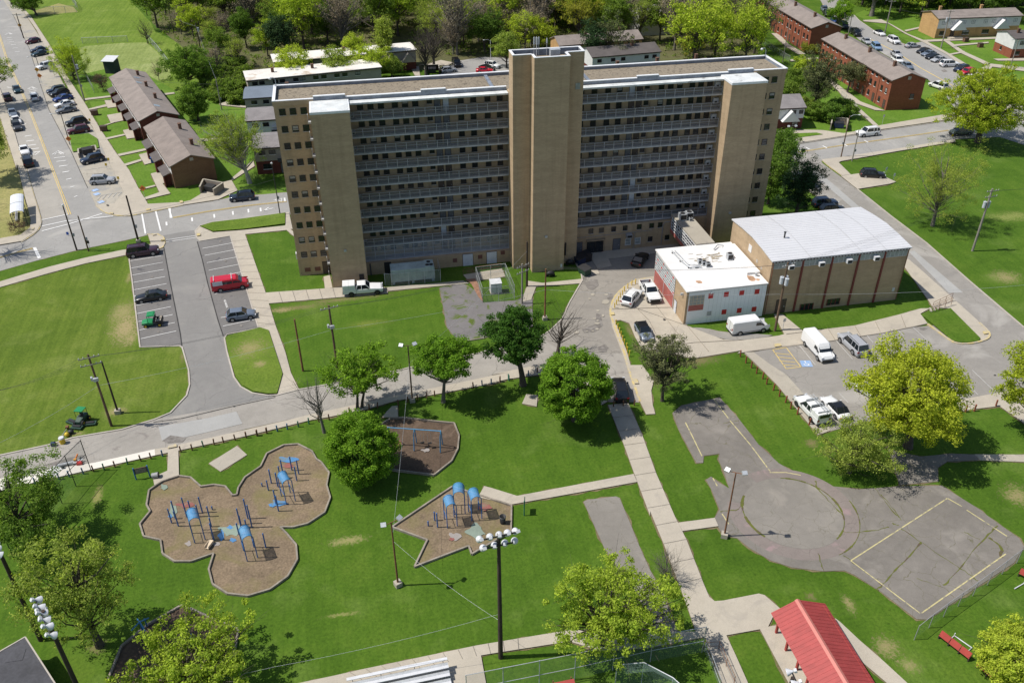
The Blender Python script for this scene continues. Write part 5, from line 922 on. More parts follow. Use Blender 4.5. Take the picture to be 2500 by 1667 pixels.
# rows behind the tower, seen past its left end
for i, (x0, x1, y, rm, lab, gm) in enumerate(((-18.6, -8, 172.4, 'shingle_grey', 'grey shingled row house with dark entry porch nearest the left end of the tower', 'tan_panel'), (-20.9, -9, 189.6, 'shingle_grey', 'grey shingled row house with half timbered gable behind the tower left end', 'white_panel'), (-22.2, -8, 205.6, 'blue_roof', 'row house with smooth blue grey roof behind the tower left end', 'tan_panel'))):
    wn = [('F', .14, 4.5, 1.3, .9), ('F', .33, 4.5, 1.3, .9), ('F', .6, 4.5, 1.3, .9), ('F', .85, 4.5, 1.3, .9), ('F', .2, 1.6, 1.6, 1.1)]
    h = house('row_house', lab, 'house', (x0, y), (x1, y), 8.5, 5.5, .9 if i < 2 else .5, 'maroon_brick', rm, side=1, upper=(gm, .5), wins=wn, doors=[('F', .5, 0, 1.0, 2.1, 'door_grey')], chim=[(.68, .55)])
    h[3](lambda mb: (mb.box(h[2]*.42, -1.6, 2.9, h[2]*.85, -.07, 3.2), mb.box(h[2]*.42, -1.6, 3.2, h[2]*.85, -1.5, 3.75)), 'porch_roof', 'bitumen')
    if i == 1: h[3](lambda mb: mb.add([(h[2]*.42, -.3, 3.8), (h[2]*.75, -.3, 3.8), (h[2]*.75, -.3, 6.0), (h[2]*.42, -.1, 3.8), (h[2]*.75, -.1, 3.8), (h[2]*.75, -.1, 6.0)], [(0, 1, 2), (5, 4, 3), (0, 2, 5, 3)]), 'gable_panel', 'white_panel')
    clean(h[0])
for i, (p0, p1, wd, lab, rm) in enumerate((((-22.4, 220.6), (10.4, 225.4), 8.0, 'long flat roofed row with blotchy off white roof, nearer of the two behind the tower', 'tar_roof_white'), ((-16.4, 235.8), (20.9, 240.2), 7.5, 'long flat roofed row with off white roof at the foot of the wood', 'tar_roof_white'))):
    wn = [('F', t, 4.4, 1.3, .9) for t in (.05, .1, .2, .25, .35, .4, .5, .56, .66, .72, .82)]
    h = house('row_house', lab, 'house', p0, p1, wd, 5.2, 0, 'maroon_brick', rm, side=1, upper=('tan_panel', .5), wins=wn, flat=True, chim=[(.2, .6), (.5, .6)])
    if i == 1:
        for x in (28.5, 33.2):
            h[3](lambda mb: mb.add([(x, -1.7, 2.6), (x+4, -1.7, 2.6), (x+2, -1.7, 5.0), (x, -.06, 2.6), (x+4, -.06, 2.6), (x+2, -.06, 5.0)], [(0, 1, 2), (5, 4, 3), (0, 2, 5, 3), (1, 4, 5, 2), (0, 3, 4, 1)]), 'porch_gable', 'tan_panel')
    else: h[3](lambda mb: mb.box(8, -1.6, 2.7, 13, -.07, 3.4), 'porch_roof', 'bitumen')
    clean(h[0])
h = house('row_house', 'low row with brown shingled gable roof among trees behind the tower', 'house', (60.5, 236.6), (85.0, 238.9), 8, 5.2, 1.5, 'yellow_brick', 'shingle', side=1, wins=[('F', t, 4.2, 1.2, .9) for t in (.1, .2, .75, .85, .94)], chim=[(.35, .4), (.8, .6)]); clean(h[0])
h = house('row_house', 'dark shingled row house with half timbered white front behind the tower roof', 'house', (66, 222.8), (85.2, 224.4), 9, 5.4, 1.3, 'maroon_brick', 'shingle_dark', side=1, upper=('white_panel', .45), wins=[('F', t, 4.3, 1.2, .9) for t in (.1, .3, .45, .8, .92)], chim=[(.65, .4)]); clean(h[0])
h = house('row_house', 'shingled row house roof with chimneys just over the tower parapet', 'house', (66, 204), (93, 206.5), 9, 5.2, 1.5, 'maroon_brick', 'shingle_brown', side=1, wins=[('F', .9, 4.2, 1.2, .9)], chim=[(.1, .5), (.5, .5), (.9, .5)]); clean(h[0])
h = house('house', 'small hipped house with white gable panels beside the right end of the tower', 'house', (93.5, 175.6), (102.1, 175.0), 8.5, 4.9, 1.6, 'maroon_brick', 'shingle_grey', side=1, upper=('white_panel', .5), wins=[('F', .72, 3.9, 1.0, .9), ('F', .92, 3.9, 1.0, .9), ('F', .8, 1.4, 1.4, 1.1)]); clean(h[0])
h[3](lambda mb: mb.add([(3.2, -1.6, 2.2), (7.4, -1.6, 2.2), (5.3, -1.6, 4.6), (3.2, -.07, 2.2), (7.4, -.07, 2.2), (5.3, -.07, 4.6)], [(0, 1, 2), (5, 4, 3), (0, 2, 5, 3), (1, 4, 5, 2), (0, 3, 4, 1)]), 'porch_gable', 'white_panel')
# brick rows at the upper right
def brickrow(lab, P0, P1, wd, grp):
    Ln = math.dist(P0, P1); n = 7
    wn = []
    for i in range(n):
        for dt in (-.028, .028): wn.append(('F', (i+.5)/n+dt, 6.5, .9, .8)); wn.append(('F', (i+.5)/n+dt, 4.3, .9, 1.3))
        wn.append(('F', (i+.5)/n-.03, 1.6, .9, 1.3))
        wn.append(('B', (i+.5)/n, 4.3, .9, 1.3))
    wn += [('E', .7, 3.2, 1.0, 1.2), ('E', .45, 5.6, .01, .01)]
    dr = [('F', (i+.5)/n+.035, 0, 1.0, 2.1, 'door_brown') for i in range(n)]
    h = house('brick_row_house', lab, 'house', P0, P1, wd, 7.2, 1.5, 'red_brick', 'shingle', side=1, wins=wn[:-1], doors=dr, chim=[(.15, .42), (.5, .42), (.83, .42)], group=grp)
    def dp(mb):
        for i in range(1, n): mb.box(Ln*i/n-.06, -.12, 0, Ln*i/n+.06, -.003, 7.0)
    h[3](dp, 'downpipe', 'rust'); h[3](lambda mb: mb.box(h[2]+.003, wd/2-.4, 7.2, h[2]+.07, wd/2+.4, 8.0), 'gable_vent', 'sill_grey'); clean(h[0])
brickrow('long red brick row house with shingled gable roof, nearer of the two along the street', (130.3, 220.6), (127.8, 182.4), 8.4, None)
brickrow('long red brick row house, farther of the two and cut by the top edge', (136.2, 275.0), (133.2, 232.3), 8.8, None)
h = house('row_house', 'yellow brick row house with pale upper storey and two pointed porch gables', 'house', (179.2, 240.3), (206.2, 238.6), 9.4, 5.8, 1.2, 'yellow_brick', 'shingle', side=1, upper=None, wins=[('F', t, 4.5, 1.2, 1.0) for t in (.07, .17, .31, .42, .57, .67, .8, .93)]+[('F', .07, 1.5, 1.4, 1.2), ('F', .36, 1.5, 2.2, 1.2), ('F', .6, 1.5, 2.2, 1.2)], doors=[('F', .2, .3, 1.2, 2.1, 'door_brown')], chim=[(.12, .62), (.62, .62)], chim_m='yellow_brick')
h[3](lambda mb: mb.box(.1, -.055, 2.9, h[2]-.1, -.004, 5.7), 'upper_panel', 'white_panel')
h[3](lambda mb: mb.box(3.8, -2.4, -.05, 8.4, -.06, .45), 'step', 'concrete')
for x in (4.2, 18.2): h[3](lambda mb: mb.add([(x, -1.9, 2.6), (x+4.6, -1.9, 2.6), (x+2.3, -1.9, 5.2), (x, -.07, 2.6), (x+4.6, -.07, 2.6), (x+2.3, -.07, 5.2), (x+.5, -1.92, 2.75), (x+4.1, -1.92, 2.75), (x+2.3, -1.92, 4.8)], [(0, 1, 2), (5, 4, 3), (0, 2, 5, 3), (1, 4, 5, 2), (0, 3, 4, 1)]), 'porch_gable', 'white_panel')
clean(h[0])
h = house('row_house', 'white sided row house over red brick with dark roof at the right edge', 'house', (187.0, 216.2), (210, 214.3), 8.5, 5.4, 1.0, 'red_brick', 'shingle_dark', side=1, upper=('white_panel', .47), wins=[('F', .1, 4.2, 1.2, 1.0), ('F', .08, 1.4, 1.2, 1.0), ('S', .6, 1.6, .8, 1.0)], chim=[(.1, .35)]); clean(h[0])
# white house glimpsed in the wood
h = house('house', 'white sided house glimpsed between the trees of the wood', 'house', (92, 262), (104, 262), 9, 6, 2, 'white_panel', 'shingle_grey', side=1, wins=[('F', .3, 4, 1, 1.2), ('F', .7, 4, 1, 1.2)]); clean(h[0])
# ---------------------------------------------------------------- pavilion, shelter, bleachers, field hut
pv = thing('picnic_pavilion', (36.5, 43.7, 0), 'open picnic pavilion with red ribbed metal gable roof', 'pavilion')
Pv = loc(pv); xl, xm, xr, ya, yb, ze, zr_ = 33.85, 36.25, 39.35, 38.4, 47.55, 2.62, 3.9
def slope(mb, xa, xb, za, zb, mi=0, t=.1): mb.slab4([(xa, ya, za), (xb, ya, zb), (xb, yb, zb), (xa, yb, za)], t, mi)
m = MB(); slope(m, xl, xm, ze, zr_); slope(m, xm, xr, zr_, ze); 
pr_ = Pv(m, 'roof', 'red_metal')
m = MB()
for i in range(23):
    y = ya+.2+i*.4
    m.slab4([(xl, y, ze+.025), (xm, y, zr_+.025), (xm, y+.03, zr_+.025), (xl, y+.03, ze+.025)][::-1][::-1], .05); m.slab4([(xm, y, zr_+.025), (xr, y, ze+.025), (xr, y+.03, ze+.025), (xm, y+.03, zr_+.025)], .05)
Pv(m, 'rib', 'red_metal', pr_)
m = MB(); m.slab4([(xm-.24, ya-.02, zr_-.06), (xm, ya-.02, zr_+.09), (xm, yb+.02, zr_+.09), (xm-.24, yb+.02, zr_-.06)], .03); m.slab4([(xm, ya-.02, zr_+.09), (xm+.24, ya-.02, zr_-.03), (xm+.24, yb+.02, zr_-.03), (xm, yb+.02, zr_+.09)], .03); Pv(m, 'ridge_cap', 'red_metal_light', pr_)
for y in (39.4, 41.2, 43.0, 45.1, 47.1):
    for x in (34.6, 38.9): m = MB(); m.box(x-.1, y-.1, 0.1, x+.1, y+.1, 2.75); m.box(x-.3, y-.3, .135, x+.3, y+.3, .15, 1); Pv(m, 'post', ['red_panel', 'concrete_grey'])
m = MB()
for x in (34.6, 38.9): m.box(x-.08, ya+.3, 2.62, x+.08, yb-.3, 2.8)
Pv(m, 'beam', 'red_panel')
sh = thing('bus_shelter', (-60.6, 160.6, 0), 'glass bus shelter with double vaulted white roof by the street corner', 'bus shelter', rz=math.radians(14))
m = MB()
for y0 in (-4.2, .1):
    for i in range(8):
        a0, a1 = math.pi*i/8, math.pi*(i+1)/8; q = lambda a: (-1.15*math.cos(a), 2.5+.45*math.sin(a))
        (xa, za), (xb, zb) = q(a0), q(a1); m.slab4([(xa, y0, za), (xb, y0, zb), (xb, y0+4.1, zb), (xa, y0+4.1, za)], .06)
m.obj('roof', 'shelter_roof', sh)
for x in (-1.1, 1.1):
    for y in (-4.1, 0, 4.1): m = MB(); m.box(x-.05, y-.05, 0, x+.05, y+.05, 2.5); m.obj('post', 'black_metal', sh)
m = MB()
for z in (.4, 1.2, 2.3): m.box(-1.13, -4.05, z-.03, -1.07, 4.05, z+.03); m.box(-1.05, -4.13, z-.03, 1.05, -4.07, z+.03)
m.obj('frame_bar', 'black_metal', sh); m = MB(); m.box(-.9, -2.5, .42, -.5, 2.5, .48); m.box(-.75, -2, 0, -.65, -1.9, .42); m.box(-.75, 1.9, 0, -.65, 2, .42); m.obj('bench', 'grey_metal', sh)
bp = [g(14, 1000, 1546), g(14, 1655, 1408), g(14, 1680, 1520)]
ba = math.atan2(bp[1][1]-bp[0][1], bp[1][0]-bp[0][0])
be = thing('bleacher', (*bp[1], .15), 'low aluminium bleacher with stepped seat planks beside the path', 'bleacher', rz=ba)
for i in range(4):
    m = MB(); m.box(-9, -.35-.62*i, 1.25-.3*i, 0, -.05-.62*i, 1.3-.3*i); m.obj('seat_plank', 'white_metal', be)
    m = MB(); m.box(-9, -.66-.62*i, .95-.3*i, 0, -.37-.62*i, .99-.3*i); m.obj('foot_plank', 'galv', be)
m = MB()
for x in (-8.5, -6, -3, -.4): m.box(x-.03, -2.5, 0, x+.03, -.1, .06); m.box(x-.03, -.2, .06, x+.03, -.14, 1.24); m.box(x-.03, -1.5, .06, x+.03, -1.44, .6); m.box(x-.03, -2.3, .06, x+.03, -2.24, .3)
m.obj('frame', 'galv', be)
fh = thing('field_hut', (*g(13, 0, 1430), 0), 'flat roofed hut with dark bitumen roof and pale edging at the lower left corner', 'hut')
Fh = loc(fh); q = [g(13, 205, 1163, 3), g(13, 470, 1575, 3)]; q.append((q[1][0]-6.4, q[1][1]-3.6)); q.append((q[0][0]-6.4, q[0][1]-3.6))
u = Vector(q[1])-Vector(q[0]); pn = Vector((u.y, -u.x)).normalized()*7; q[2] = (q[1][0]+pn.x, q[1][1]+pn.y); q[3] = (q[0][0]+pn.x, q[0][1]+pn.y)
cxy = (sum(p[0] for p in q)/4, sum(p[1] for p in q)/4); ins = lambda k: [(cxy[0]+(p[0]-cxy[0])*k, cxy[1]+(p[1]-cxy[1])*k) for p in q]
m = MB(); m.prism(ins(.94), 0, 2.78); Fh(m, 'wall', 'block_wall'); m = MB(); m.prism(q, 2.8, 2.94); r_ = Fh(m, 'roof', 'bitumen'); m = MB()
for i in range(4): band(m, [q[i], q[(i+1) % 4]], -.06, .06, 2.75, 2.98+i*.002)
Fh(m, 'edge_trim', 'sill_grey', r_); m = MB(); c_ = g(13, 130, 1320, 2.94); m.box(c_[0]-.7, c_[1]-.6, 2.942, c_[0]+.7, c_[1]+.6, 2.97); Fh(m, 'hatch', 'bitumen', r_)
# ---------------------------------------------------------------- vehicles (front = +X, origin on the ground under the middle)
def hull(mb, st, mi=0):
    """loft closed rings [(x, [(y,z)...half profile from bottom to top])] mirrored"""
    rings = []
    for x, half in st: rings.append([(x, y, z) for y, z in half]+[(x, -y, z) for y, z in half[::-1]])
    n = len(rings[0]); vs = [v for r in rings for v in r]; fs = []
    for i in range(len(rings)-1):
        for k in range(n): fs.append((i*n+k, i*n+(k+1) % n, (i+1)*n+(k+1) % n, (i+1)*n+k))
    fs.append(tuple(range(n))[::-1]); fs.append(tuple(range((len(rings)-1)*n, len(rings)*n)))
    mb.add(vs, fs, mi, False)
SPEC = {  # L, W, belt, roof, x of: cowl, screen top, roof rear, rear base ; hood nose z, tail z, wheel r, axles
 'sedan': (4.75, 1.82, .93, 1.43, .85, .12, -1.05, -1.75, .72, .92, .33, 1.42, -1.36),
 'hatch': (4.35, 1.80, .98, 1.52, .95, .25, -1.45, -2.0, .78, .95, .34, 1.32, -1.3),
 'suv':   (4.75, 1.90, 1.08, 1.72, 1.0, .40, -1.75, -2.2, .95, 1.05, .37, 1.42, -1.42),
 'bigsuv':(5.2, 2.0, 1.15, 1.88, 1.2, .60, -2.2, -2.5, 1.05, 1.12, .40, 1.62, -1.55),
 'minivan':(5.0, 1.95, 1.05, 1.75, 1.45, .70, -2.1, -2.4, .88, 1.0, .34, 1.6, -1.5),
}
def wheels(root, W, r, xs, rim='rim'):
    for x in xs:
        for s in (1, -1):
            m = MB(); y = s*(W/2-.1); m.tube([(x, y-.12*s, r), (x, y+.13*s, r)], r, n=14); wh = m.obj('wheel', 'tyre', root)
            m = MB(); m.tube([(x, y+.131*s, r), (x, y+.145*s, r)], r*.64, n=12); m.obj('rim', rim, wh)
def lamps(root, L, W, zf, zr, xr=None, h=.13):
    for s in (1, -1):
        m = MB(); m.box(L/2-.16, s*(W/2-.2)-.17, zf-h/2, L/2-.015, s*(W/2-.2)+.17, zf+h/2); m.obj('headlight', 'lamp_clear', root)
        m = MB(); m.box(-L/2-.005, s*(W/2-.2)-.13, zr-h*.8, -L/2+.12, s*(W/2-.2)+.17, zr+h*.8); m.obj('tail_light', 'lamp_red', root)
def mirrors(root, W, x, z, pm):
    for s in (1, -1): m = MB(); m.box(x-.08, s*(W/2)-.02, z, x+.08, s*(W/2)+.2*1, z+.16) if s > 0 else m.box(x-.08, -W/2-.2, z, x+.08, -W/2+.02, z+.16); m.obj('mirror', pm, root)
def arches(mb, W, r, xs, mi):
    for x in xs:
        for s in (1, -1):
            y = s*(W/2+.004); c = [(x+(r+.09)*math.cos(math.pi*k/8), y, r+(r+.08)*math.sin(math.pi*k/8)) for k in range(9)]+[(x-r-.09, y, .24), (x+r+.09, y, .24)]
            mb.add(c, [tuple(range(11)) if s < 0 else tuple(range(11))[::-1]], mi)
def make_car(kind, pm, rim='rim', roofm=None):
    L, W, belt, roof, xc, xs, xr, xb, nz, tz, r, xf, xa = SPEC[kind]; h = W/2; gz = .2
    root = thing('car', (0, 0, 0), 'x', 'car')
    def sec(x, w, top, crown=.0): return (x, [(w*.86, gz), (w*.97, gz+.12), (w, .5), (w*.985, top-.12), (w*.9, top-.02), (w*.55, top+crown)])
    st = [sec(-L/2, h*.86, tz-.12), sec(-L/2+.12, h*.96, tz), sec(xb+.15, h, belt, .0), sec(xa, h, belt), sec(0, h, belt), sec(xc, h, belt, .02), sec(xc+.35, h, belt-.03, .03), sec(L/2-.45, h*.97, nz+.06, .03), sec(L/2-.12, h*.9, nz-.02, .01), sec(L/2, h*.74, nz-.22)]
    m = MB(); hull(m, st); m.sm = [True]*len(m.f); arches(m, W, r, (xf, xa), 1)
    m.box(-L/2-.01, -h*.72, .28, -L/2+.1, h*.72, .42, 1); m.box(L/2-.1, -h*.5, .3, L/2+.012, h*.5, nz-.3, 1)
    body = m.obj('body', [pm, 'trim_black'], root)
    wt = h*.76; wb = h*.93; zb = belt-.03
    m = MB()      # roof and pillars in body colour
    m.add([(xs, -wt, roof-.03), (xs, wt, roof-.03), (xr, wt, roof-.02), (xr, -wt, roof-.02), (xs-.25, -wt*.8, roof+.02), (xs-.25, wt*.8, roof+.02), (xr+.2, wt*.8, roof+.02), (xr+.2, -wt*.8, roof+.02)], [(4, 5, 6, 7)[::-1][::-1], (0, 1, 5, 4), (1, 2, 6, 5), (2, 3, 7, 6), (3, 0, 4, 7), (0, 3, 2, 1)])
    def bar(a, b, w=.045): m.tube([a, b], w, n=5, cap=False)
    for s in (1, -1):
        bar((xc, s*wb*.97, zb), (xs, s*wt, roof-.02)); bar((xb, s*wb*.95, zb), (xr, s*wt, roof-.02), .07); xm = (xs+xr)/2; bar((xm, s*wb, zb), (xm, s*wt*1.01, roof-.02))
        if kind in ('suv', 'bigsuv', 'minivan'): xm = xr*.75+xs*.25-.1; bar((xm, s*wb, zb), (xm, s*wt*1.01, roof-.02))
    m.obj('roof', roofm or pm, root)
    m = MB(); m.quad((xc, -wb*.93, zb), (xc, wb*.93, zb), (xs, wt*.95, roof-.03), (xs, -wt*.95, roof-.03)); m.obj('windscreen', 'glass', root)
    m = MB(); m.quad((xb, wb*.9, zb), (xb, -wb*.9, zb), (xr, -wt*.93, roof-.03), (xr, wt*.93, roof-.03)); m.obj('rear_window', 'glass', root)
    for s in (1, -1):
        q = [(xc-.02, s*wb*.98, zb), (xb+.02, s*wb*.98, zb), (xr, s*wt*.99, roof-.03), (xs, s*wt*.99, roof-.03)]
        m = MB(); m.quad(*(q if s > 0 else q[::-1])); m.obj('side_window', 'glass', root)
    if kind in ('suv', 'bigsuv'):
        m = MB()
        for s in (1, -1): m.box(xr+.25, s*wt*.82-.025, roof+.02, xs-.2, s*wt*.82+.025, roof+.075)
        m.obj('roof_rack', 'trim_black', root)
    wheels(root, W, r, (xf, xa), rim); lamps(root, L, W, nz-.1, tz-.18); mirrors(root, W, xc-.25, belt, pm)
    return root
def make_van(pm, L=5.9, W=2.05, H=2.5, long_glass=False, panel=False, rack=False):
    root = thing('van', (0, 0, 0), 'x', 'van'); h = W/2; gz = .28; cow = L/2-.95; top = L/2-1.75; r = .36
    def sec(x, w, z): return (x, [(w*.88, gz), (w, .55), (w, 1.25), (w*.985, z*.72), (w*.93, z-.14), (w*.72, z)])
    m = MB(); hull(m, [sec(-L/2, h*.95, H-.08), sec(-L/2+.15, h, H), sec(0, h, H), sec(top, h*.98, H-.02), sec(top+.3, h*.97, H-.32), sec(cow, h*.97, 1.32), sec(L/2-.25, h*.93, 1.08), sec(L/2, h*.85, .8)])
    arches(m, W, r, (L/2-1.0, -L/2+1.25), 1); m.box(-L/2-.03, -h*.9, .3, -L/2+.05, h*.9, .5, 1); m.box(L/2-.1, -h*.8, .3, L/2+.03, h*.8, .62, 1); m.box(-L/2+.6, -h-.012, .5, L/2-1.5, h+.012, .58, 1)
    m.obj('body', [pm, 'trim_black'], root)
    m = MB(); m.quad((cow+.02, -h*.86, 1.36), (cow+.02, h*.86, 1.36), (top+.12, h*.8, H-.18), (top+.12, -h*.8, H-.18)); m.obj('windscreen', 'glass', root)
    for s in (1, -1):
        y = s*(h+.008); q = [(cow-.12, y, 1.35), (top-.55, y, 1.35), (top-.5, s*(h*.965+.01), H-.45), (top+.1, s*(h*.965+.01), H-.45)]
        m = MB(); m.quad(*(q if s > 0 else q[::-1])); m.obj('side_window', 'glass', root)
        if long_glass:
            q = [(top-.7, y, 1.3), (-L/2+.35, y, 1.3), (-L/2+.4, s*(h*.96+.012), H-.4), (top-.65, s*(h*.96+.012), H-.4)]
            m = MB(); m.quad(*(q if s > 0 else q[::-1])); m.obj('side_window', 'glass', root)
    if panel: m = MB(); m.box(-L/2+.25, -h-.03, 1.25, -L/2+1.75, -h-.004, 1.95); m.obj('side_panel', 'white_metal', root)
    if rack:
        m = MB()
        for x in (-L/2+.5, L/2-2.4): m.box(x-.04, -h*.95, H+.03, x+.04, h*.95, H+.1); m.box(x-.03, h*.88, H-.2, x+.03, h*.94, H+.03); m.box(x-.03, -h*.94, H-.2, x+.03, -h*.88, H+.03)
        m.obj('roof_rack', 'white_metal', root)
    m = MB(); m.box(-L/2-.012, -.02, .5, -L/2+.02, .02, H-.2); m.box(-L/2-.015, -.7, .75, -L/2, -.3, .9); m.obj('rear_door_trim', 'trim_black', root)
    wheels(root, W, r, (L/2-1.0, -L/2+1.25)); lamps(root, L, W, .92, 1.1, h=.2); mirrors(root, W, cow-.2, 1.35, 'trim_black'); return root
def make_pickup(pm, cap=False, ladder=False, L=5.8, cabx=-.1, crew=True):
    root = thing('pickup_truck', (0, 0, 0), 'x', 'pickup truck'); W = 2.0; h = W/2; gz = .42; r = .4
    def sec(x, w, z): return (x, [(w*.9, gz), (w, .62), (w, 1.0), (w*.97, z-.05), (w*.7, z)])
    m = MB(); hull(m, [sec(cabx-.95, h, 1.22), sec(1.15, h, 1.24), sec(1.6, h, 1.22), sec(L/2-.35, h*.97, 1.12), sec(L/2, h*.9, .85)]); arches(m, W, r, (L/2-.95, -L/2+1.25), 1)
    m.box(L/2-.1, -h*.75, .55, L/2+.02, h*.75, .95, 1); m.box(L/2-.05, -h*.95, .42, L/2+.08, h*.95, .56, 1); m.obj('body', [pm, 'trim_black'], root)
    m = MB(); xe = cabx-1.0; m.box(-L/2, -h, .55, xe, -h+.1, 1.28); m.box(-L/2, h-.1, .55, xe, h, 1.28); m.box(-L/2, -h+.1, .55, -L/2+.08, h-.1, 1.28); m.box(xe-.08, -h+.1, .55, xe-.002, h-.1, 1.28); m.box(-L/2+.08, -h+.1, .6, xe-.08, h-.1, .72, 1); m.box(-L/2-.1, -h*.9, .45, -L/2-.003, h*.9, .58, 1)
    bed = m.obj('bed', [pm, 'trim_black'], root)
    xc, xs, xr, zt = 1.1, .45, cabx-.75, 1.86; wt = h*.78; wb = h*.95
    m = MB(); m.add([(xs, -wt, zt-.03), (xs, wt, zt-.03), (xr, wt, zt-.03), (xr, -wt, zt-.03), (xs-.2, -wt*.85, zt+.02), (xs-.2, wt*.85, zt+.02), (xr+.1, wt*.85, zt+.02), (xr+.1, -wt*.85, zt+.02)], [(4, 5, 6, 7), (0, 1, 5, 4), (1, 2, 6, 5), (2, 3, 7, 6), (3, 0, 4, 7), (0, 3, 2, 1)])
    for s in (1, -1):
        for a, b in (((xc, wb*.97, 1.2), (xs, wt, zt-.02)), ((xr-.15, wb, 1.2), (xr, wt, zt-.02)), (((xs+xr)/2, wb, 1.2), ((xs+xr)/2, wt, zt-.02))): m.tube([(a[0], s*a[1], a[2]), (b[0], s*b[1], b[2])], .05, n=5, cap=False)
    m.obj('cab_roof', pm, root)
    m = MB(); m.quad((xc, -wb*.93, 1.2), (xc, wb*.93, 1.2), (xs, wt*.95, zt-.03), (xs, -wt*.95, zt-.03)); m.obj('windscreen', 'glass', root)
    m = MB(); m.quad((xr-.15, wb*.9, 1.2), (xr-.15, -wb*.9, 1.2), (xr, -wt*.93, zt-.03), (xr, wt*.93, zt-.03)); m.obj('rear_window', 'glass', root)
    for s in (1, -1):
        q = [(xc-.02, s*wb*.98, 1.2), (xr-.13, s*wb*.98, 1.2), (xr, s*wt*.99, zt-.03), (xs, s*wt*.99, zt-.03)]; m = MB(); m.quad(*(q if s > 0 else q[::-1])); m.obj('side_window', 'glass', root)
    if cap:
        m = MB(); m.box(-L/2, -h*.97, 1.282, xe-.1, h*.97, 1.95); m.box(-L/2+.02, -h*.9, 1.951, xe-.12, h*.9, 2.0); c = m.obj('bed_cap', pm, root)
        m = MB()
        for s in (1, -1): m.box(-L/2+.15, s*(h*.97+.006)-.005, 1.36, xe-.3, s*(h*.97+.006)+.005, 1.4)
        m.box(-L/2+.9, -h*.98, 1.4, -L/2+.93, h*.98, 2.005); m.box(-L/2-.01, -h*.7, 1.4, -L/2-.002, h*.7, 1.85, 1); m.obj('cap_trim', ['galv', 'glass'], c)
    else:
        m = MB(); m.box(-L/2+.4, -.6, .73, -L/2+1.1, .3, 1.05); m.box(-L/2+1.2, -.2, .73, -L/2+1.6, .6, 1.2); m.obj('cargo', 'grey_metal', bed)
    wheels(root, W, r, (L/2-.95, -L/2+1.25), 'rim_black' if cap else 'rim'); lamps(root, L, W, .98, 1.08, h=.2); mirrors(root, W, .8, 1.2, 'trim_black'); return root
def put(o, n, rear, front, label, cat='car', group=None, z=.55):
    a, b = g(n, *rear, z), g(n, *front, z); c = ((a[0]+b[0])/2, (a[1]+b[1])/2)
    o.location = (c[0], c[1], .045); o.rotation_euler = (0, 0, math.atan2(b[1]-a[1], b[0]-a[0])); o['label'] = label; o['category'] = cat
    if group: o['group'] = group
    return o
protos = {}
def car(kind, color, n, rear, front, label, group=None, rim='rim', roofm=None, zup=0, head=None):
    key = (kind, color, rim, roofm)
    if key in protos: o = copy_tree(protos[key])
    else: o = protos[key] = make_car(kind, 'paint_'+color, rim, roofm)
    put(o, n, rear, front, label, 'car', group)
    if head is not None: o.rotation_euler[2] = head
    if zup: o.location.z = zup
    return o
BAY = 'cars nosed in along the left street bay'
LH = math.atan2(g(1, 542, 1020)[1]-g(1, 705, 985)[1], g(1, 542, 1020)[0]-g(1, 705, 985)[0])
for k, c, a, b, l in (('hatch', 'maroon', (325, 328), (212, 352), 'maroon hatchback parked alone, uppermost in the bay by the utility pole'), ('sedan', 'navy', (385, 400), (250, 422), 'navy saloon, rear of the touching dark pair high in the bay'), ('sedan', 'teal', (388, 427), (262, 455), 'dark teal saloon, front of the touching dark pair high in the bay'), ('suv', 'white', (425, 532), (312, 562), 'white sport utility car in the bay beside the small roofed notice sign'),
    ('suv', 'navy', (530, 735), (398, 758), 'navy car half hidden behind the black one in the row of five'), ('suv', 'black', (558, 752), (415, 785), 'glossy black sport utility car second in the row of five'), ('sedan', 'blue', (588, 790), (440, 825), 'bright blue saloon in the middle of the row of five'), ('sedan', 'white', (603, 842), (455, 872), 'white saloon between the blue saloon and the grey one'), ('sedan', 'grey', (620, 890), (465, 918), 'grey saloon last in the row of five in the bay'),
    ('suv', 'black', (708, 990), (545, 1022), 'black sport utility car beside the maroon one in the bay'), ('suv', 'maroon', (735, 1055), (555, 1088), 'maroon sport utility car next to the lawn island'), ('suv', 'navy', (845, 1290), (672, 1330), 'dark navy sport utility car beside the walled bin enclosure on the street')):
    car(k, c, 1, a, b, l, BAY)
car('suv', 'silver', 1, (750, 1490), (935, 1478), 'silver sport utility car parked by the blue accessible bay signs', BAY)
car('suv', 'navy', 5, (2085, 265), (1888, 285), 'dark navy sport utility car at the kerb below the bin enclosure')
ST = 'cars on the left street'
for k, c, n, a, b, l in (('sedan', 'teal', 1, (128, 715), (150, 760), 'dark saloon driving towards us beside the yellow centre line'), ('suv', 'plum', 1, (72, 825), (50, 780), 'plum sport utility car at the far kerb at the left edge'), ('suv', 'white', 1, (290, 822), (278, 778), 'white sport utility car driving away up the street'), ('sedan', 'bluegrey', 1, (95, 905), (112, 955), 'blue grey saloon under the tree shade at the far kerb'), ('sedan', 'white', 1, (118, 970), (148, 1010), 'white saloon parked between two dark cars at the far kerb'), ('suv', 'darkgrey', 1, (128, 1018), (150, 1065), 'dark grey car parked behind the white saloon at the far kerb'), ('sedan', 'white', 1, (190, 1205), (212, 1265), 'white saloon parked by the dash markings at the far kerb'), ('bigsuv', 'black', 1, (240, 1360), (222, 1300), 'black sport utility car parked last at the far kerb')):
    car(k, c, n, a, b, l, ST)
car('bigsuv', 'plum', 5, (1060, 738), (1285, 708), 'dark plum sport utility car across the top stall of the car park', 'cars in the striped car park')
car('sedan', 'black', 5, (1368, 1070), (1108, 1110), 'black saloon in the car park between painted stall lines', 'cars in the striped car park')
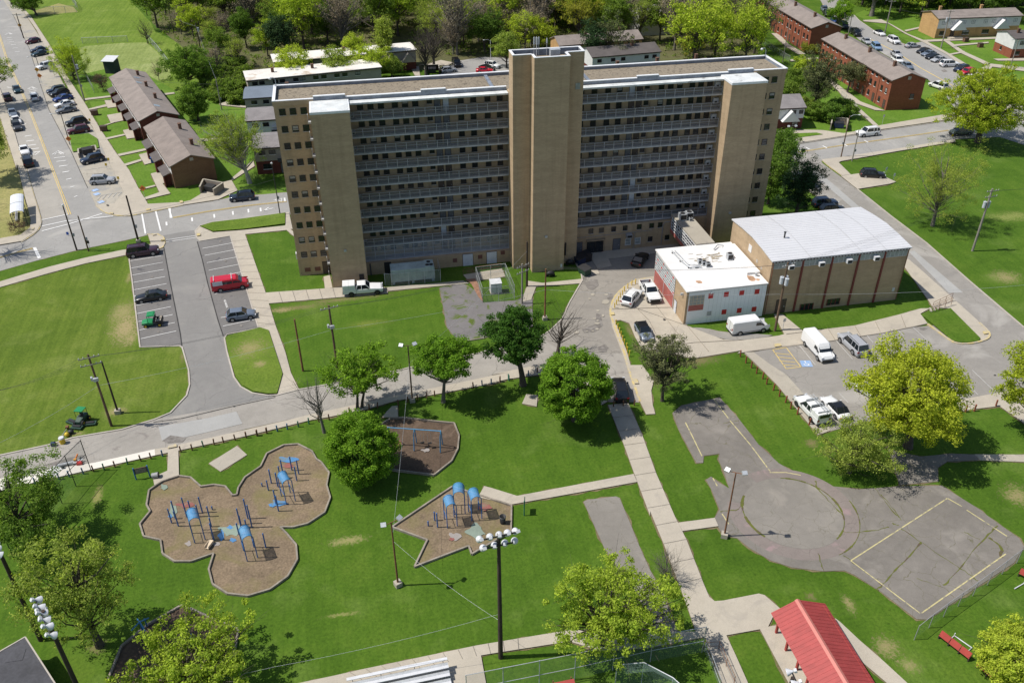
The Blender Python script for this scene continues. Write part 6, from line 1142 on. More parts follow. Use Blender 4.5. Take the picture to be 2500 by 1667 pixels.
car('hatch', 'bluegrey', 5, (1870, 1255), (2085, 1225), 'blue grey hatchback in the car park opposite the green cart', 'cars in the striped car park')
v = make_van('paint_red', 5.6, 2.0, 2.1, True, True, True); put(v, 5, (1752, 1000), (2020, 962), 'red passenger van with white roof bars and a white side panel', 'van', z=.9)
p_ = make_pickup('paint_white', True, L=6.2); put(p_, 6, (825, 1035), (1100, 1012), 'white pickup truck with capped bed parked by the tower wall', 'pickup truck', z=.8)
car('sedan', 'black', 7, (1185, 828), (1255, 738), 'black saloon parked in the tower shadow in the court')
o = car('suv', 'white', 7, (1105, 1150), (1195, 1050), 'white sport utility truck beside the curved row of yellow posts'); 
p_ = make_pickup('paint_white', False, L=5.8); put(p_, 7, (1258, 975), (1345, 1120), 'white open bed pickup facing us beside the red wall panels', 'pickup truck', z=.8)
car('hatch', 'slate', 7, (1215, 1320), (1282, 1440), 'grey hatchback with black roof on the concrete apron', roofm='paint_black')
v = make_van('paint_white', 5.9, 2.05, 2.3); put(v, 7, (1978, 1345), (2232, 1310), 'white cargo van parked on the grass in front of the white annex wall', 'van', z=.9)
v2 = copy_tree(v); put(v2, 12, (595, 85), (728, 232), 'white cargo van in the right car park facing us beside the blue wheelchair sign', 'van', z=.9)
car('bigsuv', 'silver', 12, (1010, 200), (885, 82), 'silver sport utility car beside the white cargo van', 'cars in the right car park')
p_ = make_pickup('paint_white', True, L=5.5); put(p_, 12, (680, 742), (540, 592), 'white pickup with capped bed and a ladder on its roof rack', 'pickup truck', z=.8)
m = MB()
for s in (-.22, .22): m.tube([(-3.2, s-.3, 2.28), (1.0, s-.3, 2.28)], .035, n=6)
for i in range(14): m.tube([(-3.1+i*.3, -.5, 2.28), (-3.1+i*.3, -.1, 2.28)], .025, n=5)
ld = m.obj('ladder', 'galv', None, label='long aluminium ladder lying on the roof rack of the white pickup', cat='ladder'); ld.location = p_.location; ld.rotation_euler = p_.rotation_euler
m = MB()
for x in (-2.4, -.9, .3): m.box(x-.03, -.85, 1.9 if x < 0 else 1.85, x+.03, .85, 2.23); 
m.obj('roof_rack', 'galv', p_)
car('sedan', 'white', 12, (872, 728), (742, 590), 'white saloon with black glass roof beside the ladder pickup', 'cars in the right car park', roofm='paint_black')
car('sedan', 'white', 12, (1150, 560), (1040, 490), 'white car mostly hidden under the big yellow green tree', 'cars in the right car park')
car('suv', 'black', 11, (1068, 575), (1040, 450), 'black car at the end of the park road beside the round tree', rim='rim_black')
car('bigsuv', 'white', 4, (1152, 1085), (988, 1102), 'white sport utility car driving on the street past the bin shelter')
car('minivan', 'olive', 4, (1915, 1080), (1752, 1090), 'grey green car passing under the big yellow green tree')
car('suv', 'black', 4, (1022, 1430), (1195, 1440), 'black sport utility car alone in the small paved bay by two signs')
for k, c, a, b, l in (('suv', 'navy', (645, 330), (792, 318), 'navy car nosed in behind the gymnasium, left of two'), ('suv', 'black', (690, 385), (868, 375), 'black car half hidden behind the gymnasium roof'), ('sedan', 'black', (520, 160), (645, 190), 'black car partly under the dark pine beside the tower')): car(k, c, 8, a, b, l, 'cars behind the gymnasium')
KR = 'cars along the brick row street'
for k, c, a, b, l in (('suv', 'bluegrey', (700, 65), (730, 100), 'blue grey car first in the kerb line at the top of the brick row street'), ('suv', 'black', (715, 95), (755, 140), 'black car second in the kerb line at the top of the brick row street'), ('sedan', 'blue', (775, 150), (822, 190), 'dark blue car in the kerb line under the leafy street tree'), ('bigsuv', 'black', (845, 190), (905, 245), 'black car parked just beyond the far brick row gable'), ('bigsuv', 'black', (935, 250), (1010, 305), 'big black car parked between the two brick rows'), ('sedan', 'silver', (1035, 325), (1085, 360), 'silver saloon in front of the light blue minivan'), ('minivan', 'lightblue', (1105, 360), (1175, 420), 'light blue minivan by the near brick row roof'),
    ('suv', 'white', (1285, 480), (1340, 515), 'white car half hidden by the near brick row roof'), ('sedan', 'bluegrey', (1360, 520), (1435, 570), 'dark blue grey saloon by the near brick row ridge')): car(k, c, 4, a, b, l, KR)
car('sedan', 'white', 4, (1128, 258), (1205, 292), 'white saloon with dark roof glass parked by the lawn', roofm='paint_black'); car('bigsuv', 'white', 4, (1242, 318), (1325, 362), 'boxy white sport utility car at the lawn kerb'); car('sedan', 'silver', 4, (1380, 382), (1500, 372), 'silver saloon first in the angled row across from the brick houses'); car('sedan', 'silver', 4, (1272, 428), (1342, 466), 'silver saloon driving down the brick row street')
RW = 'cars in the angled row across from the brick houses'
for k, c, a, b, l in (('sedan', 'black', (1592, 408), (1465, 432), 'black saloon topmost of the three dark cars in the angled row'), ('sedan', 'bluegrey', (1635, 430), (1500, 455), 'dark blue saloon in the middle of three dark cars in the angled row'), ('sedan', 'black', (1670, 458), (1540, 478), 'black saloon beside the silver one in the angled row'), ('sedan', 'silver', (1710, 480), (1588, 502), 'silver saloon between the black saloon and the tall white car'), ('bigsuv', 'white', (1665, 535), (1815, 528), 'tall white sport utility car in the angled row'), ('suv', 'navy', (1905, 555), (1768, 585), 'navy car beside the red one in the angled row'), ('suv', 'red', (1958, 582), (1808, 612), 'red car at the end of the angled row by the big tree')): car(k, c, 4, a, b, l, RW)
car('minivan', 'white', 4, (1708, 728), (1588, 688), 'white minivan driving beside the near brick row gable')
for k, c, a, b, l in (('bigsuv', 'black', (1715, 505), (1745, 545), 'black sport utility car at the kerb in the court behind the tower'), ('hatch', 'silver', (1640, 580), (1690, 575), 'small silver car by the bin pen behind the tower'), ('suv', 'white', (1965, 530), (2080, 550), 'white sport utility car in the row behind the tower roof'), ('sedan', 'black', (1930, 550), (2030, 570), 'dark car between the white and red cars behind the tower roof'), ('sedan', 'red', (1900, 580), (2020, 580), 'red car nearest the tower roof in the row behind it')): car(k, c, 2, a, b, l, 'cars in the court behind the tower')
# green utility cart
gc = thing('utility_cart', (0, 0, 0), 'x', 'utility cart'); put(gc, 5, (1335, 1290), (1170, 1310), 'green utility cart with a loaded cargo bed in a car park stall', 'utility cart', z=.5)
m = MB(); hull(m, [(-.1, [(.6, .35), (.7, .5), (.7, .75), (.5, .78)]), (.7, [(.6, .35), (.72, .5), (.72, .85), (.5, .9)]), (1.45, [(.5, .4), (.6, .5), (.58, .72), (.4, .76)])]); m.obj('body', 'green_plastic', gc)
m = MB(); m.box(-.55, -.72, 1.86, .55, .72, 1.93); m.box(-.4, -.6, 1.93, .4, .6, 1.98); m.obj('roof', 'green_plastic', gc)
m = MB(); m.box(-1.5, -.75, .6, -.5, -.7, .95); m.box(-1.5, .7, .6, -.5, .75, .95); m.box(-1.5, -.7, .6, -1.45, .7, .95); m.box(-1.5, -.7, .55, -.5, .7, .62); bd = m.obj('cargo_bed', 'trim_black', gc)
m = MB(); m.box(-1.4, -.6, .63, -.9, .1, 1.1); m.box(-1.3, .1, .63, -.6, .6, 1.0, 1); m.obj('cargo', ['timber', 'concrete_grey'], bd)
m = MB(); m.box(-.45, -.65, .75, -.1, .65, .95); m.box(-.5, -.65, .95, -.38, .65, 1.4); m.obj('seat', 'trim_black', gc); m = MB()
for x in (-.5, .5):
    for s in (-.68, .68): m.tube([(x, s, .8), (x*.98, s, 1.86)], .035, n=6)
m.obj('roll_bar', 'black_metal', gc)
for x in (.95, -1.0):
    for s in (-.68, .68): w_ = MB().tube([(x, s-.12, .3), (x, s+.12, .3)], .3, n=12).obj('wheel', 'tyre', gc); MB().tube([(x, s+(.13 if s > 0 else -.13), .3), (x, s+(.145 if s > 0 else -.145), .3)], .17, n=10).obj('rim', 'yellow_post', w_)
# wide area mower
mw = thing('riding_mower', (*g(9, 680, 775), 0), 'green wide area mower with folded cutting decks standing on the lawn', 'mower', rz=-1.9); mw.scale = (.82, .82, .9)
m = MB(); hull(m, [(-1.1, [(.4, .45), (.5, .6), (.5, 1.0), (.3, 1.05)]), (0, [(.45, .45), (.55, .6), (.55, 1.1), (.3, 1.15)]), (1.1, [(.35, .45), (.4, .6), (.4, .8), (.3, .85)])]); m.obj('body', 'dark_green', mw)
m = MB(); m.box(-.9, -.65, 2.05, .35, .65, 2.15); m.obj('canopy', 'green_plastic', mw); m = MB()
for x in (-.85, .3):
    for s in (-.6, .6): m.tube([(x, s, 1.0), (x, s, 2.05)], .035, n=6)
m.obj('roll_bar', 'black_metal', mw); m = MB(); m.box(-.3, -.28, 1.1, .15, .28, 1.22); m.box(-.36, -.28, 1.22, -.26, .28, 1.6); m.obj('seat', 'black_metal', mw)
for x, y, a in ((1.5, 0, 0), (.4, 1.5, .3), (.4, -1.5, -.3)):
    m = MB(); m.v = []; M = T(x, y, 0, a); m.box(-.45, -.85, .12, .45, .85, .35, 0, M); m.box(-.2, -.6, .351, .2, .6, .5, 1, M); m.obj('cutting_deck', ['dark_green', 'black_metal'], mw)
for x, r in ((.75, .42), (-.8, .35)):
    for s in (-.62, .62): w_ = MB().tube([(x, s-.15, r), (x, s+.15, r)], r, n=14).obj('wheel', 'tyre', mw); MB().tube([(x, s+(.16 if s > 0 else -.16), r), (x, s+(.172 if s > 0 else -.172), r)], r*.5, n=10).obj('rim', 'yellow_post', w_)
# ---------------------------------------------------------------- trees: tapered trunk and limbs, crown of many leaf-sized faces gathered in clumps
LF = dict(leaf_bright=(0.21, 0.365, 0.045), leaf_spring=(0.42, 0.52, 0.075), leaf_yellow=(0.40, 0.47, 0.055), leaf_mid=(0.18, 0.29, 0.06), leaf_dark=(0.075, 0.165, 0.035), leaf_olive=(0.32, 0.40, 0.095), leaf_gold=(0.36, 0.37, 0.075), wood_green=(0.19, 0.28, 0.06), wood_dark=(0.13, 0.215, 0.05))
for k, c in LF.items(): leaf_mat(k, c, 0.46, 0.3)
leaf_mat('needle_grey', (0.15, 0.168, 0.085), 0.15); leaf_mat('needle_dark', (0.055, 0.1, 0.048), 0.15); leaf_mat('bud_brown', (0.34, 0.29, 0.22), 0.1, 0.3, (1.1, 1, .9)); leaf_mat('bud_red', (0.2, 0.12, 0.085), 0.1)
def leaf_mesh(name, centres, rad, per, size, m, seed, flat=0.75, up=0.35):
    r = np.random.default_rng(seed); n = len(centres)
    rad = np.broadcast_to(np.asarray(rad, float), (n,))
    c = np.repeat(np.asarray(centres), per, 0); R = np.repeat(rad, per)[:, None]
    d = r.normal(size=(len(c), 3)); d /= np.linalg.norm(d, axis=1)[:, None]+1e-9
    p = c + d*R*(r.random((len(c), 1))**0.5)*np.array([1, 1, flat])
    nrm = d*0.6+r.normal(size=(len(c), 3))*0.6; nrm[:, 2] += up; nrm /= np.linalg.norm(nrm, axis=1)[:, None]
    a = np.cross(nrm, r.normal(size=(len(c), 3))); a /= np.linalg.norm(a, axis=1)[:, None]+1e-9; b = np.cross(nrm, a)
    s = (size*(0.6+0.8*r.random((len(c), 1)))); w = 0.55
    v = np.stack([p-a*s, p-b*s*w, p+a*s, p+b*s*w], 1).reshape(-1, 3); k = len(c)
    me = bpy.data.meshes.new(name); me.vertices.add(4*k); me.vertices.foreach_set('co', v.astype(np.float32).ravel()); me.loops.add(4*k); me.loops.foreach_set('vertex_index', np.arange(4*k, dtype=np.int32)); me.polygons.add(k); me.polygons.foreach_set('loop_start', np.arange(0, 4*k, 4, dtype=np.int32)); me.polygons.foreach_set('loop_total', np.full(k, 4, np.int32)); me.materials.append(MATS[m]); me.update(); me.validate(); return me
def crown_points(r, n, R, rz, zc, shape='round', lump=0.25, hollow=0.45):
    """clump centres through the crown, most of them towards the outside; low-frequency lumps break the outline"""
    ph = r.random(9)*6.28; out = []
    while len(out) < n:
        d = r.normal(size=3); d /= np.linalg.norm(d)
        th = math.atan2(d[1], d[0])
        f = 1+lump*(math.sin(2*th+ph[0])*.45+math.sin(3*th+ph[1]+2.5*d[2])*.4+math.sin(5*th+ph[2]+4*d[2])*.3+math.sin(4*d[2]+ph[3])*.3)
        rr = (hollow+(1-hollow)*r.random()**0.7)*f
        p = d*rr*np.array([R, R, rz])
        t = p[2]/rz
        if shape == 'cone': k = max(.12, (1-t)/2*1.25); p[0] *= k; p[1] *= k
        elif shape == 'vase' : k = .62+.38*min(1, max(-1, t)+.6); p[0] *= k; p[1] *= k
        elif shape == 'dome' and t < -.55: p[2] = -.55*rz+(p[2]+.55*rz)*.3
        p[2] += zc; out.append(p)
    return np.array(out)
def limb_mesh(name, m, h0, trunk_r, targets, zc, seed, splits=1, ntw=0, top=None, lean=(0, 0), tw=1.0, thick=1.0):
    r = np.random.default_rng(seed); mb = MB()
    top = top or zc; bases = [(0.0, 0.0)] if splits == 1 else [(trunk_r*1.2*math.cos(k*2.6+.5), trunk_r*1.2*math.sin(k*2.6+.5)) for k in range(splits)]
    stems = []
    for bx, by in bases:
        ox, oy = r.normal(size=2)*.35*(1 if splits == 1 else 2.5); path = []
        for i in range(7):
            t = i/6; path.append((bx+ox*t*t+lean[0]*t+r.normal()*.06*i*.4, by+oy*t*t+lean[1]*t+r.normal()*.06*i*.4, -.15+top*t))
        mb.tube([(bx*1.0, by, -.15), (path[1][0], path[1][1], path[1][2])], trunk_r*1.25*(.75 if splits > 1 else 1), trunk_r*.9*(.75 if splits > 1 else 1), n=8, cap=False)
        mb.tube(path[1:], trunk_r*.9*(.75 if splits > 1 else 1), trunk_r*.18, n=7); stems.append(path)
    for q in targets:
        st = stems[int(r.integers(len(stems)))]; z0 = min(top*.92, max(h0*.8, q[2]*(.35+.35*r.random())-.1)); t = (z0+.15)/top; i = min(5, int(t*6)); f = t*6-i
        b = [st[i][k]+(st[i+1][k]-st[i][k])*f for k in range(3)]; d = [q[k]-b[k] for k in range(3)]; L = math.sqrt(sum(x*x for x in d))
        mid = (b[0]+d[0]*.5+r.normal()*.06*L, b[1]+d[1]*.5+r.normal()*.06*L, b[2]+d[2]*.4+.05*L); rr = min(trunk_r*.5, .03+.018*L)*thick
        mb.tube([b, mid, tuple(q)], rr, .018*thick, n=5, cap=False)
        for _ in range(ntw):
            s = r.random()*.6+.3; pp = [mid[k]+(q[k]-mid[k])*s for k in range(3)]; dd = np.array(d)/max(L, .1)+r.normal(size=3)*.7; dd[2] += .25; ll = tw*(.5+r.random()*1.1)
            e = [pp[k]+dd[k]*ll for k in range(3)]; m2 = [pp[k]+dd[k]*ll*.5+r.normal()*.08 for k in range(3)]; mb.tube([pp, m2, e], .022*thick, .008*thick, n=3, cap=False)
    return mb.mesh(name, m)
TREES = {}
def tree_meshes(key, leafm, H, R, rz, zc, nclump=150, per=60, crad=.75, leaf=.16, trunk_r=.28, bark='bark_trunk', shape='round', splits=1, lump=.25, hollow=.45, ntw=1, nlimb=40, seed=1, h0=None, lean=(0, 0), tw=1.0, thick=1.0, up=.35):
    r = np.random.default_rng(seed); 
    if key.startswith('solo'): nclump = int(nclump*1.25); crad *= .86
    pts_ = crown_points(r, nclump, R-crad*.5, rz-crad*.5, zc, shape, lump, hollow); pts_[:, 0] += lean[0]; pts_[:, 1] += lean[1]
    cr = leaf_mesh('crown', pts_, crad*(.6+.8*r.random(len(pts_))), round(per*(1.75 if key.startswith('solo') else 1.5)), leaf*(.66 if key.startswith('solo') else .78), leafm, seed+1, up=up) if per else None
    lt = pts_[r.choice(len(pts_), min(nlimb, len(pts_)), replace=False)]; h0 = h0 or max(1.2, zc-rz)
    tr = limb_mesh('trunk', bark, h0, trunk_r, lt, zc, seed+2, splits, ntw, top=zc+rz*.6, lean=lean, tw=tw, thick=thick)
    TREES[key] = (tr, cr); return TREES[key]
def tree(key, loc, label, group=None, name='tree', cat='tree', rz=0, s=(1, 1, 1), **kw):
    tr, cr = TREES[key] if key in TREES else tree_meshes(key, **kw)
    o = thing(name, (loc[0], loc[1], 0), label, cat, group, rz); o.scale = s
    link('trunk', tr, o)
    if cr is not None: link('crown', cr, o)
    return o
def size_from(n, base, x0, x1, ytop, ybot):
    """metres: crown radius and heights from its pixel extents about a base point"""
    b = g(n, *base); top = hz(b, px(n, 0, ytop)[1]); dist = math.dist((0, 0, CH), (b[0], b[1], top*.5)); mpp = dist/CF
    R = (x1-x0)/3.36*mpp/2; low = hz(b, px(n, 0, ybot)[1]) if ybot is not None else top*.25
    return b, top, R, low
# ---------------------------------------------------------------- trees in their places
def park_tree(n, base, leafm, zc, R, rz, lean, label, seed, **kw):
    """crown solved from its outline in the picture; lean is the sideways offset of the crown from the foot"""
    b = g(n, *base); lv = (lean*math.cos(CY), -lean*math.sin(CY))
    tree_meshes('solo%d' % seed, leafm, 0, R, rz, zc, seed=seed, lean=lv, **kw)
    return tree('solo%d' % seed, b, label)
park_tree(10, (935, 665), 'leaf_bright', 6.0, 4.7, 2.9, .6, 'twin trunked light green tree with bare lower twigs by the park road', 11, nclump=120, per=58, crad=.85, leaf=.2, splits=2, trunk_r=.26, lump=.35, ntw=3, nlimb=60, hollow=.35)
park_tree(10, (1620, 610), 'leaf_bright', 6.9, 4.1, 3.0, .6, 'light green domed tree on one pale trunk beside the twin headed lamp', 12, nclump=140, per=75, crad=.8, leaf=.19, trunk_r=.26, lump=.25, bark='bark_grey', hollow=.4)
park_tree(11, (260, 470), 'leaf_dark', 7.9, 4.3, 4.2, -1.0, 'dark green tree with thick ivy clad trunk by the park road', 13, nclump=170, per=85, crad=.85, leaf=.2, trunk_r=.42, lump=.3, hollow=.35)
park_tree(11, (680, 760), 'leaf_bright', 5.4, 4.9, 4.7, -.2, 'big dense round bright green tree at the end of the park road', 14, nclump=330, per=95, crad=.8, leaf=.18, trunk_r=.35, lump=.14, hollow=.62, shape='dome')
park_tree(11, (1400, 600), 'needle_grey', 6.5, 4.0, 3.5, -.1, 'grey green pine with open tiers on the concrete by the old court', 15, nclump=120, per=60, crad=.7, leaf=.15, trunk_r=.22, lump=.4, hollow=.2, ntw=2, nlimb=70)
park_tree(10, (900, 1230), 'leaf_bright', 4.6, 4.25, 4.5, 1.0, 'dense bright green tree foliaged to the ground beside the swing pit', 16, nclump=300, per=90, crad=.8, leaf=.18, trunk_r=.3, lump=.16, hollow=.6)
park_tree(12, (1400, 980), 'leaf_yellow', 8.7, 6.9, 5.8, -1.7, 'huge yellow green spreading tree overhanging the right car park', 17, nclump=330, per=66, crad=1.05, leaf=.2, trunk_r=.5, lump=.2, hollow=.4, nlimb=90, ntw=1)
park_tree(12, (915, 1190), 'leaf_olive', 4.1, 4.5, 4.2, .5, 'airy olive green tree with drooping crown in front of the big yellow one', 18, nclump=150, per=48, crad=.85, leaf=.15, trunk_r=.22, lump=.3, hollow=.25, ntw=2)
park_tree(12, (2420, 850), 'leaf_yellow', 7.7, 3.9, 4.7, -2.2, 'yellow green tree cut by the right edge beside the car park walk', 19, nclump=150, per=60, crad=.9, leaf=.18, trunk_r=.3, lump=.3, hollow=.4)
park_tree(15, (900, 1250), 'leaf_spring', 6.2, 6.0, 3.8, .6, 'broad lime green tree with twiggy base over the south path', 20, nclump=230, per=52, crad=.75, leaf=.17, trunk_r=.34, lump=.35, hollow=.35, ntw=2, nlimb=90)
park_tree(13, (1560, 1720), 'leaf_spring', 5.0, 7.0, 2.3, .9, 'yellow lime tree with sparse leaves over the lower bark pit', 21, nclump=240, per=44, crad=.7, leaf=.19, trunk_r=.32, lump=.4, hollow=.3, ntw=3, nlimb=100)
park_tree(13, (820, 1240), 'leaf_olive', 8.5, 5.3, 5.2, -.3, 'tall olive green tree behind the white cluster of floodlights', 22, nclump=170, per=52, crad=.9, leaf=.17, trunk_r=.36, lump=.35, hollow=.35, ntw=1)
park_tree(13, (160, 420), 'leaf_mid', 5.8, 5.3, 5.6, 1.5, 'mid green tree at the left edge by the tall wire backstop', 23, nclump=190, per=58, crad=.9, leaf=.17, trunk_r=.36, lump=.35, hollow=.4)
park_tree(16, (2330, 1500), 'leaf_spring', 3.2, 3.4, 3.3, -1.0, 'dense yellow green tree in the lower right corner beside the red boards', 24, nclump=200, per=95, crad=.6, leaf=.15, trunk_r=.25, lump=.14, hollow=.6)
park_tree(4, (1970, 1170), 'leaf_yellow', 9.3, 9.8, 8.0, -1.0, 'giant golden green domed tree beside the upper street', 25, nclump=400, per=54, crad=1.15, leaf=.24, trunk_r=.6, lump=.18, hollow=.45, nlimb=120, ntw=2, shape='dome')
park_tree(8, (1600, 510), 'leaf_olive', 9.0, 7.2, 6.8, -.4, 'sparse budding tree with pale trunk on the right lawn', 26, nclump=240, per=60, crad=1.15, leaf=.12, trunk_r=.3, bark='bark_grey', lump=.35, hollow=.2, ntw=3, nlimb=90, tw=1.1, thick=.5)
park_tree(15, (1420, 720), 'bud_brown', 2.9, 1.6, 2.3, 0, 'small bare shrub tree beside the central path', 27, nclump=60, per=0, trunk_r=.07, ntw=5, nlimb=60, tw=.5, thick=.55, bark='bark_grey')
park_tree(10, (645, 860), 'bud_brown', 6.0, 2.8, 3.6, -.7, 'bare leafless tree leaning beside the park road bollards', 28, nclump=70, per=0, trunk_r=.2, ntw=4, nlimb=26, tw=1.0, lump=.6, thick=.7, bark='bark_grey')
park_tree(7, (540, 1560), 'bud_brown', 4.6, 3.3, 2.6, .6, 'bare twisted tree standing against the pale road in front of the court', 29, nclump=60, per=0, trunk_r=.28, ntw=4, nlimb=26, tw=1.1, lump=.5)
park_tree(1, (610, 655), 'leaf_spring', 5.7, 5.1, 5.4, .2, 'light yellow green street tree beside the parking bay of dark cars', 30, nclump=140, per=42, crad=1.0, leaf=.19, trunk_r=.3, lump=.35, hollow=.25, ntw=3, nlimb=60)
park_tree(1, (1630, 990), 'leaf_mid', 4.8, 4.2, 4.2, -.6, 'dense mid green tree behind the brown row houses', 31, nclump=150, per=60, crad=.95, leaf=.22, trunk_r=.35, lump=.3, hollow=.4)
park_tree(1, (1540, 710), 'leaf_mid', 6.2, 6.4, 4.8, 1.2, 'broad blue green tree on forked trunk at the foot of the bank', 32, nclump=200, per=50, crad=1.1, leaf=.24, trunk_r=.32, lump=.3, hollow=.35, splits=2)
park_tree(1, (2050, 1505), 'leaf_olive', 9.4, 6.2, 6.0, -1.8, 'tall pale limbed plane tree with sparse brownish buds beside the tower', 33, nclump=200, per=46, crad=1.1, leaf=.17, trunk_r=.42, bark='bark_pale', lump=.3, hollow=.25, ntw=4, nlimb=110, tw=1.2, thick=1.2)
park_tree(1, (305, 130), 'leaf_mid', 5.2, 5.0, 3.6, -2.0, 'leaning green tree over the walk near the top left corner', 34, nclump=120, per=45, crad=1.1, leaf=.26, trunk_r=.35, lump=.3, hollow=.3)
park_tree(1, (100, 40), 'leaf_mid', 6.5, 3.0, 2.6, 0, 'tree trunk and low crown in the top left corner by the street', 35, nclump=60, per=45, crad=1.1, leaf=.26, trunk_r=.45, lump=.3, hollow=.3)
park_tree(1, (-40, 880), 'leaf_olive', 9.5, 6.3, 3.6, 0, 'street tree at the left edge casting lacy shade on the asphalt', 36, nclump=170, per=52, crad=1.1, leaf=.2, trunk_r=.3, lump=.35, hollow=.3, ntw=2)
park_tree(1, (-50, 1470), 'leaf_olive', 9.0, 6.0, 4.2, 0, 'second street tree down at the left edge by the dirt bank', 37, nclump=170, per=52, crad=1.0, leaf=.2, trunk_r=.3, lump=.35, hollow=.3, ntw=2)
park_tree(5, (-70, 740), 'bud_brown', 8.0, 5.0, 3.5, 0, 'bare tree just past the left edge by the street corner', 38, nclump=60, per=0, trunk_r=.25, ntw=5, nlimb=50, tw=1.2)
park_tree(5, (160, 560), 'bud_red', 1.2, 2.0, 1.2, 0, 'brown leafless shrub below the bus shelter', 39, nclump=60, per=10, crad=.4, leaf=.1, trunk_r=.06, ntw=4, nlimb=50, tw=.5, thick=.5)
park_tree(1, (850, 745), 'bud_red', 2.6, 2.4, 2.4, 0, 'reddish twiggy shrub at the end of the brown row house', 40, nclump=90, per=12, crad=.5, leaf=.1, trunk_r=.1, ntw=5, nlimb=70, tw=.6, thick=.6)
park_tree(1, (1215, 360), 'bud_brown', 4.5, 2.6, 3.0, 0, 'bare multi stem tree by the field fence corner', 41, nclump=50, per=0, trunk_r=.13, splits=2, ntw=4, nlimb=40, tw=1.0)
park_tree(1, (1305, 660), 'bud_brown', 3.2, 2.2, 2.2, 0, 'thin budding sapling on the lawn behind the row house', 42, nclump=50, per=8, crad=.5, leaf=.1, trunk_r=.08, ntw=3, nlimb=40, tw=.6, thick=.6)
park_tree(4, (810, 250), 'leaf_bright', 6.0, 4.6, 3.6, .4, 'light green street tree between parked cars on the brick row street', 43, nclump=130, per=45, crad=1.0, leaf=.22, trunk_r=.35, lump=.35, hollow=.25, splits=2, bark='bark_grey')
park_tree(4, (1100, 135), 'wood_dark', 9.5, 6.5, 4.5, 0, 'big dark tree with pale trunk at the top of the brick row street', 44, nclump=170, per=50, crad=1.3, leaf=.28, trunk_r=.75, bark='bark_grey')
# evergreens and shrubs between the tower and the brick row
park_tree(4, (620, 950), 'needle_grey', 9.5, 4.4, 5.4, 0, 'dark grey green pine beside the right end of the tower', 45, nclump=150, per=55, crad=1.1, leaf=.2, trunk_r=.3, hollow=.2, lump=.4)
park_tree(4, (900, 760), 'needle_grey', 5.6, 4.8, 2.4, .5, 'flat topped pine with brownish needles in front of the brick row', 46, nclump=110, per=45, crad=.9, leaf=.19, trunk_r=.26, hollow=.25, lump=.4, ntw=2)
for i, (x, y, s, k, l) in enumerate(((660, 985, 1.0, 'leaf_mid', 'dark glossy shrub under the pine by the small hipped house'), (760, 1000, 1.05, 'leaf_mid', 'dark glossy shrub beside the bin shelter'), (860, 960, 1.0, 'leaf_mid', 'dark glossy shrub by the stair path'), (560, 930, .9, 'leaf_olive', 'reddish olive shrub behind the small hipped house'), (470, 720, 1.2, 'wood_green', 'light green bush beside the tower roof corner'), (420, 830, 1.2, 'wood_green', 'light green bush over the small hipped house roof'), (540, 620, 1.1, 'leaf_spring', 'yellow green bush by the fenced stair walk'), (590, 440, .8, 'leaf_gold', 'small golden shrub at the brick row gable'))):
    b = g(4, x, y)
    key = 'shrub'+k
    if key not in TREES: tree_meshes(key, k, 0, 3.0, 2.0, 2.0, nclump=110, per=60, crad=.7, leaf=.18, trunk_r=.12, lump=.3, hollow=.45, nlimb=20, seed=60+i, h0=.5)
    tree(key, b, l, name='shrub', cat='shrub', rz=i*1.3, s=(s, s, s*1.1))
park_tree(4, (330, 1480), 'leaf_mid', 6.0, 4.2, 5.5, 0, 'green tree with orange blossom hidden behind the tower right end', 47, nclump=170, per=50, crad=1.0, leaf=.22, trunk_r=.3)
park_tree(8, (480, 420), 'needle_dark', 6.3, 4.4, 4.8, 0, 'dark pine in the tower shadow beside the parked black car', 48, nclump=150, per=55, crad=.95, leaf=.18, trunk_r=.28, hollow=.2, lump=.4)
park_tree(8, (250, 330), 'leaf_mid', 5.5, 3.6, 4.6, 0, 'leafy tree squeezed between tower and dark pine', 49, nclump=130, per=50, crad=.9, leaf=.2, trunk_r=.26)
# trees around the flat roofed rows
for i, (n, x, y, leafm, zc, R, rz_, l) in enumerate(((2, 400, 700, 'leaf_spring', 6.0, 5.6, 4.4, 'bright yellow green tree before the flat roofed row'), (2, 770, 690, 'leaf_olive', 5.6, 5.2, 4.2, 'olive budding tree before the middle of the flat roofed row'), (2, 900, 560, 'leaf_spring', 5.2, 3.6, 4.2, 'small yellow green tree between the two flat roofed rows'), (2, 1040, 660, 'leaf_spring', 5.8, 5.4, 4.2, 'yellow green tree at the right end of the nearer flat row'), (2, 1150, 580, 'leaf_olive', 9.0, 3.2, 6.0, 'tall thin budding tree before the porch gables'), (2, 1200, 640, 'leaf_olive', 3.2, 3.2, 2.4, 'low olive tree near the porch walk'),
    (2, 2140, 560, 'leaf_olive', 6.0, 4.2, 4.2, 'sparse budding tree just left of the lift tower'), (2, 260, 480, 'needle_dark', 7.5, 4.2, 4.6, 'dark thin pine at the left end of the far flat row'), (2, 330, 490, 'needle_dark', 7.8, 4.2, 4.6, 'dark thin pine second from the left end of the far flat row'), (3, 830, 560, 'needle_dark', 7.5, 4.6, 6.6, 'dark blue green spruce over the tower parapet, left of a pair'), (3, 970, 560, 'needle_grey', 7.8, 5.0, 7.0, 'grey green spruce over the tower parapet, right of a pair'), (3, 1650, 480, 'leaf_gold', 6.5, 5.4, 6.5, 'golden egg shaped tree beyond the tower right roof'), (3, 380, 420, 'leaf_yellow', 6.0, 6.0, 4.6, 'golden green tree behind the lift tower top'))):
    b = g(n, x, y)
    tree_meshes('row%d' % i, leafm, 0, R, rz_, zc, nclump=130, per=42, crad=1.0, leaf=.22, trunk_r=.25, lump=.35, hollow=.3, seed=80+i, shape='cone' if i == 11 else 'round', ntw=1); tree('row%d' % i, b, l)
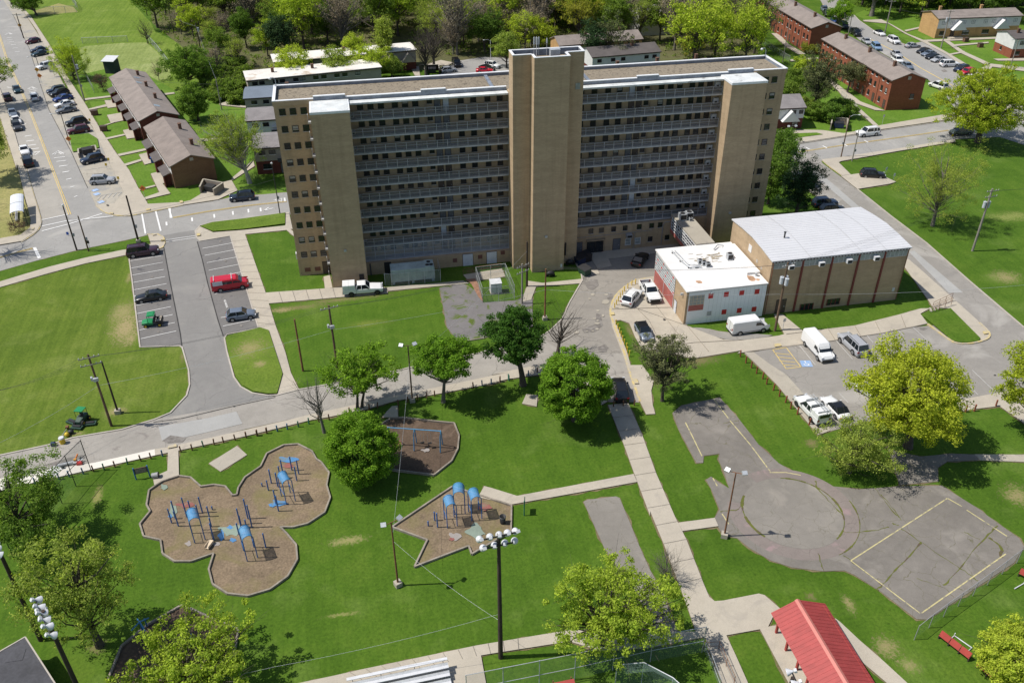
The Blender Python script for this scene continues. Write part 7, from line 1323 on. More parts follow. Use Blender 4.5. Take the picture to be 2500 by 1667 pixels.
for i, (x, y) in enumerate(((1480, 620), (1545, 560))):
    key = 'bare_yard'
    if key not in TREES: tree_meshes(key, 'bud_brown', 0, 5.2, 4.8, 8.0, nclump=90, per=0, trunk_r=.4, ntw=5, nlimb=70, tw=1.4, seed=97, lump=.4)
    tree(key, g(2, x, y), ['bare spreading tree by the bin pen behind the tower, left of two', 'bare spreading tree by the court behind the tower, right of two'][i], rz=i*2)
# ---------------------------------------------------------------- the wood
WK = {'wood_green': ('leafy mid green tree of the wood behind the rows', dict(leafm='wood_green', R=6.4, rz=5.6, zc=9.2, nclump=120, per=44, crad=1.3, leaf=.3, trunk_r=.3, lump=.35, hollow=.3, nlimb=24, seed=201)),
 'wood_spring': ('yellow green spring tree of the wood behind the rows', dict(leafm='leaf_spring', R=6.6, rz=5.4, zc=9.0, nclump=110, per=38, crad=1.3, leaf=.28, trunk_r=.3, lump=.4, hollow=.25, nlimb=24, ntw=1, seed=202)),
 'wood_gold': ('golden budding tree of the wood behind the rows', dict(leafm='leaf_gold', R=6.8, rz=5.6, zc=9.6, nclump=120, per=36, crad=1.3, leaf=.26, trunk_r=.34, lump=.35, hollow=.3, nlimb=30, ntw=2, seed=203)),
 'wood_bare': ('bare grey brown tree of the wood behind the rows', dict(leafm='bud_brown', R=5.6, rz=6.2, zc=9.5, nclump=150, per=26, crad=1.3, leaf=.14, trunk_r=.28, lump=.4, hollow=.2, nlimb=70, ntw=4, tw=1.5, thick=1.4, seed=204, bark='bark_grey')),
 'wood_budding': ('thin budding olive tree of the wood behind the rows', dict(leafm='leaf_olive', R=5.6, rz=5.8, zc=9.0, nclump=110, per=26, crad=1.2, leaf=.2, trunk_r=.26, lump=.4, hollow=.2, nlimb=50, ntw=3, tw=1.3, thick=1.2, seed=205)),
 'wood_deep': ('dark green tree of the wood behind the rows', dict(leafm='wood_dark', R=5.2, rz=5.4, zc=8.0, nclump=130, per=46, crad=1.3, leaf=.3, trunk_r=.3, lump=.35, hollow=.35, nlimb=20, seed=206))}
for k, (l, kw) in WK.items(): tree_meshes(k, kw.pop('leafm'), 0, kw.pop('R'), kw.pop('rz'), kw.pop('zc'), **kw)
def inpoly(p, q):
    c = False
    for i in range(len(q)):
        (x1, y1), (x2, y2) = q[i], q[i-1]
        if (y1 > p[1]) != (y2 > p[1]) and p[0] < (x2-x1)*(p[1]-y1)/(y2-y1)+x1: c = not c
    return c
wr_ = random.Random(21); WG = 'trees of the wood behind the rows'
blocks = [[(-24, 216), (24, 220), (24, 252), (-20, 250)], [(24, 205), (60, 205), (60, 250), (30, 250)], [(58, 218), (92, 218), (92, 246), (58, 246)], [(88, 254), (108, 254), (108, 274), (88, 274)], [(124, 178), (147, 178), (149, 285), (126, 285)], [(144, 220), (176, 215), (178, 300), (152, 300)], [(170, 230), (215, 230), (215, 254), (170, 254)]]
wpoly = [G((352, 10)), G((372, 62)), G((440, 128)), G((500, 178)), G((560, 205)), G((600, 205)), G((690, 150)), G((1000, 110)), G((1100, 160)), G((1190, 170)), G((1500, 190)), G((1850, 185)), G((1875, 40)), G((1960, -30)), G((2110, 40)), G((2250, 55)), G((2500, 60)), G((2700, 60)), (340, 330), (300, 390), (60, 400), (-115, 420)]
nwood = 0; y = 195.0; row = 0
while y < 372:
    x = -120+(row % 2)*5
    while x < 330:
        p = (x+wr_.uniform(-3, 3), y+wr_.uniform(-3, 3)); x += 11.8
        if not inpoly(p, wpoly) or any(inpoly(p, b) for b in blocks): continue
        q = P((p[0], p[1], 0))
        if q[1] < -48 or q[0] < 250 or q[0] > 2560: continue
        u = wr_.random(); zone = q[0]
        if 600 < zone < 1000: wts = (.22, .3, .05, .18, .2, .05)
        elif zone < 620: wts = (.2, .1, .03, .36, .22, .09)
        elif zone < 1350: wts = (.14, .18, .03, .36, .2, .09)
        elif zone < 1880: wts = (.24, .28, .06, .16, .2, .06)
        else: wts = (.25, .05, .0, .0, .0, .7)
        k = wr_.choices(list(WK), wts)[0]; s = wr_.uniform(.95, 1.4)
        if q[1] > 75 and zone < 700: s *= .6
        tree(k, p, WK[k][0], WG, rz=wr_.random()*6.28, s=(s, s, s*wr_.uniform(.85, 1.15))); nwood += 1
    y += 10.0; row += 1
for i in range(20):
    p = (wr_.uniform(26, 60), wr_.uniform(251, 285)); k = wr_.choice(['wood_bare', 'wood_bare', 'wood_budding', 'wood_green', 'wood_spring']); s = wr_.uniform(.7, 1.05)
    tree(k, p, WK[k][0], WG, rz=wr_.random()*6.28, s=(s, s, s)); nwood += 1

for i, (x, y, k) in enumerate(((90, 255, 'wood_budding'), (96, 254, 'wood_green'), (102, 256, 'wood_spring'), (108, 260, 'wood_green'), (86, 260, 'wood_bare'))): tree(k, (x, y), WK[k][0], WG, rz=i*1.7)
tree_meshes('white_pine', 'needle_dark', 0, 6.5, 7.0, 10.0, nclump=170, per=44, crad=1.3, leaf=.28, trunk_r=.4, lump=.4, hollow=.25, seed=230)
for i, (x, y) in enumerate(((480, 200), (640, 250), (420, 120))): tree('white_pine', g(3, x, y), 'large dark evergreen in the wood behind the lift tower', 'dark evergreens of the wood', rz=i)
# shrubs on the bank left of the tower
tree_meshes('bank_shrub', 'wood_green', 0, 2.4, 1.5, 1.5, nclump=60, per=45, crad=.7, leaf=.24, trunk_r=.08, lump=.3, hollow=.4, nlimb=10, seed=240, h0=.4)
sb = random.Random(5)
for i in range(46):
    t = sb.random(); x = 1760+t*220+sb.uniform(-120, 60); y_ = 520+sb.random()*300+t*40; s = sb.uniform(.6, 1.25)
    tree('bank_shrub', g(1, x, y_), 'rounded green shrub on the rough bank left of the tower', 'shrubs on the bank', 'shrub', 'shrub', sb.random()*6, (s, s, s*sb.uniform(.7, 1.1)))
# undergrowth
ur = np.random.default_rng(9); up_ = []
while len(up_) < 3600:
    p = (ur.uniform(-110, 230), ur.uniform(200, 370))
    if inpoly(p, wpoly) and not any(inpoly(p, b) for b in blocks): up_.append((p[0], p[1], ur.uniform(.2, 1.0)))
link('undergrowth', leaf_mesh('undergrowth', np.array(up_), 1.1, 16, .3, 'wood_green', 33), None, kind='stuff')
# ---------------------------------------------------------------- poles, lamps and wires
PO = {}
def pole(key, name, label, n, base, top, r, m, cat='pole', extras='', group=None, arm=None, ang=0.0):
    b = g(n[0] if isinstance(n, tuple) else n, *base); nt_ = n[1] if isinstance(n, tuple) else n; h = hz(b, px(nt_, 0, top)[1])
    o = thing(name, (b[0], b[1], 0), label, cat, group, ang); PO[key] = (b, h)
    MB().tube([(0, 0, -.2), (0, 0, h)], r, r*.68, n=10).obj('shaft', m, o)
    if 'x' in extras:
        for k in range(extras.count('x')):
            z = h-.35-1.0*k; mb = MB(); mb.box(-1.2, -.06-r, z-.06, 1.2, -r, z+.06)
            for x in (-1.1, -.6, .6, 1.1): mb.tube([(x, -r-.03, z+.06), (x, -r-.03, z+.24)], .045, n=6, mi=1)
            mb.obj('crossarm', ['grey_pole', 'white_metal'], o)
    if 't' in extras:
        for k in range(extras.count('t')):
            a = k*2.1+.4; mb = MB(); x, y = .42*math.cos(a), .42*math.sin(a); mb.tube([(x, y, h*.70), (x, y, h*.70+1.0)], .27, n=12); mb.tube([(x, y, h*.7+1.0), (x, y, h*.7+1.06)], .29, n=12); mb.tube([(x, y, h*.7+1.06), (x, y, h*.7+1.25)], .05, n=6); mb.obj('transformer', 'unit_grey' if 'unit_grey' in MATS else 'galv', o)
    if 'l' in extras:      # cobra head street lamp
        mb = MB(); mb.tube([(0, 0, h-.3), (-.7, 0, h+.15), (-1.7, 0, h+.2)], .04, n=6); mb.obj('arm', 'galv', o); MB().ball((-1.95, 0, h+.18), .3, 8, 0, (1.1, .5, .4)).obj('lamp_head', 'white_metal', o)
    if 'f' in extras:      # pair of boxy floodlights
        mb = MB(); mb.tube([(-.7, 0, h+.05), (.7, 0, h+.05)], .04, n=6); mb.obj('crossbar', m, o)
        for s in (-1, 1):
            mb = MB(); M = T(s*.85, -.1, h+.25, s*.4) @ Matrix.Rotation(.5, 4, 'X'); mb.box(-.26, -.2, -.1, .26, .25, .12, 0, M); mb.box(-.22, -.17, -.115, .22, .2, -.101, 1, M); mb.obj('floodlight', ['galv', 'lamp_clear'], o)
    if 'b' in extras: mb = MB(); mb.box(-.34, -.34, -.1, .34, .34, .55); mb.obj('footing', 'concrete_grey', o)
    if 'g' in extras: MB().ball((0, 0, h+.12), .2, 8).obj('lamp_globe', 'white_metal', o)
    if 'm' in extras: mb = MB(); mb.box(r*.8, -.16, h*.32, r*.8+.25, .16, h*.32+.5); mb.obj('meter_box', 'grey_metal', o)
    if 'a' in extras: mb = MB(); mb.box(-.3, -.45, h*.66, .28, -.12, h*.66+.42); mb.box(-.55, -.2, h*.66+.05, -.32, .2, h*.66+.5); mb.obj('area_light', 'galv', o)
    return o
mat('unit_grey', (0.5, 0.53, 0.56), 0.5, 0.12, 2, 6)
pole('A', 'utility_pole', 'tall grey topped utility pole with floodlight at the lower left lawn edge', 9, (915, 805), 220, .17, 'pole_wood', 'utility pole', 'xxa', ang=.25)
pole('B', 'pole', 'thin dark brown wooden pole beside the taller utility pole on the left lawn', 9, (970, 700), 275, .14, 'dark_wood', 'pole', 'b')
pole('C', 'lamp_post', 'dark pole with white top lamp at the street corner, left of a pair', 5, (630, 708), 345, .15, 'dark_wood', 'lamp post', 'gm'); pole('D', 'utility_pole', 'bare wooden pole with small sign at the street corner, right of a pair', 5, (728, 718), 428, .14, 'pole_wood', 'utility pole', 'm'); pole('E', 'utility_pole', 'dark brown pole standing on the grass point at the car park mouth', 5, (1138, 645), 262, .19, 'dark_wood', 'utility pole', 'bm')
pole('F', 'lamp_post', 'slim black lamp post at the kerb by the tower left end', (5, 1), (2298, 418), 1345, .1, 'black_metal', 'lamp post', 'gm'); pole('G', 'utility_pole', 'grey utility pole with transformer can beside the first lawn walk', 1, (695, 832), 455, .18, 'grey_pole', 'utility pole', 'tm'); pole('H', 'utility_pole', 'dark utility pole at the head of the parking bay', 1, (195, 316), 112, .17, 'dark_wood', 'utility pole', 'x')
pole('I', 'street_lamp', 'black street lamp leaning over the street by the white car', 1, (325, 570), 470, .1, 'black_metal', 'street lamp', 'l', ang=.2); pole('J', 'street_lamp', 'black street lamp beside the lawn island and orange sign', 1, (575, 1190), 935, .1, 'black_metal', 'street lamp', 'l', ang=.2)
pole('K', 'utility_pole', 'utility pole with area lights on the lawn in front of the tower', (10, 6), (752, 330), 1160, .18, 'pole_wood', 'utility pole', 'xa', ang=.25); pole('L', 'pole', 'rusty brown pole beside the light concrete walk', (10, 6), (470, 355), 1275, .15, 'rust', 'pole'); pole('M', 'street_lamp', 'twin headed lamp pole on the park road verge between two trees', 10, (1368, 605), 150, .11, 'pole_wood', 'street lamp', 'fb')
pole('N', 'utility_pole', 'grey pole with white insulators by the fenced transformer', (7, 7), (250, 1150), 820, .16, 'grey_pole', 'utility pole', 'xx', ang=.5); pole('O', 'pole', 'dark brown wooden pole at the foot of the lift tower', 7, (290, 1010), 640, .19, 'dark_wood', 'pole'); pole('P', 'pole', 'rusty pole with small light on the lawn by the court road', 7, (437, 1278), 862, .14, 'rust', 'pole', 'b')
pole('Q', 'utility_pole', 'wooden utility pole with three white transformer cans in front of the gymnasium', 8, (308, 1370), 810, .19, 'pole_wood', 'utility pole', 'xttt', ang=.3); pole('R', 'utility_pole', 'tall grey utility pole with two transformer cans on the right lawn', 8, (1928, 716), 205, .2, 'grey_pole', 'utility pole', 'xxtt', ang=.1); pole('S', 'street_lamp', 'white lamp standard against the gymnasium front wall', 8, (268, 1172), 990, .06, 'white_metal', 'street lamp', 'g')
pole('T', 'street_lamp', 'brown pole with cobra head lamp on the upper street kerb', 4, (850, 1292), 950, .14, 'pole_wood', 'street lamp', 'lm', ang=2.9); pole('U', 'utility_pole', 'leaning grey pole with street light at the grass corner of the upper street', 4, (940, 1325), 1070, .13, 'grey_pole', 'utility pole', 'm'); pole('V', 'street_lamp', 'short black twin lamp by the tower right end', 4, (425, 1175), 1045, .08, 'black_metal', 'street lamp', 'f')
pole('X', 'utility_pole', 'utility pole with cobra lamp at the brick row street lawn', 4, (1210, 275), 5, .19, 'grey_pole', 'utility pole', 'lx'); pole('Y', 'utility_pole', 'tall wooden utility pole standing on the lawn before the yellow brick row', 4, (1670, 397), 85, .19, 'grey_pole', 'utility pole', 'xtt'); pole('Z', 'street_lamp', 'pale lamp pole at the upper right walk', 4, (2235, 568), 330, .14, 'grey_pole', 'street lamp', 'l'); pole('AA', 'utility_pole', 'pale pole behind the tower right corner by the fenced stairs', 4, (372, 512), 165, .13, 'grey_pole', 'utility pole'); pole('AZ', 'utility_pole', 'grey pole between the two brick rows', 4, (910, 285), 130, .15, 'grey_pole', 'utility pole')
pole('BA', 'utility_pole', 'pole with meter by the bank steps left of the tower', 1, (1820, 905), 640, .15, 'grey_pole', 'utility pole', 'm'); pole('BB', 'utility_pole', 'dark pole with transformer at the wood edge above the bank', 1, (1650, 430), 190, .17, 'dark_wood', 'utility pole', 't'); pole('BC', 'utility_pole', 'dark pole at the wood edge by the far field', 1, (1425, 275), 100, .16, 'dark_wood', 'utility pole'); pole('BD', 'utility_pole', 'thin pole at the wood edge farthest along the field', 1, (1208, 130), 0, .14, 'dark_wood', 'utility pole')
pole('AB', 'floodlight_pole', 'brown park lamp pole with two boxy heads between the two playgrounds', 14, (1250, 745), 232, .11, 'rust', 'floodlight', 'fb', ang=.4); pole('AD', 'floodlight_pole', 'rusty park lamp pole with two heads on the edge of the old court', (15, 11), (1908, 345), 1190, .1, 'rust', 'floodlight', 'fb', ang=-.5)
pole('CF', 'street_lamp', 'tall white lamp in the court behind the tower', 2, (2010, 505), 330, .1, 'white_metal', 'street lamp', 'l', ang=.2)
def reflector(o, M):
    mb = MB(); rs = [(.08, .0), (.11, .16), (.18, .27), (.26, .4), (.31, .55), (.32, .58)]; k = 12; vs = []; fs = []
    for r, z in rs: vs += [tuple(M @ Vector((r*math.cos(2*math.pi*i/k), r*math.sin(2*math.pi*i/k), z))) for i in range(k)]
    for j in range(len(rs)-1): fs += [(j*k+i, j*k+(i+1) % k, (j+1)*k+(i+1) % k, (j+1)*k+i) for i in range(k)]
    mb.add(vs, fs+[tuple(range(k))[::-1], tuple(range(5*k, 6*k))], 0, True); mb.box(-.14, -.12, -.22, .14, .12, 0, 0, M); return mb.obj('floodlight', 'white_metal', o)
def stadium(key, label, b, h, ang, rows, tilt=2.3):
    o = thing('stadium_light', (b[0], b[1], 0), label, 'floodlight', None, ang); PO[key] = (b, h)
    MB().tube([(0, 0, -.2), (0, 0, h)], .24, .15, n=10).obj('shaft', 'dark_wood', o)
    mb = MB()
    for z, w_, _ in rows: mb.box(-w_, -.22, z-.06, w_, -.14, z+.06)
    mb.obj('crossarm', 'black_metal', o)
    for z, w_, cnt in rows:
        for i in range(cnt):
            x = -w_+2*w_*i/(cnt-1); reflector(o, T(x, -.3, z+.2, rng.uniform(-.3, .3)) @ Matrix.Rotation(tilt, 4, 'X'))
    return o
b = g(15, 75, 1335); h = hz(b, px(15, 0, 320)[1]); stadium('AC', 'tall brown wooden pole carrying two rows of white stadium floodlights over the lawn', b, h, 0.1, [(h-.1, 1.55, 5), (h-1.2, 1.3, 4)], -2.3)
def at_height(n, x, y, h): return g(n, x, y, h)
t1 = at_height(13, 350, 960, 14); ta, tb2 = g(13, 300, 790, 14), g(13, 440, 1130, 14); aea = math.atan2(tb2[1]-ta[1], tb2[0]-ta[0])
stadium('AE', 'tall wooden pole with a long double bank of white stadium floodlights at the lower left', (t1[0]+.1, t1[1]-.1), 14.2, aea, [(14.0, 1.6, 5), (12.9, 1.5, 4)], -2.3)
t2 = at_height(13, 5, 420, 12.5); stadium('AF', 'wooden stadium light pole cut by the left edge', (t2[0]-.3, t2[1]), 12.7, aea, [(12.5, 1.0, 4)], -2.3)
t3 = at_height(16, 455, 1500, 9); stadium('AG', 'stadium floodlights poking up at the bottom edge beside the red pavilion', (t3[0], t3[1]), 9.0, 1.5, [(8.9, .5, 2)], -2.0)
def wire(pts3, r=.014, sag=.6, name='utility_wire', label='', grp='overhead wires', m='wire'):
    path = []
    for a, b in zip(pts3, pts3[1:]):
        for i in range(9):
            t = i/8; 
            if i == 0 and path: continue
            path.append((a[0]+(b[0]-a[0])*t, a[1]+(b[1]-a[1])*t, a[2]+(b[2]-a[2])*t-4*sag*t*(1-t)))
    return MB().tube(path, r, n=4).obj(name, m, None, label=label, cat='wire', group=grp)
pt = lambda k, f, dx=0: (PO[k][0][0]+dx, PO[k][0][1], PO[k][1]*f)
far = lambda n, x, y, h: (*g(n, x, y, h), h)
wire([far(9, -300, 1080, 6), pt('A', .58), pt('K', .62), pt('P', .6), pt('Q', .55), far(8, 2352, 995, 7), far(8, 3300, 700, 7)], .015, .5, label='long pale cable strung past the tower front to the right lawn', m='galv')
for i, dx in enumerate((-.9, 0, .9)):
    wire([far(9, -300, 560, 9+i), pt('A', .97, dx), pt('K', .97, dx), pt('N', .97, dx), pt('Q', .97, dx), pt('R', .97, dx), far(8, 3000, 60, 9)], .012, .9, label=['dark power line along the pole tops, first of the three parallel strands', 'dark power line along the pole tops, middle of the three parallel strands', 'dark power line along the pole tops, last of the three parallel strands'][i])
wire([pt('C', .75), pt('D', .9), pt('E', .62), pt('F', .7)], .02, .3, label='black span cable over the street corner between the poles')
wire([pt('H', .9), pt('I', .9), pt('G', .6), pt('BA', .8)], .016, .5, label='dark cable crossing the left street to the row house pole')
wire([pt('AB', .72), pt('AC', .32)], .011, .5, label='pale cable from the park lamp down to the stadium light pole', m='galv'); wire([pt('AC', .38), far(14, 240, 1410, 4), far(13, 300, 1750, 5)], .012, .4, label='thin cable running from the stadium pole along the south path', m='galv'); wire([pt('AB', .8), pt('M', .7), pt('O', .8)], .012, .4, label='thin cable from park lamp up to the lift tower pole', m='galv'); wire([pt('X', .8), pt('Y', .85), far(4, 2600, 60, 9)], .018, .6, label='black cable across the lawn of the yellow brick row'); wire([pt('T', .8), pt('U', .9), far(4, 1500, 1700, 4)], .014, .5, label='thin guy cable from the leaning grey pole'); wire([pt('BD', .9), pt('BC', .9), pt('BB', .9), pt('BA', .95)], .016, .6, label='pale line along the wood edge poles', m='galv')
# ---------------------------------------------------------------- signs and small street things
def sign(n, x, y, kind, label, cat='sign', h=1.6, rz=0.0):
    b = g(n, x, y); o = thing('road_sign', (b[0], b[1], 0), label, cat, None, rz); MB().tube([(0, 0, 0), (0, 0, h+.3)], .035, n=6).obj('post', 'galv', o); mb = MB()
    if kind in ('orange', 'amber'):
        s = .62; mb.add([(0, -.05, h-s+.3), (s, -.05, h+.3), (0, -.05, h+s+.3), (-s, -.05, h+.3), (0, -.08, h-s+.3), (s, -.08, h+.3), (0, -.08, h+s+.3), (-s, -.08, h+.3)], [(0, 1, 2, 3)[::-1], (4, 5, 6, 7), (0, 1, 5, 4), (1, 2, 6, 5), (2, 3, 7, 6), (3, 0, 4, 7)]); mb.box(-.28, -.086, h+.22, .28, -.081, h+.3, 1); mb.box(-.2, -.086, h+.36, .2, -.081, h+.43, 1)
        mb.obj('panel', [kind+'_sign', 'black_metal'], o)
    elif kind == 'notice': mb.box(-.9, -.06, h-.2, .9, .06, h+.7); mb.box(-.8, -.08, h-.1, .8, -.061, h+.6, 1); mb.obj('panel', ['pole_wood', 'white_panel'], o); MB().slab4([(-1.1, -.5, h+.8), (1.1, -.5, h+.8), (1.1, 0, h+1.2), (-1.1, 0, h+1.2)], .06).obj('roof', 'shingle_grey', o)
    else: mb.box(-.2, -.07, h-.2, .2, -.04, h+.35); mb.obj('panel', kind, o)
    return o
sign(1, 345, 690, 'orange', 'orange diamond warning sign by the bent post on the street bay', h=1.9); sign(1, 320, 630, 'amber', 'amber diamond sign above the orange one on the street bay', h=1.6); sign(1, 180, 270, 'amber', 'amber diamond sign beside the topmost utility pole', h=2.0); sign(1, 580, 1200, 'orange', 'orange diamond warning sign on the lawn island', h=1.4); sign(5, 1195, 300, 'orange', 'orange diamond warning sign by the row house walk at the corner', h=2.2); sign(1, 450, 632, 'notice', 'roofed wooden notice board beside the white car in the bay', h=1.5)
sign(4, 1215, 1425, 'white_metal', 'small white bay sign left of two on the right lawn', h=1.0); sign(4, 1280, 1475, 'white_metal', 'small white bay sign right of two on the right lawn', h=1.0); sign(4, 1185, 1030, 'galv', 'grey sign back on a leaning post at the upper street lawn', h=2.2); sign(4, 850, 995, 'white_metal', 'small white sign behind the bin shelter', h=2.0); sign(4, 1750, 1165, 'yellow_post', 'yellow sign post by the upper street kerb under the big tree', h=1.4); sign(8, 372, 1360, 'galv', 'small grey sign on the walk beside the gymnasium pole', h=1.6); sign(5, 738, 695, 'black_metal', 'small dark sign between the corner poles', h=1.2); sign(5, 560, 590, 'plastic_blue', 'blue sign lying low at the street corner', h=.4)
for i, (x, y) in enumerate(((900, 1345), (745, 1020), (880, 1390), (980, 1500))): sign(1, x, y, 'yellow_post', ['slim post with yellow tag on the bay walk near the silver car', 'slim post with yellow tag on the bay walk by the maroon car', 'slim post with yellow tag on the bay walk past the bin wall', 'slim post with yellow tag lowest on the bay walk'][i], h=1.0)
def pen(n, corners, label, h=1.7, m='block_wall', binm='dumpster_blue', open_i=0):
    q = pts(n, *corners); c = (sum(p[0] for p in q)/len(q), sum(p[1] for p in q)/len(q)); o = thing('bin_enclosure', (*c, 0), label, 'bin enclosure'); ql = [(p[0]-c[0], p[1]-c[1]) for p in q]
    for i in range(len(ql)):
        if i == open_i: continue
        a, b_ = ql[i], ql[(i+1) % len(ql)]; mb = MB(); band(mb, [a, b_], -.12, .12, 0, h+i*.003); band(mb, [a, b_], -.15, .15, h+.004, h+.08+i*.003, 1); mb.obj('wall', [m, 'concrete_grey'], o)
    bo = thing('dumpster', (*c, .05), 'steel dumpster inside the '+label, 'dumpster', None, math.atan2(ql[1][1]-ql[0][1], ql[1][0]-ql[0][0])); mb = MB(); mb.box(-1.0, -.65, .15, 1.0, .65, 1.15); mb.box(-.9, -.6, 0, -.7, .6, .149); mb.box(.7, -.6, 0, .9, .6, .149); mb.obj('bin', binm, bo); mb = MB(); mb.slab4([(-1.02, -.67, 1.2), (1.02, -.67, 1.2), (1.02, .67, 1.4), (-1.02, .67, 1.4)], .05); mb.obj('lid', 'black_metal', bo); return o
pen(5, (1650, 250, 1760, 270, 1840, 215, 1680, 185), 'walled bin pen at the corner of the brown row house', 1.5, binm='black_metal'); pen(4, (760, 1070, 895, 1080, 895, 1030, 770, 1020), 'block bin shelter on the upper street walk', 1.6); pen(1, (655, 1300, 800, 1270, 790, 1230, 650, 1260), 'low walled bin pen on the street bay by the black car', 1.0, binm='black_metal'); pen(2, (1470, 620, 1590, 615, 1585, 580, 1475, 585), 'dark bin pen in the court behind the tower', 1.6, 'dark_wood', 'black_metal')
for n, x, y, l in ((1, 780, 945, 'small brown bin box on the row house lawn, upper of two'), (1, 855, 1075, 'small brown bin box on the row house lawn, lower of two'), (4, 1870, 345, 'small brown bin box between the walks of the yellow brick row'), (4, 1990, 390, 'small brown bin box nearer the white and brick house')):
    o = thing('bin_box', (*g(n, x, y), 0), l, 'bin box'); mb = MB(); mb.box(-.7, -.55, 0, .7, .55, 1.15); mb.obj('box', 'chimney', o); MB().box(-.75, -.6, 1.152, .75, .6, 1.22).obj('lid', 'fascia_brown', o)
o = thing('wheelie_bin', (*g(1, 1260, 1335), .1), 'blue bins and bags by the brown row house porch', 'bin'); mb = MB(); mb.box(-.4, -.4, 0, .4, .4, 1.0); mb.obj('body', 'plastic_blue', o); MB().box(-.44, -.44, 1.002, .44, .44, 1.1).obj('lid', 'plastic_blue', o)
def dump(n, x, y, label, m, rz): 
    o = thing('dumpster', (*g(n, x, y), 0), label, 'dumpster', None, rz); mb = MB(); mb.add([(-.9, -.55, .1), (.9, -.55, .1), (.9, .6, .1), (-.9, .6, .1), (-1, -.75, 1.1), (1, -.75, 1.1), (1, .65, 1.4), (-1, .65, 1.4)], [(3, 2, 1, 0), (4, 5, 6, 7), (0, 1, 5, 4), (1, 2, 6, 5), (2, 3, 7, 6), (3, 0, 4, 7)]); mb.obj('bin', m, o); mb = MB(); mb.slab4([(-1.02, -.78, 1.13), (1.02, -.78, 1.13), (1.02, .68, 1.44), (-1.02, .68, 1.44)], .05); mb.obj('lid', 'black_metal', o); mb = MB()
    for sx in (-.8, .8):
        for sy in (-.45, .5): mb.tube([(sx-.04, sy, .08), (sx+.04, sy, .08)], .08, n=8)
    mb.obj('castor', 'tyre', o)
dump(7, 762, 905, 'dark green steel dumpster at the court kerb', 'dark_green', -1.2); dump(7, 718, 815, 'navy dumpster against the tower in the court corner', 'dumpster_blue', -1.3); dump(7, 772, 790, 'dark dumpster beside the navy one in the court corner', 'black_metal', -1.3)
for n, x, y, l, kd in ((7, 645, 830, 'black covered motor scooter by the lift tower corner', 'motorbike'), (7, 483, 925, 'dark small grill cart on the lawn before the lift tower', 'cart')):
    o = thing('scooter' if kd == 'motorbike' else 'grill_cart', (*g(n, x, y), .0), l, kd); mb = MB(); mb.ball((0, 0, .6), .6, 10, 0, (1.2, .6, .7)); mb.obj('cover', 'black_metal', o)
    for s in (-.5, .5): MB().tube([(s, -.05, .28), (s, .05, .28)], .28, n=12).obj('wheel', 'tyre', o)
# chiller and fenced transformer
ch = thing('chiller_unit', (*g(6, 1375, 975), 0), 'big weathered pale green chiller box with three roof fans by the tower wall', 'chiller', rz=0.0)
mb = MB(); mb.box(-3.4, -.2, .5, 3.5, 2.2, 2.6); mb.box(-3.3, -.1, 0, -2.9, 2.1, .5); mb.box(3, -.1, 0, 3.4, 2.1, .5); mb.box(-.2, -.1, 0, .2, 2.1, .5); mb.obj('casing', 'unit_green', ch); mb = MB(); mb.box(2.0, -.15, 2.602, 3.45, 2.1, 2.75); 
for i, (x, y) in enumerate(((2.4, .4), (3.05, .4), (2.7, 1.4))): mb.tube([(x, y, 2.75), (x, y, 2.85)], .3, n=12, mi=1)
mb.obj('fan_deck', ['unit_green', 'black_metal'], ch); mb = MB()
for i in range(7): mb.box(-3.2+i*.95, -.24, .7, -3.17+i*.95, -.203, 2.5)
mb.obj('panel_seam', 'grey_metal', ch)
def fence(n, line, label, h, mesh='chain_link', step=3.0, postm='galv', rails=(1.0,), cat='fence', grp=None, r=.035, name='chain_link_fence', pl=None):
    l = pl or pts(n, *line); o = thing(name, (l[0][0], l[0][1], 0), label, cat, grp); q = [(x-l[0][0], y-l[0][1]) for x, y in l]
    for a, b_ in zip(q, q[1:]):
        k = max(1, round(math.dist(a, b_)/step))
        for i in range(k+ (1 if b_ == q[-1] else 0)): x, y = a[0]+(b_[0]-a[0])*i/k, a[1]+(b_[1]-a[1])*i/k; MB().tube([(x, y, -.1), (x, y, h+.05)], r, n=6).obj('post', postm, o)
    for f in rails: MB().tube([(x, y, h*f) for x, y in q], r*.75, n=5).obj('rail', postm, o)
    mb = MB()
    for a, b_ in zip(q, q[1:]): mb.add([(*a, .04), (*b_, .04), (*b_, h), (*a, h)], [(0, 1, 2, 3)])
    mb.obj('mesh', mesh, o); return o
tb = thing('transformer_box', (*g(6, 2050, 1050), .1), 'white pad mounted transformer box inside the wire compound', 'transformer'); mb = MB(); mb.box(-.85, -.7, .1, .85, .7, 1.75); mb.box(-.95, -.8, 0, .95, .8, .1, 1); mb.obj('casing', ['white_metal', 'concrete_grey'], tb); mb = MB(); mb.slab4([(-.9, -.78, 1.78), (.9, -.78, 1.78), (.9, .75, 1.9), (-.9, .75, 1.9)], .06); mb.obj('lid', 'white_metal', tb); mb = MB(); mb.box(-.02, -.72, .15, .02, -.702, 1.7); mb.box(.1, -.74, .8, .16, -.703, 1.0); mb.obj('door_seam', 'grey_metal', tb)
fence(6, (1945, 1140, 2205, 1115, 2130, 935, 1890, 965, 1945, 1140), 'square chain link compound around the white transformer box', 2.6, rails=(1.0, .5)); fence(6, (1145, 1000, 1200, 1005, 1340, 995, 1470, 980, 1600, 965, 1580, 880), 'wire fence in front of the weathered chiller', 2.2, rails=(1.0,))
paint('brick_rubble', pts(6, 1800, 955, 1880, 945, 1915, 1000, 1945, 1135, 1910, 1100, 1850, 990), 'red_brown_stone', 'mark')
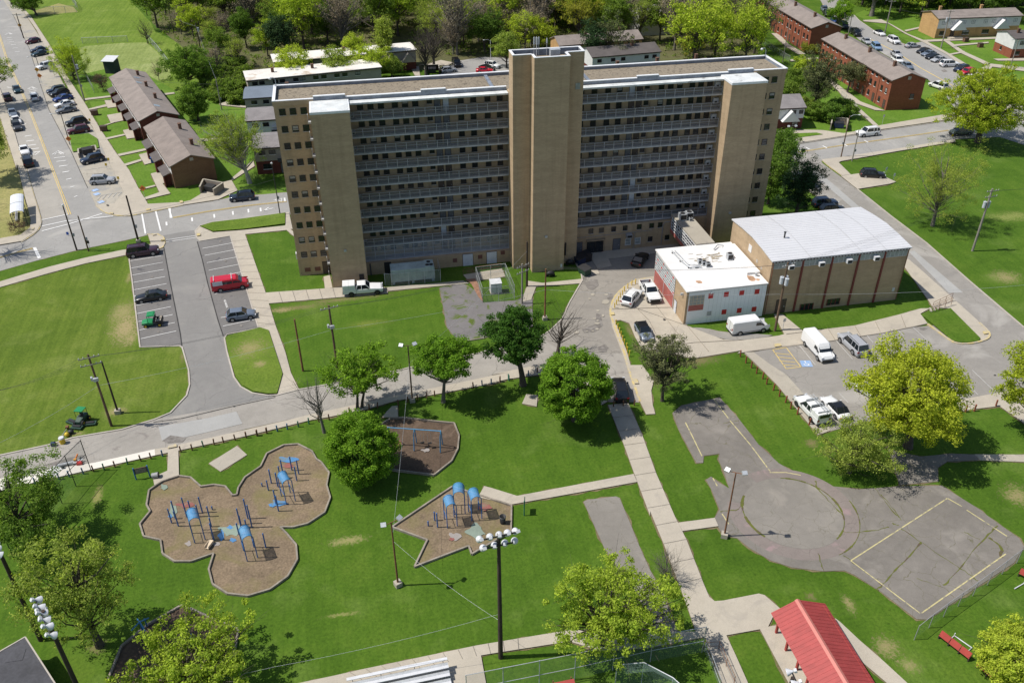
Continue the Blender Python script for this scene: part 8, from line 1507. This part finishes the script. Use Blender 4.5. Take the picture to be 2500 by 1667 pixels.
rl_ = thing('ramp_railing', (*g(6, 1785, 905), 0), 'red brown railing of the loading ramp by the white double doors', 'railing'); p0 = Vector((*g(6, 1785, 905), 0)); p1 = Vector((*g(6, 2095, 862), 0))-p0; MB().tube([(0, 0, 1.0), (p1.x, p1.y, 1.0)], .04, n=6).obj('rail', 'rust', rl_); MB().tube([(0, 0, .5), (p1.x, p1.y, .5)], .03, n=6).obj('rail', 'rust', rl_)
for i in range(5): MB().tube([(p1.x*i/4, p1.y*i/4, 0), (p1.x*i/4, p1.y*i/4, 1.0)], .035, n=6).obj('post', 'rust', rl_)
st_ = thing('stair_railing', (*g(8, 1620, 1190), 0), 'pair of metal stair railings on the steps beside the gymnasium walk', 'railing')
for dy in (0, .9):
    o0 = g(8, 1600, 1215 if dy else 1180); e0 = g(8, 1750, 1165 if dy else 1130); q0 = Vector((*o0, 0))-Vector(st_.location); q1 = Vector((*e0, 0))-Vector(st_.location)
    for z in (.5, 1.0): MB().tube([(q0.x, q0.y, z), (q1.x, q1.y, z+.5)], .03, n=6).obj('rail', 'rust', st_)
    for i in range(4): t = i/3; MB().tube([(q0.x+(q1.x-q0.x)*t, q0.y+(q1.y-q0.y)*t, 0), (q0.x+(q1.x-q0.x)*t, q0.y+(q1.y-q0.y)*t, 1+.5*t)], .03, n=6).obj('post', 'rust', st_)
for i in range(5): a0 = g(8, 1590+i*28, 1215-i*9); a1 = g(8, 1580+i*28, 1185-i*9); mb = MB(); band(mb, [a0, a1], -.15, .15, 0, .16+i*.01); mb.obj('step', 'concrete_grey', kind='structure')
fence(0, None, 'tall green wire backstop at the left edge of the park', 4.6, 'green_link', 4.0, 'black_metal', (1.0, .55), r=.05, pl=[G((223, 1149)), G((186, 1187)), G((152, 1229)), G((92, 1290)), G((35, 1365))])
fence(15, (-200, 1690, 680, 1512, 1300, 1370, 1725, 1292), 'tall wire backstop along the south ball field', 3.6, 'green_link', 3.4, 'galv', (1.0, .45), r=.045); fence(15, (1745, 1285, 1800, 1400, 1870, 1590), 'low wire gate fence across the central path', 1.3, 'chain_link', 2.5, 'galv', (1.0, .5)); fence(15, (1725, 1282, 1860, 1272, 1985, 1560), 'light wire fence panel standing beside the path gate', 1.2, 'chain_link', 2.5, 'rust', (1.0, .5))
cg = thing('batting_cage', (*g(15, 1200, 1600), 0), 'green net batting cage frame at the bottom edge', 'batting cage'); c0 = Vector(cg.location); tp = [Vector((*g(15, x, y, 3.0), 3.0))-c0 for x, y in ((1030, 1395), (1250, 1375), (1490, 1500), (1600, 1600))]; MB().tube([tuple(p) for p in tp], .05, n=6).obj('frame', 'galv', cg)
for p in tp: MB().tube([tuple(p), (p.x, p.y, 0)], .045, n=6).obj('post', 'galv', cg)
mb = MB()
for a_, b_ in zip(tp, tp[1:]): mb.add([(a_.x, a_.y, .05), (b_.x, b_.y, .05), tuple(b_), tuple(a_)], [(0, 1, 2, 3)])
dv = Vector((.5, -1.0, 0)); 
for a_, b_ in zip(tp, tp[1:]): mb.add([tuple(a_), tuple(b_), tuple(b_+dv), tuple(a_+dv)], [(0, 1, 2, 3)])
mb.obj('net', 'green_link', cg)
o = thing('dugout_roof', (*g(15, 560, 1546), 0), 'bright red dugout roof just showing at the bottom edge', 'dugout'); c0 = Vector(o.location); q = [g(15, 490, 1546, 2.3), g(15, 675, 1508, 2.3), g(15, 690, 1560, 2.3), g(15, 470, 1650, 2.3)]; mb = MB(); mb.prism([(x-c0.x, y-c0.y) for x, y in q], 2.2, 2.32); mb.obj('roof', 'red_metal', o); 
for x, y in q: MB().tube([(c0.x*0+(x-c0.x)*.8, (y-c0.y)*.8, 0), ((x-c0.x)*.8, (y-c0.y)*.8, 2.2)], .06, n=6).obj('post', 'rust', o)
fence(16, (1450, 1190, 1570, 1092, 1690, 1002, 1810, 915, 1930, 830, 2050, 742, 2170, 652, 2290, 562, 2420, 470), 'long chain link fence along the lower side of the old court', 2.0, 'chain_link', 3.0, 'grey_metal', (1.0,))
fence(1, (680, 362, 1050, 346), 'wire field fence across the far meadow', 1.8, 'chain_link', 4.0, 'galv', (1.0,), r=.07); fence(1, (1210, 330, 1300, 430, 1390, 550), 'wire field fence along the right side of the mown meadow', 2.0, 'chain_link', 4.0, 'galv', (1.0,), r=.07); fence(1, (690, 600, 735, 690, 775, 765), 'short wire fence beside the row house shrub', 1.8, 'chain_link', 3.0, 'grey_metal', (1.0,)); fence(1, (300, 118, 450, 112, 630, 105, 640, 80, 570, -20), 'wire ball field fence near the top left corner', 2.2, 'chain_link', 4.0, 'galv', (1.0,), r=.07); fence(4, (200, 350, 300, 430, 430, 510), 'wire fence behind the tower right roof corner', 1.6, 'chain_link', 3.0, 'grey_metal', (1.0,)); fence(4, (850, 800, 960, 900, 980, 930), 'wire fence beside the stair path under the pines', 1.6, 'chain_link', 3.0, 'grey_metal', (1.0,))
# ---------------------------------------------------------------- bollards
BP = {}
def bollard(n, x, y, m, label, grp, h=.9, r=.085):
    b = g(n, x, y); k = (m, h, r)
    if k not in BP: mb = MB(); mb.tube([(0, 0, -.1), (0, 0, h), (0, 0, h+.02)], r, n=8); mb.tube([(0, 0, h+.02), (0, 0, h+.05)], r*.9, r*.4, n=8); BP[k] = mb.mesh('bollard', m)
    o = link('bollard', BP[k], None, label, 'bollard', grp); o.location = (b[0], b[1], 0); o.rotation_euler = (rng.uniform(-.04, .04), rng.uniform(-.05, .05), 0)
cl = dict(b='blue', n='brown', g='green')
GP = 'painted bollards along the park road walk'
for i, (x, y, c) in enumerate(zip((290, 382, 485, 570, 685, 768, 855, 945, 1047, 1157, 1240, 1335, 1485, 1577, 1670, 1757, 1835, 1930, 2020, 2112, 2190, 2278), (1275, 1252, 1236, 1216, 1192, 1172, 1156, 1138, 1112, 1087, 1069, 1047, 1014, 999, 970, 954, 937, 917, 896, 877, 860, 842), 'bbbbbngngnnbnngnnnnnnb')): bollard(9, x, y+6, 'bollard_'+cl[c], '%s wooden bollard along the lower left park road walk' % cl[c], GP)
for x, y, c in ((5, 897, 'n'), (92, 882, 'n'), (172, 862, 'n'), (260, 844, 'b'), (342, 827, 'b'), (432, 807, 'g'), (518, 782, 'g'), (600, 765, 'n'), (685, 750, 'n'), (853, 695, 'n'), (1015, 668, 'n'), (1082, 653, 'n'), (1252, 632, 'n'), (1330, 607, 'n'), (1410, 587, 'n'), (1485, 572, 'n'), (1550, 557, 'n'), (1865, 487, 'n'), (1940, 472, 'b'), (2015, 459, 'b'), (2085, 442, 'n'), (2160, 430, 'g')): bollard(10, x, y+6, 'bollard_'+cl[c], '%s wooden bollard along the middle of the park road walk' % cl[c], GP)
for x, y, c in ((70, 442, 'n'), (140, 427, 'g'), (300, 397, 'b'), (375, 372, 'n'), (1170, 638, 'n'), (1000, 652, 'n'), (1080, 645, 'n')): bollard(11, x, y, 'bollard_'+cl[c], '%s wooden bollard at the end of the park road' % cl[c], GP)
for i, (x, y) in enumerate(((25, 238), (70, 288), (115, 328), (158, 375), (207, 418), (240, 463), (295, 513), (345, 563), (395, 613), (437, 663), (492, 711), (588, 798), (1715, 717), (1790, 702), (1870, 692), (1943, 684), (2118, 648))): bollard(12, x, y, 'bollard_red', 'red brown square bollard edging the right car park lawn' if i < 12 else 'red brown bollard on the walk past the big yellow tree', 'red brown bollards of the right car park', 1.05, .1)
for i, (x, y) in enumerate(((1180, 992), (1150, 1002), (1117, 1027), (1090, 1052), (1072, 1082), (1055, 1102), (1038, 1132), (1025, 1162), (1010, 1187), (1020, 1325), (1035, 1357), (1048, 1392), (1060, 1422), (1075, 1457), (1088, 1487), (1105, 1517), (1113, 1548), (1128, 1580))): bollard(7, x, y, 'yellow_post', 'yellow steel bollard on the curved kerb by the white trucks' if i < 9 else 'yellow steel bollard in the straight row along the court road', 'yellow bollards of the court', 1.0, .08)
# ---------------------------------------------------------------- playgrounds
def pit(name, poly, m, label=None, edge=True):
    paint(name, poly, m, 'pit')
    if edge: mb = MB(); n = len(poly); [band(mb, [poly[i], poly[(i+1) % n]], -.09, .09, 0, .27+(i % 4)*.003) for i in range(n)]; mb.obj('timber_edging', 'timber', kind='structure')
bfly = pts(9, 1335, 1265, 1470, 1222, 1565, 1235, 1650, 1310, 1760, 1295, 1850, 1308, 1910, 1382, 1945, 1377, 1957, 1320, 2010, 1235, 2140, 1145, 2190, 1040, 2330, 970)+pts(10, 430, 962, 545, 1020, 580, 1085, 620, 1110, 685, 1195, 665, 1300, 695, 1400, 650, 1520)+pts(14, 510, 245, 390, 275, 285, 275, 340, 330, 415, 420, 425, 540, 345, 680, 200, 785, 20, 838)+pts(13, 1870, 820, 1745, 740, 1715, 620, 1755, 490, 1570, 555, 1435, 555, 1335, 490, 1320, 380, 1180, 350, 1150, 250, 1235, 145)+pts(9, 1205, 1460, 1225, 1340)
pit('bark_surface', bfly, 'bark'); pit('bark_surface', pts(10, 1190, 750, 1300, 745, 1550, 775, 1710, 790, 1750, 890, 1740, 1000, 1690, 1100, 1545, 1215, 1180, 1170, 1100, 1120, 1040, 950, 1080, 820), 'bark_dark'); arrow = pts(10, 1695, 1310, 1930, 1385, 2180, 1465)+pts(14, 2176, 310, 1855, 497, 1830, 430, 1385, 600, 1490, 380, 1200, 275)
pit('bark_surface', arrow, 'bark'); pit('bark_surface', pts(13, 1490, 918, 1560, 940, 1780, 1040, 1960, 1115, 1930, 1270, 1800, 1546, 1600, 1800, 900, 1800, 880, 1546, 920, 1450, 1000, 1250, 1220, 1070), 'bark_dark')
blob = lambda n, x, y, rx, ry, seed=0: [g(n, x+rx*math.cos(t*.52)*(.8+.35*math.sin(t*1.7+seed)), y+ry*math.sin(t*.52)*(.8+.35*math.cos(t*2.3+seed))) for t in range(12)]
for n, x, y, rx, ry, m in ((13, 1900, 300, 120, 55, 'green_rubber'), (13, 1820, 340, 35, 50, 'blue_rubber'), (13, 1890, 270, 35, 18, 'blue_rubber'), (13, 1910, 375, 35, 20, 'blue_rubber'), (13, 1775, 410, 45, 20, 'grey_rubber'), (13, 1550, 405, 35, 25, 'grey_rubber'), (13, 1530, 90, 90, 30, 'red_rubber'), (13, 1420, 130, 40, 60, 'green_rubber'), (13, 1400, 180, 22, 20, 'blue_rubber'), (10, 340, 1085, 100, 28, 'blue_rubber'), (10, 350, 1135, 80, 22, 'red_rubber'), (10, 270, 1440, 90, 28, 'blue_rubber'), (10, 215, 1462, 35, 16, 'blue_rubber'), (9, 1345, 1310, 35, 28, 'green_rubber'), (14, 1890, 300, 100, 70, 'green_rubber'), (14, 1710, 350, 60, 40, 'grey_rubber'), (14, 1690, 370, 30, 15, 'red_rubber'), (14, 1960, 105, 70, 35, 'red_rubber'), (10, 1255, 955, 60, 25, 'red_rubber'), (10, 1480, 1010, 45, 18, 'grey_rubber')):
    paint('rubber_patch', chaikin(blob(n, x, y, rx, ry, x), 1), m, 'rubber')
PPm = {}
def ppost(n, base, top, where):
    b = g(n, *base); h = max(.35, hz(b, px(n, 0, top[1])[1])); h = round(h*5)/5
    if h not in PPm: mb = MB(); mb.tube([(0, 0, 0), (0, 0, h)], .075, n=8); mb.ball((0, 0, h), .09, 8, 1); PPm[h] = mb.mesh('play_post', ['play_blue', 'play_blue'])
    o = link('play_post', PPm[h], None, 'blue steel post standing in the %s' % where, 'post', 'leftover posts of the stripped play frames'); o.location = (b[0], b[1], .1)
for b, t in (((1410, 235), (1378, 120)), ((1465, 262), (1408, 60)), ((1440, 200), (1430, 150)), ((1535, 188), (1490, 35)), ((1572, 158), (1545, 65)), ((1632, 182), (1603, 95)), ((1662, 150), (1628, 35)), ((1718, 182), (1697, 105)), ((1743, 126), (1738, 100)), ((1735, 265), (1718, 195)), ((1757, 378), (1730, 250))): ppost(13, b, t, 'left lobe of the butterfly shaped bark pit')
for b, t in (((1980, 278), (1935, 120)), ((1978, 250), (1958, 180)), ((2035, 200), (2003, 50)), ((2068, 272), (2025, 100)), ((2062, 240), (2045, 155)), ((2022, 268), (2016, 212)), ((1962, 332), (1933, 245)), ((2182, 438), (2155, 330))): ppost(13, b, t, 'lower lobe of the butterfly shaped bark pit')
for b, t in (((212, 1278), (185, 1170)), ((265, 1306), (240, 1195)), ((286, 1242), (263, 1145)), ((306, 1200), (285, 1095)), ((332, 1232), (318, 1175)), ((380, 1172), (358, 1070)), ((436, 1202), (416, 1097)), ((420, 1256), (396, 1150)), ((187, 1336), (173, 1260)), ((136, 1303), (129, 1282)), ((250, 1450), (230, 1345)), ((270, 1506), (249, 1390))): ppost(10, b, t, 'upper right lobe of the butterfly shaped bark pit')
for b, t in (((1551, 216), (1548, 145)), ((1574, 271), (1567, 160)), ((1498, 260), (1495, 228))): ppost(14, b, t, 'arrow shaped bark pit')
def arch(n, legs, roofpx, label, L=1.5):
    """four legs and a barrel roof; legs = front left, front right base pixels; front faces the viewer"""
    a, b = g(n, *legs[0]), g(n, *legs[1]); c = ((a[0]+b[0])/2, (a[1]+b[1])/2); w_ = math.dist(a, b)/2; an_ = math.atan2(b[1]-a[1], b[0]-a[0]); top = hz(c, px(n, 0, roofpx)[1])
    o = thing('arch_canopy', (*c, .1), label, 'play arch', 'blue arched play canopies', an_); h = min(top, 3.4)-w_
    for x in (-w_, w_):
        for y in (0, L): MB().tube([(x, y, 0), (x, y, h)], .055, n=8).obj('leg', 'play_blue', o)
    mb = MB(); k = 10
    for y in (0, L): mb.tube([(-w_*math.cos(math.pi*i/k), y, h+w_*math.sin(math.pi*i/k)) for i in range(k+1)], .05, n=6)
    mb.obj('hoop', 'arch_blue', o); mb = MB()
    vs = [(-w_*math.cos(math.pi*i/k), y, h+w_*math.sin(math.pi*i/k)) for y in (0, L) for i in range(k+1)]; mb.add(vs, [(i, i+1, k+2+i, k+1+i) for i in range(k)]); mb.obj('roof_mesh', 'arch_mesh', o)
    mb = MB(); mb.tube([(-w_, 0, h*.45), (-w_, L, h*.45)], .035, n=6); mb.tube([(w_, 0, h*.45), (w_, L, h*.45)], .035, n=6); mb.obj('brace', 'play_blue', o)
arch(13, ((1600, 400), (1685, 372)), 160, 'blue arched canopy in the left lobe of the butterfly bark pit', 1.6); arch(13, ((2030, 550), (2115, 520)), 270, 'blue arched canopy in the lower lobe of the butterfly bark pit', 1.6); arch(10, ((335, 1452), (408, 1423)), 1230, 'blue arched canopy in the upper right lobe of the butterfly bark pit', 1.6)
arch(14, ((1655, 278), (1735, 260)), 65, 'blue arched canopy nearest in the arrow shaped bark pit', 1.4); arch(14, ((1710, 165), (1800, 160)), -20, 'blue arched canopy farthest back in the arrow shaped bark pit', 1.4); arch(14, ((1855, 218), (1937, 200)), 5, 'blue arched canopy at the right of the arrow shaped bark pit', 1.4)
sl_ = thing('slide_piece', (*g(13, 1720, 425), .15), 'small tan slide end lying on the butterfly bark pit', 'slide', rz=1.1); mb = MB(); mb.slab4([(-.5, -.2, .05), (.5, -.2, .35), (.5, .2, .35), (-.5, .2, .05)], .05); mb.box(-.5, -.25, .05, .5, -.2, .35); mb.box(-.5, .2, .05, .5, .25, .35); mb.obj('chute', 'cream', sl_)
# swings
sa, sb_ = g(10, 1180, 965), g(10, 1606, 995); sw = thing('swing_frame', (*sa, .1), 'long blue swing frame with three A legs in the dark bark pit', 'swing'); D = Vector((sb_[0]-sa[0], sb_[1]-sa[1], 0)); un = D.normalized(); pn = Vector((-un.y, un.x, 0)); hh = 2.7
MB().tube([(0, 0, hh), (D.x, D.y, hh)], .065, n=8).obj('top_beam', 'swing_blue', sw)
for t in (0, .5, 1):
    c = D*t
    for s in (-1, 1): MB().tube([tuple(c+Vector((0, 0, hh+.05))), tuple(c+pn*s*.35+Vector((0, 0, hh-.5))), tuple(c+pn*s*.75)], .065, n=8).obj('leg', 'swing_blue', sw)
    MB().tube([tuple(c-pn*.3+Vector((0, 0, hh-.4))), tuple(c+pn*.3+Vector((0, 0, hh-.4)))], .04, n=6).obj('brace', 'swing_blue', sw)
for t in (.14, .64, .78):
    c = D*t; mb = MB()
    for s in (-.2, .2): q = c+un*s; mb.tube([(q.x, q.y, hh), (q.x, q.y, .75)], .012, n=4)
    w_ = mb.obj('chain', 'galv', sw); mb = MB(); q = c; mb.box(q.x-.24, q.y-.12, .68, q.x+.24, q.y+.12, .75); mb.obj('seat', 'trim_black', sw)
# lower left spinner pieces under the tree
for n, x, y, l, a in ((13, 1180, 1140, 'blue climbing frame at the corner of the lower bark pit', .6), (13, 1590, 1280, 'teal spinning play frame under the lime tree in the lower bark pit', .2)):
    o = thing('climbing_frame', (*g(n, x, y), .1), l, 'play frame', None, a); mb = MB(); mb.tube([(-.9, 0, 1.2), (0, 0, 1.6), (.9, .2, 1.2)], .07, n=8); mb.tube([(0, -.9, 1.1), (0, 0, 1.6), (.1, .9, 1.2)], .07, n=8); mb.obj('arm', 'arch_blue', o); MB().tube([(0, 0, 0), (0, 0, 1.6)], .08, n=8).obj('post', 'play_blue', o); MB().tube([(.6, .5, 0), (.6, .5, 1.1)], .06, n=8).obj('post', 'play_blue', o)
def bin_(n, x, y, label, m='black_metal', r=.36, h=.95):
    o = thing('trash_can', (*g(n, x, y), .1), label, 'trash can'); mb = MB(); k = 14; vs = []
    for rr, z in ((r*.8, 0), (r, h), (r*.9, h), (r*.74, .1)): vs += [(rr*math.cos(2*math.pi*i/k), rr*math.sin(2*math.pi*i/k), z) for i in range(k)]
    mb.add(vs, [(j*k+i, j*k+(i+1) % k, (j+1)*k+(i+1) % k, (j+1)*k+i) for j in range(3) for i in range(k)]+[tuple(range(3*k, 4*k))], 0, True); mb.obj('body', m, o); MB().tube([(0, 0, h-.06), (0, 0, h+.01)], r*1.05, n=14, cap=False).obj('rim', 'grey_metal', o)
bin_(14, 2108, 235, 'black trash can in the right corner of the arrow shaped bark pit')
o = thing('park_sign', (*g(9, 1175, 1232), 0), 'wooden park notice on two blue posts at the playground entrance', 'sign', rz=.15)
for x in (-.75, .75): MB().tube([(x, 0, 0), (x, 0, 1.7)], .08, n=8).obj('post', 'play_blue', o)
mb = MB(); mb.box(-.66, -.05, .8, .66, .05, 1.6); mb.box(-.58, -.06, .88, .58, -.052, 1.52, 1); mb.obj('panel', ['pole_wood', 'timber'], o)
o = thing('grill', (*g(9, 1280, 1232), .1), 'dark mesh litter basket lying by the playground entrance walk', 'basket'); mb = MB(); mb.tube([(-.35, 0, .3), (.35, 0, .36)], .32, n=12); mb.obj('basket', 'plum' if 'plum' in MATS else 'grey_metal', o); MB().tube([(.36, 0, .36), (.4, 0, .36)], .36, n=12).obj('rim', 'black_metal', o)
for n, x, y, l in ((15, 268, 172, 'green park sign on a post beside the arrow shaped bark pit'),):
    o = thing('park_sign', (*g(n, x, y), 0), l, 'sign', rz=1.3); MB().tube([(0, 0, 0), (0, 0, 2.2)], .06, n=8).obj('post', 'bollard_green', o); mb = MB(); mb.box(.05, -.04, 1.0, 1.0, .04, 1.9); mb.obj('panel', 'dark_green', o)
# red player boards and white goal frames at the lower right
def board(n, p0, p1, label, k):
    a, b = g(n, *p0), g(n, *p1); o = thing('player_bench', (*a, 0), label, 'bench', 'dark red player benches', math.atan2(b[1]-a[1], b[0]-a[0])); L = math.dist(a, b)
    for i in range(k): x0 = L*i/k+.03; mb = MB(); mb.slab4([(x0, -.2, .45), (L*(i+1)/k-.03, -.2, .45), (L*(i+1)/k-.03, .1, 1.0), (x0, .1, 1.0)], .06); mb.obj('back_board', 'red_panel', o)
    for i in range(k+1): x = min(L-.06, max(.06, L*i/k)); mb = MB(); mb.box(x-.05, -.15, 0, x+.05, .1, .6); mb.obj('leg', 'dark_wood', o)
board(16, (1650, 1170), (1900, 1365), 'dark red player bench of three boards beside the white goal frame', 3); board(16, (1960, 1410), (2130, 1560), 'dark red player bench half hidden by the corner tree', 2); board(16, (2300, 660), (2420, 720), 'dark red player bench cut by the right edge', 2)
for n, q, l in ((16, ((1735, 1195), (1780, 1155), (1925, 1255), (1875, 1298)), 'white goal frame lying on the grass behind the red bench'), (16, ((2050, 1440), (2090, 1412), (2160, 1450)), 'white goal frame corner showing beside the corner tree'), (16, ((2275, 770), (2352, 725), (2440, 790)), 'white goal frame by the right edge bench')):
    p = [g(n, x, y, .1) for x, y in q]; o = thing('goal_frame', (*p[0], 0), l, 'goal'); MB().tube([(x-p[0][0], y-p[0][1], .1) for x, y in p], .06, n=6).obj('frame', 'white_metal', o); MB().tube([(p[1][0]-p[0][0], p[1][1]-p[0][1], .1), (p[1][0]-p[0][0], p[1][1]-p[0][1], .45)], .05, n=6).obj('stub', 'white_metal', o)
# gear left on the road edge
def gear(n, x, y, label, cat, name, parts, rz=0):
    o = thing(name, (*g(n, x, y), .06), label, cat, None, rz)
    for nm, m, fn in parts: mb = MB(); fn(mb); mb.obj(nm, m, o)
gear(9, 518, 948, 'round yellow and white cooler jug on the road edge', 'cooler', 'cooler_jug', [('body', 'yellow_post', lambda b: b.tube([(0, 0, 0), (0, 0, .75)], .33, n=12)), ('lid', 'white_metal', lambda b: b.tube([(0, 0, .75), (0, 0, .9)], .36, .3, n=12))])
gear(9, 443, 968, 'small blue gas can on the road edge', 'gas can', 'gas_can', [('body', 'dumpster_blue', lambda b: b.box(-.25, -.2, 0, .25, .2, .45)), ('spout', 'black_metal', lambda b: b.tube([(.15, 0, .45), (.25, 0, .65)], .04, n=6))])
gear(9, 555, 890, 'yellow leaf blower lying on the grass', 'leaf blower', 'leaf_blower', [('motor', 'yellow_post', lambda b: b.ball((0, 0, .25), .3, 8)), ('nozzle', 'black_metal', lambda b: b.tube([(.2, 0, .2), (-.3, .6, .15), (-.5, .9, .1)], .06, n=6))])
gear(9, 585, 868, 'black backpack bag lying on the grass', 'bag', 'gear_bag', [('bag', 'black_metal', lambda b: b.ball((0, 0, .25), .4, 8, 0, (1, .8, .7))), ('strap', 'trim_black', lambda b: b.tube([(.3, 0, .3), (.5, .2, .45), (.6, .4, .2)], .04, n=5))])
gear(9, 510, 900, 'string trimmer lying on the grass by the kerb', 'trimmer', 'string_trimmer', [('shaft', 'galv', lambda b: b.tube([(0, 0, .15), (.3, 1.5, .2)], .03, n=6)), ('motor', 'rust', lambda b: b.box(.15, 1.4, .1, .5, 1.8, .4))])
gear(9, 440, 1190, 'white board lying half over the kerb of the park road', 'board', 'plywood_board', [('board', 'white_panel', lambda b: b.box(-.7, -.9, .1, .7, .9, .14)), ('weight', 'black_metal', lambda b: b.tube([(.6, .9, .14), (.6, .9, .4)], .18, n=8))], -.5)
gear(9, 560, 1128, 'pile of metal pipes and mesh on the road edge', 'scrap pile', 'metal_scrap', [('pipe', 'galv', lambda b: [b.tube([(-1.6+i*.1, -.3+i*.12, .1), (1.5+i*.05, .1+i*.07, .15+.05*i)], .05, n=6) for i in range(5)]), ('mesh_roll', 'grey_metal', lambda b: b.tube([(-1.2, -.2, .15), (.5, .1, .15)], .15, n=8))])
gear(9, 625, 1105, 'orange tool lying on the metal scrap', 'tool', 'orange_tool', [('handle', 'orange_sign', lambda b: b.tube([(0, 0, .4), (.1, .9, .45)], .1, n=6)), ('head', 'amber_sign', lambda b: b.box(-.15, -.15, .3, .15, .1, .5))])
gear(9, 658, 1125, 'red gas can on the white walk edge', 'gas can', 'gas_can', [('body', 'bright_red', lambda b: b.box(-.3, -.22, .05, .3, .22, .4)), ('spout', 'black_metal', lambda b: b.tube([(.2, 0, .4), (.35, 0, .55)], .04, n=6))])
gear(4, 1880, 632, 'heap of dark and white rubbish bags by the red car', 'rubbish bags', 'rubbish_bag', [('bag', 'black_metal', lambda b: [b.ball((i*.7, .3*(i % 2), .35), .45, 8, 0, (1, .9, .8)) for i in range(3)]), ('white_bag', 'white_metal', lambda b: [b.ball((.3+i*.8, -.3, .4), .35, 8) for i in range(2)])])
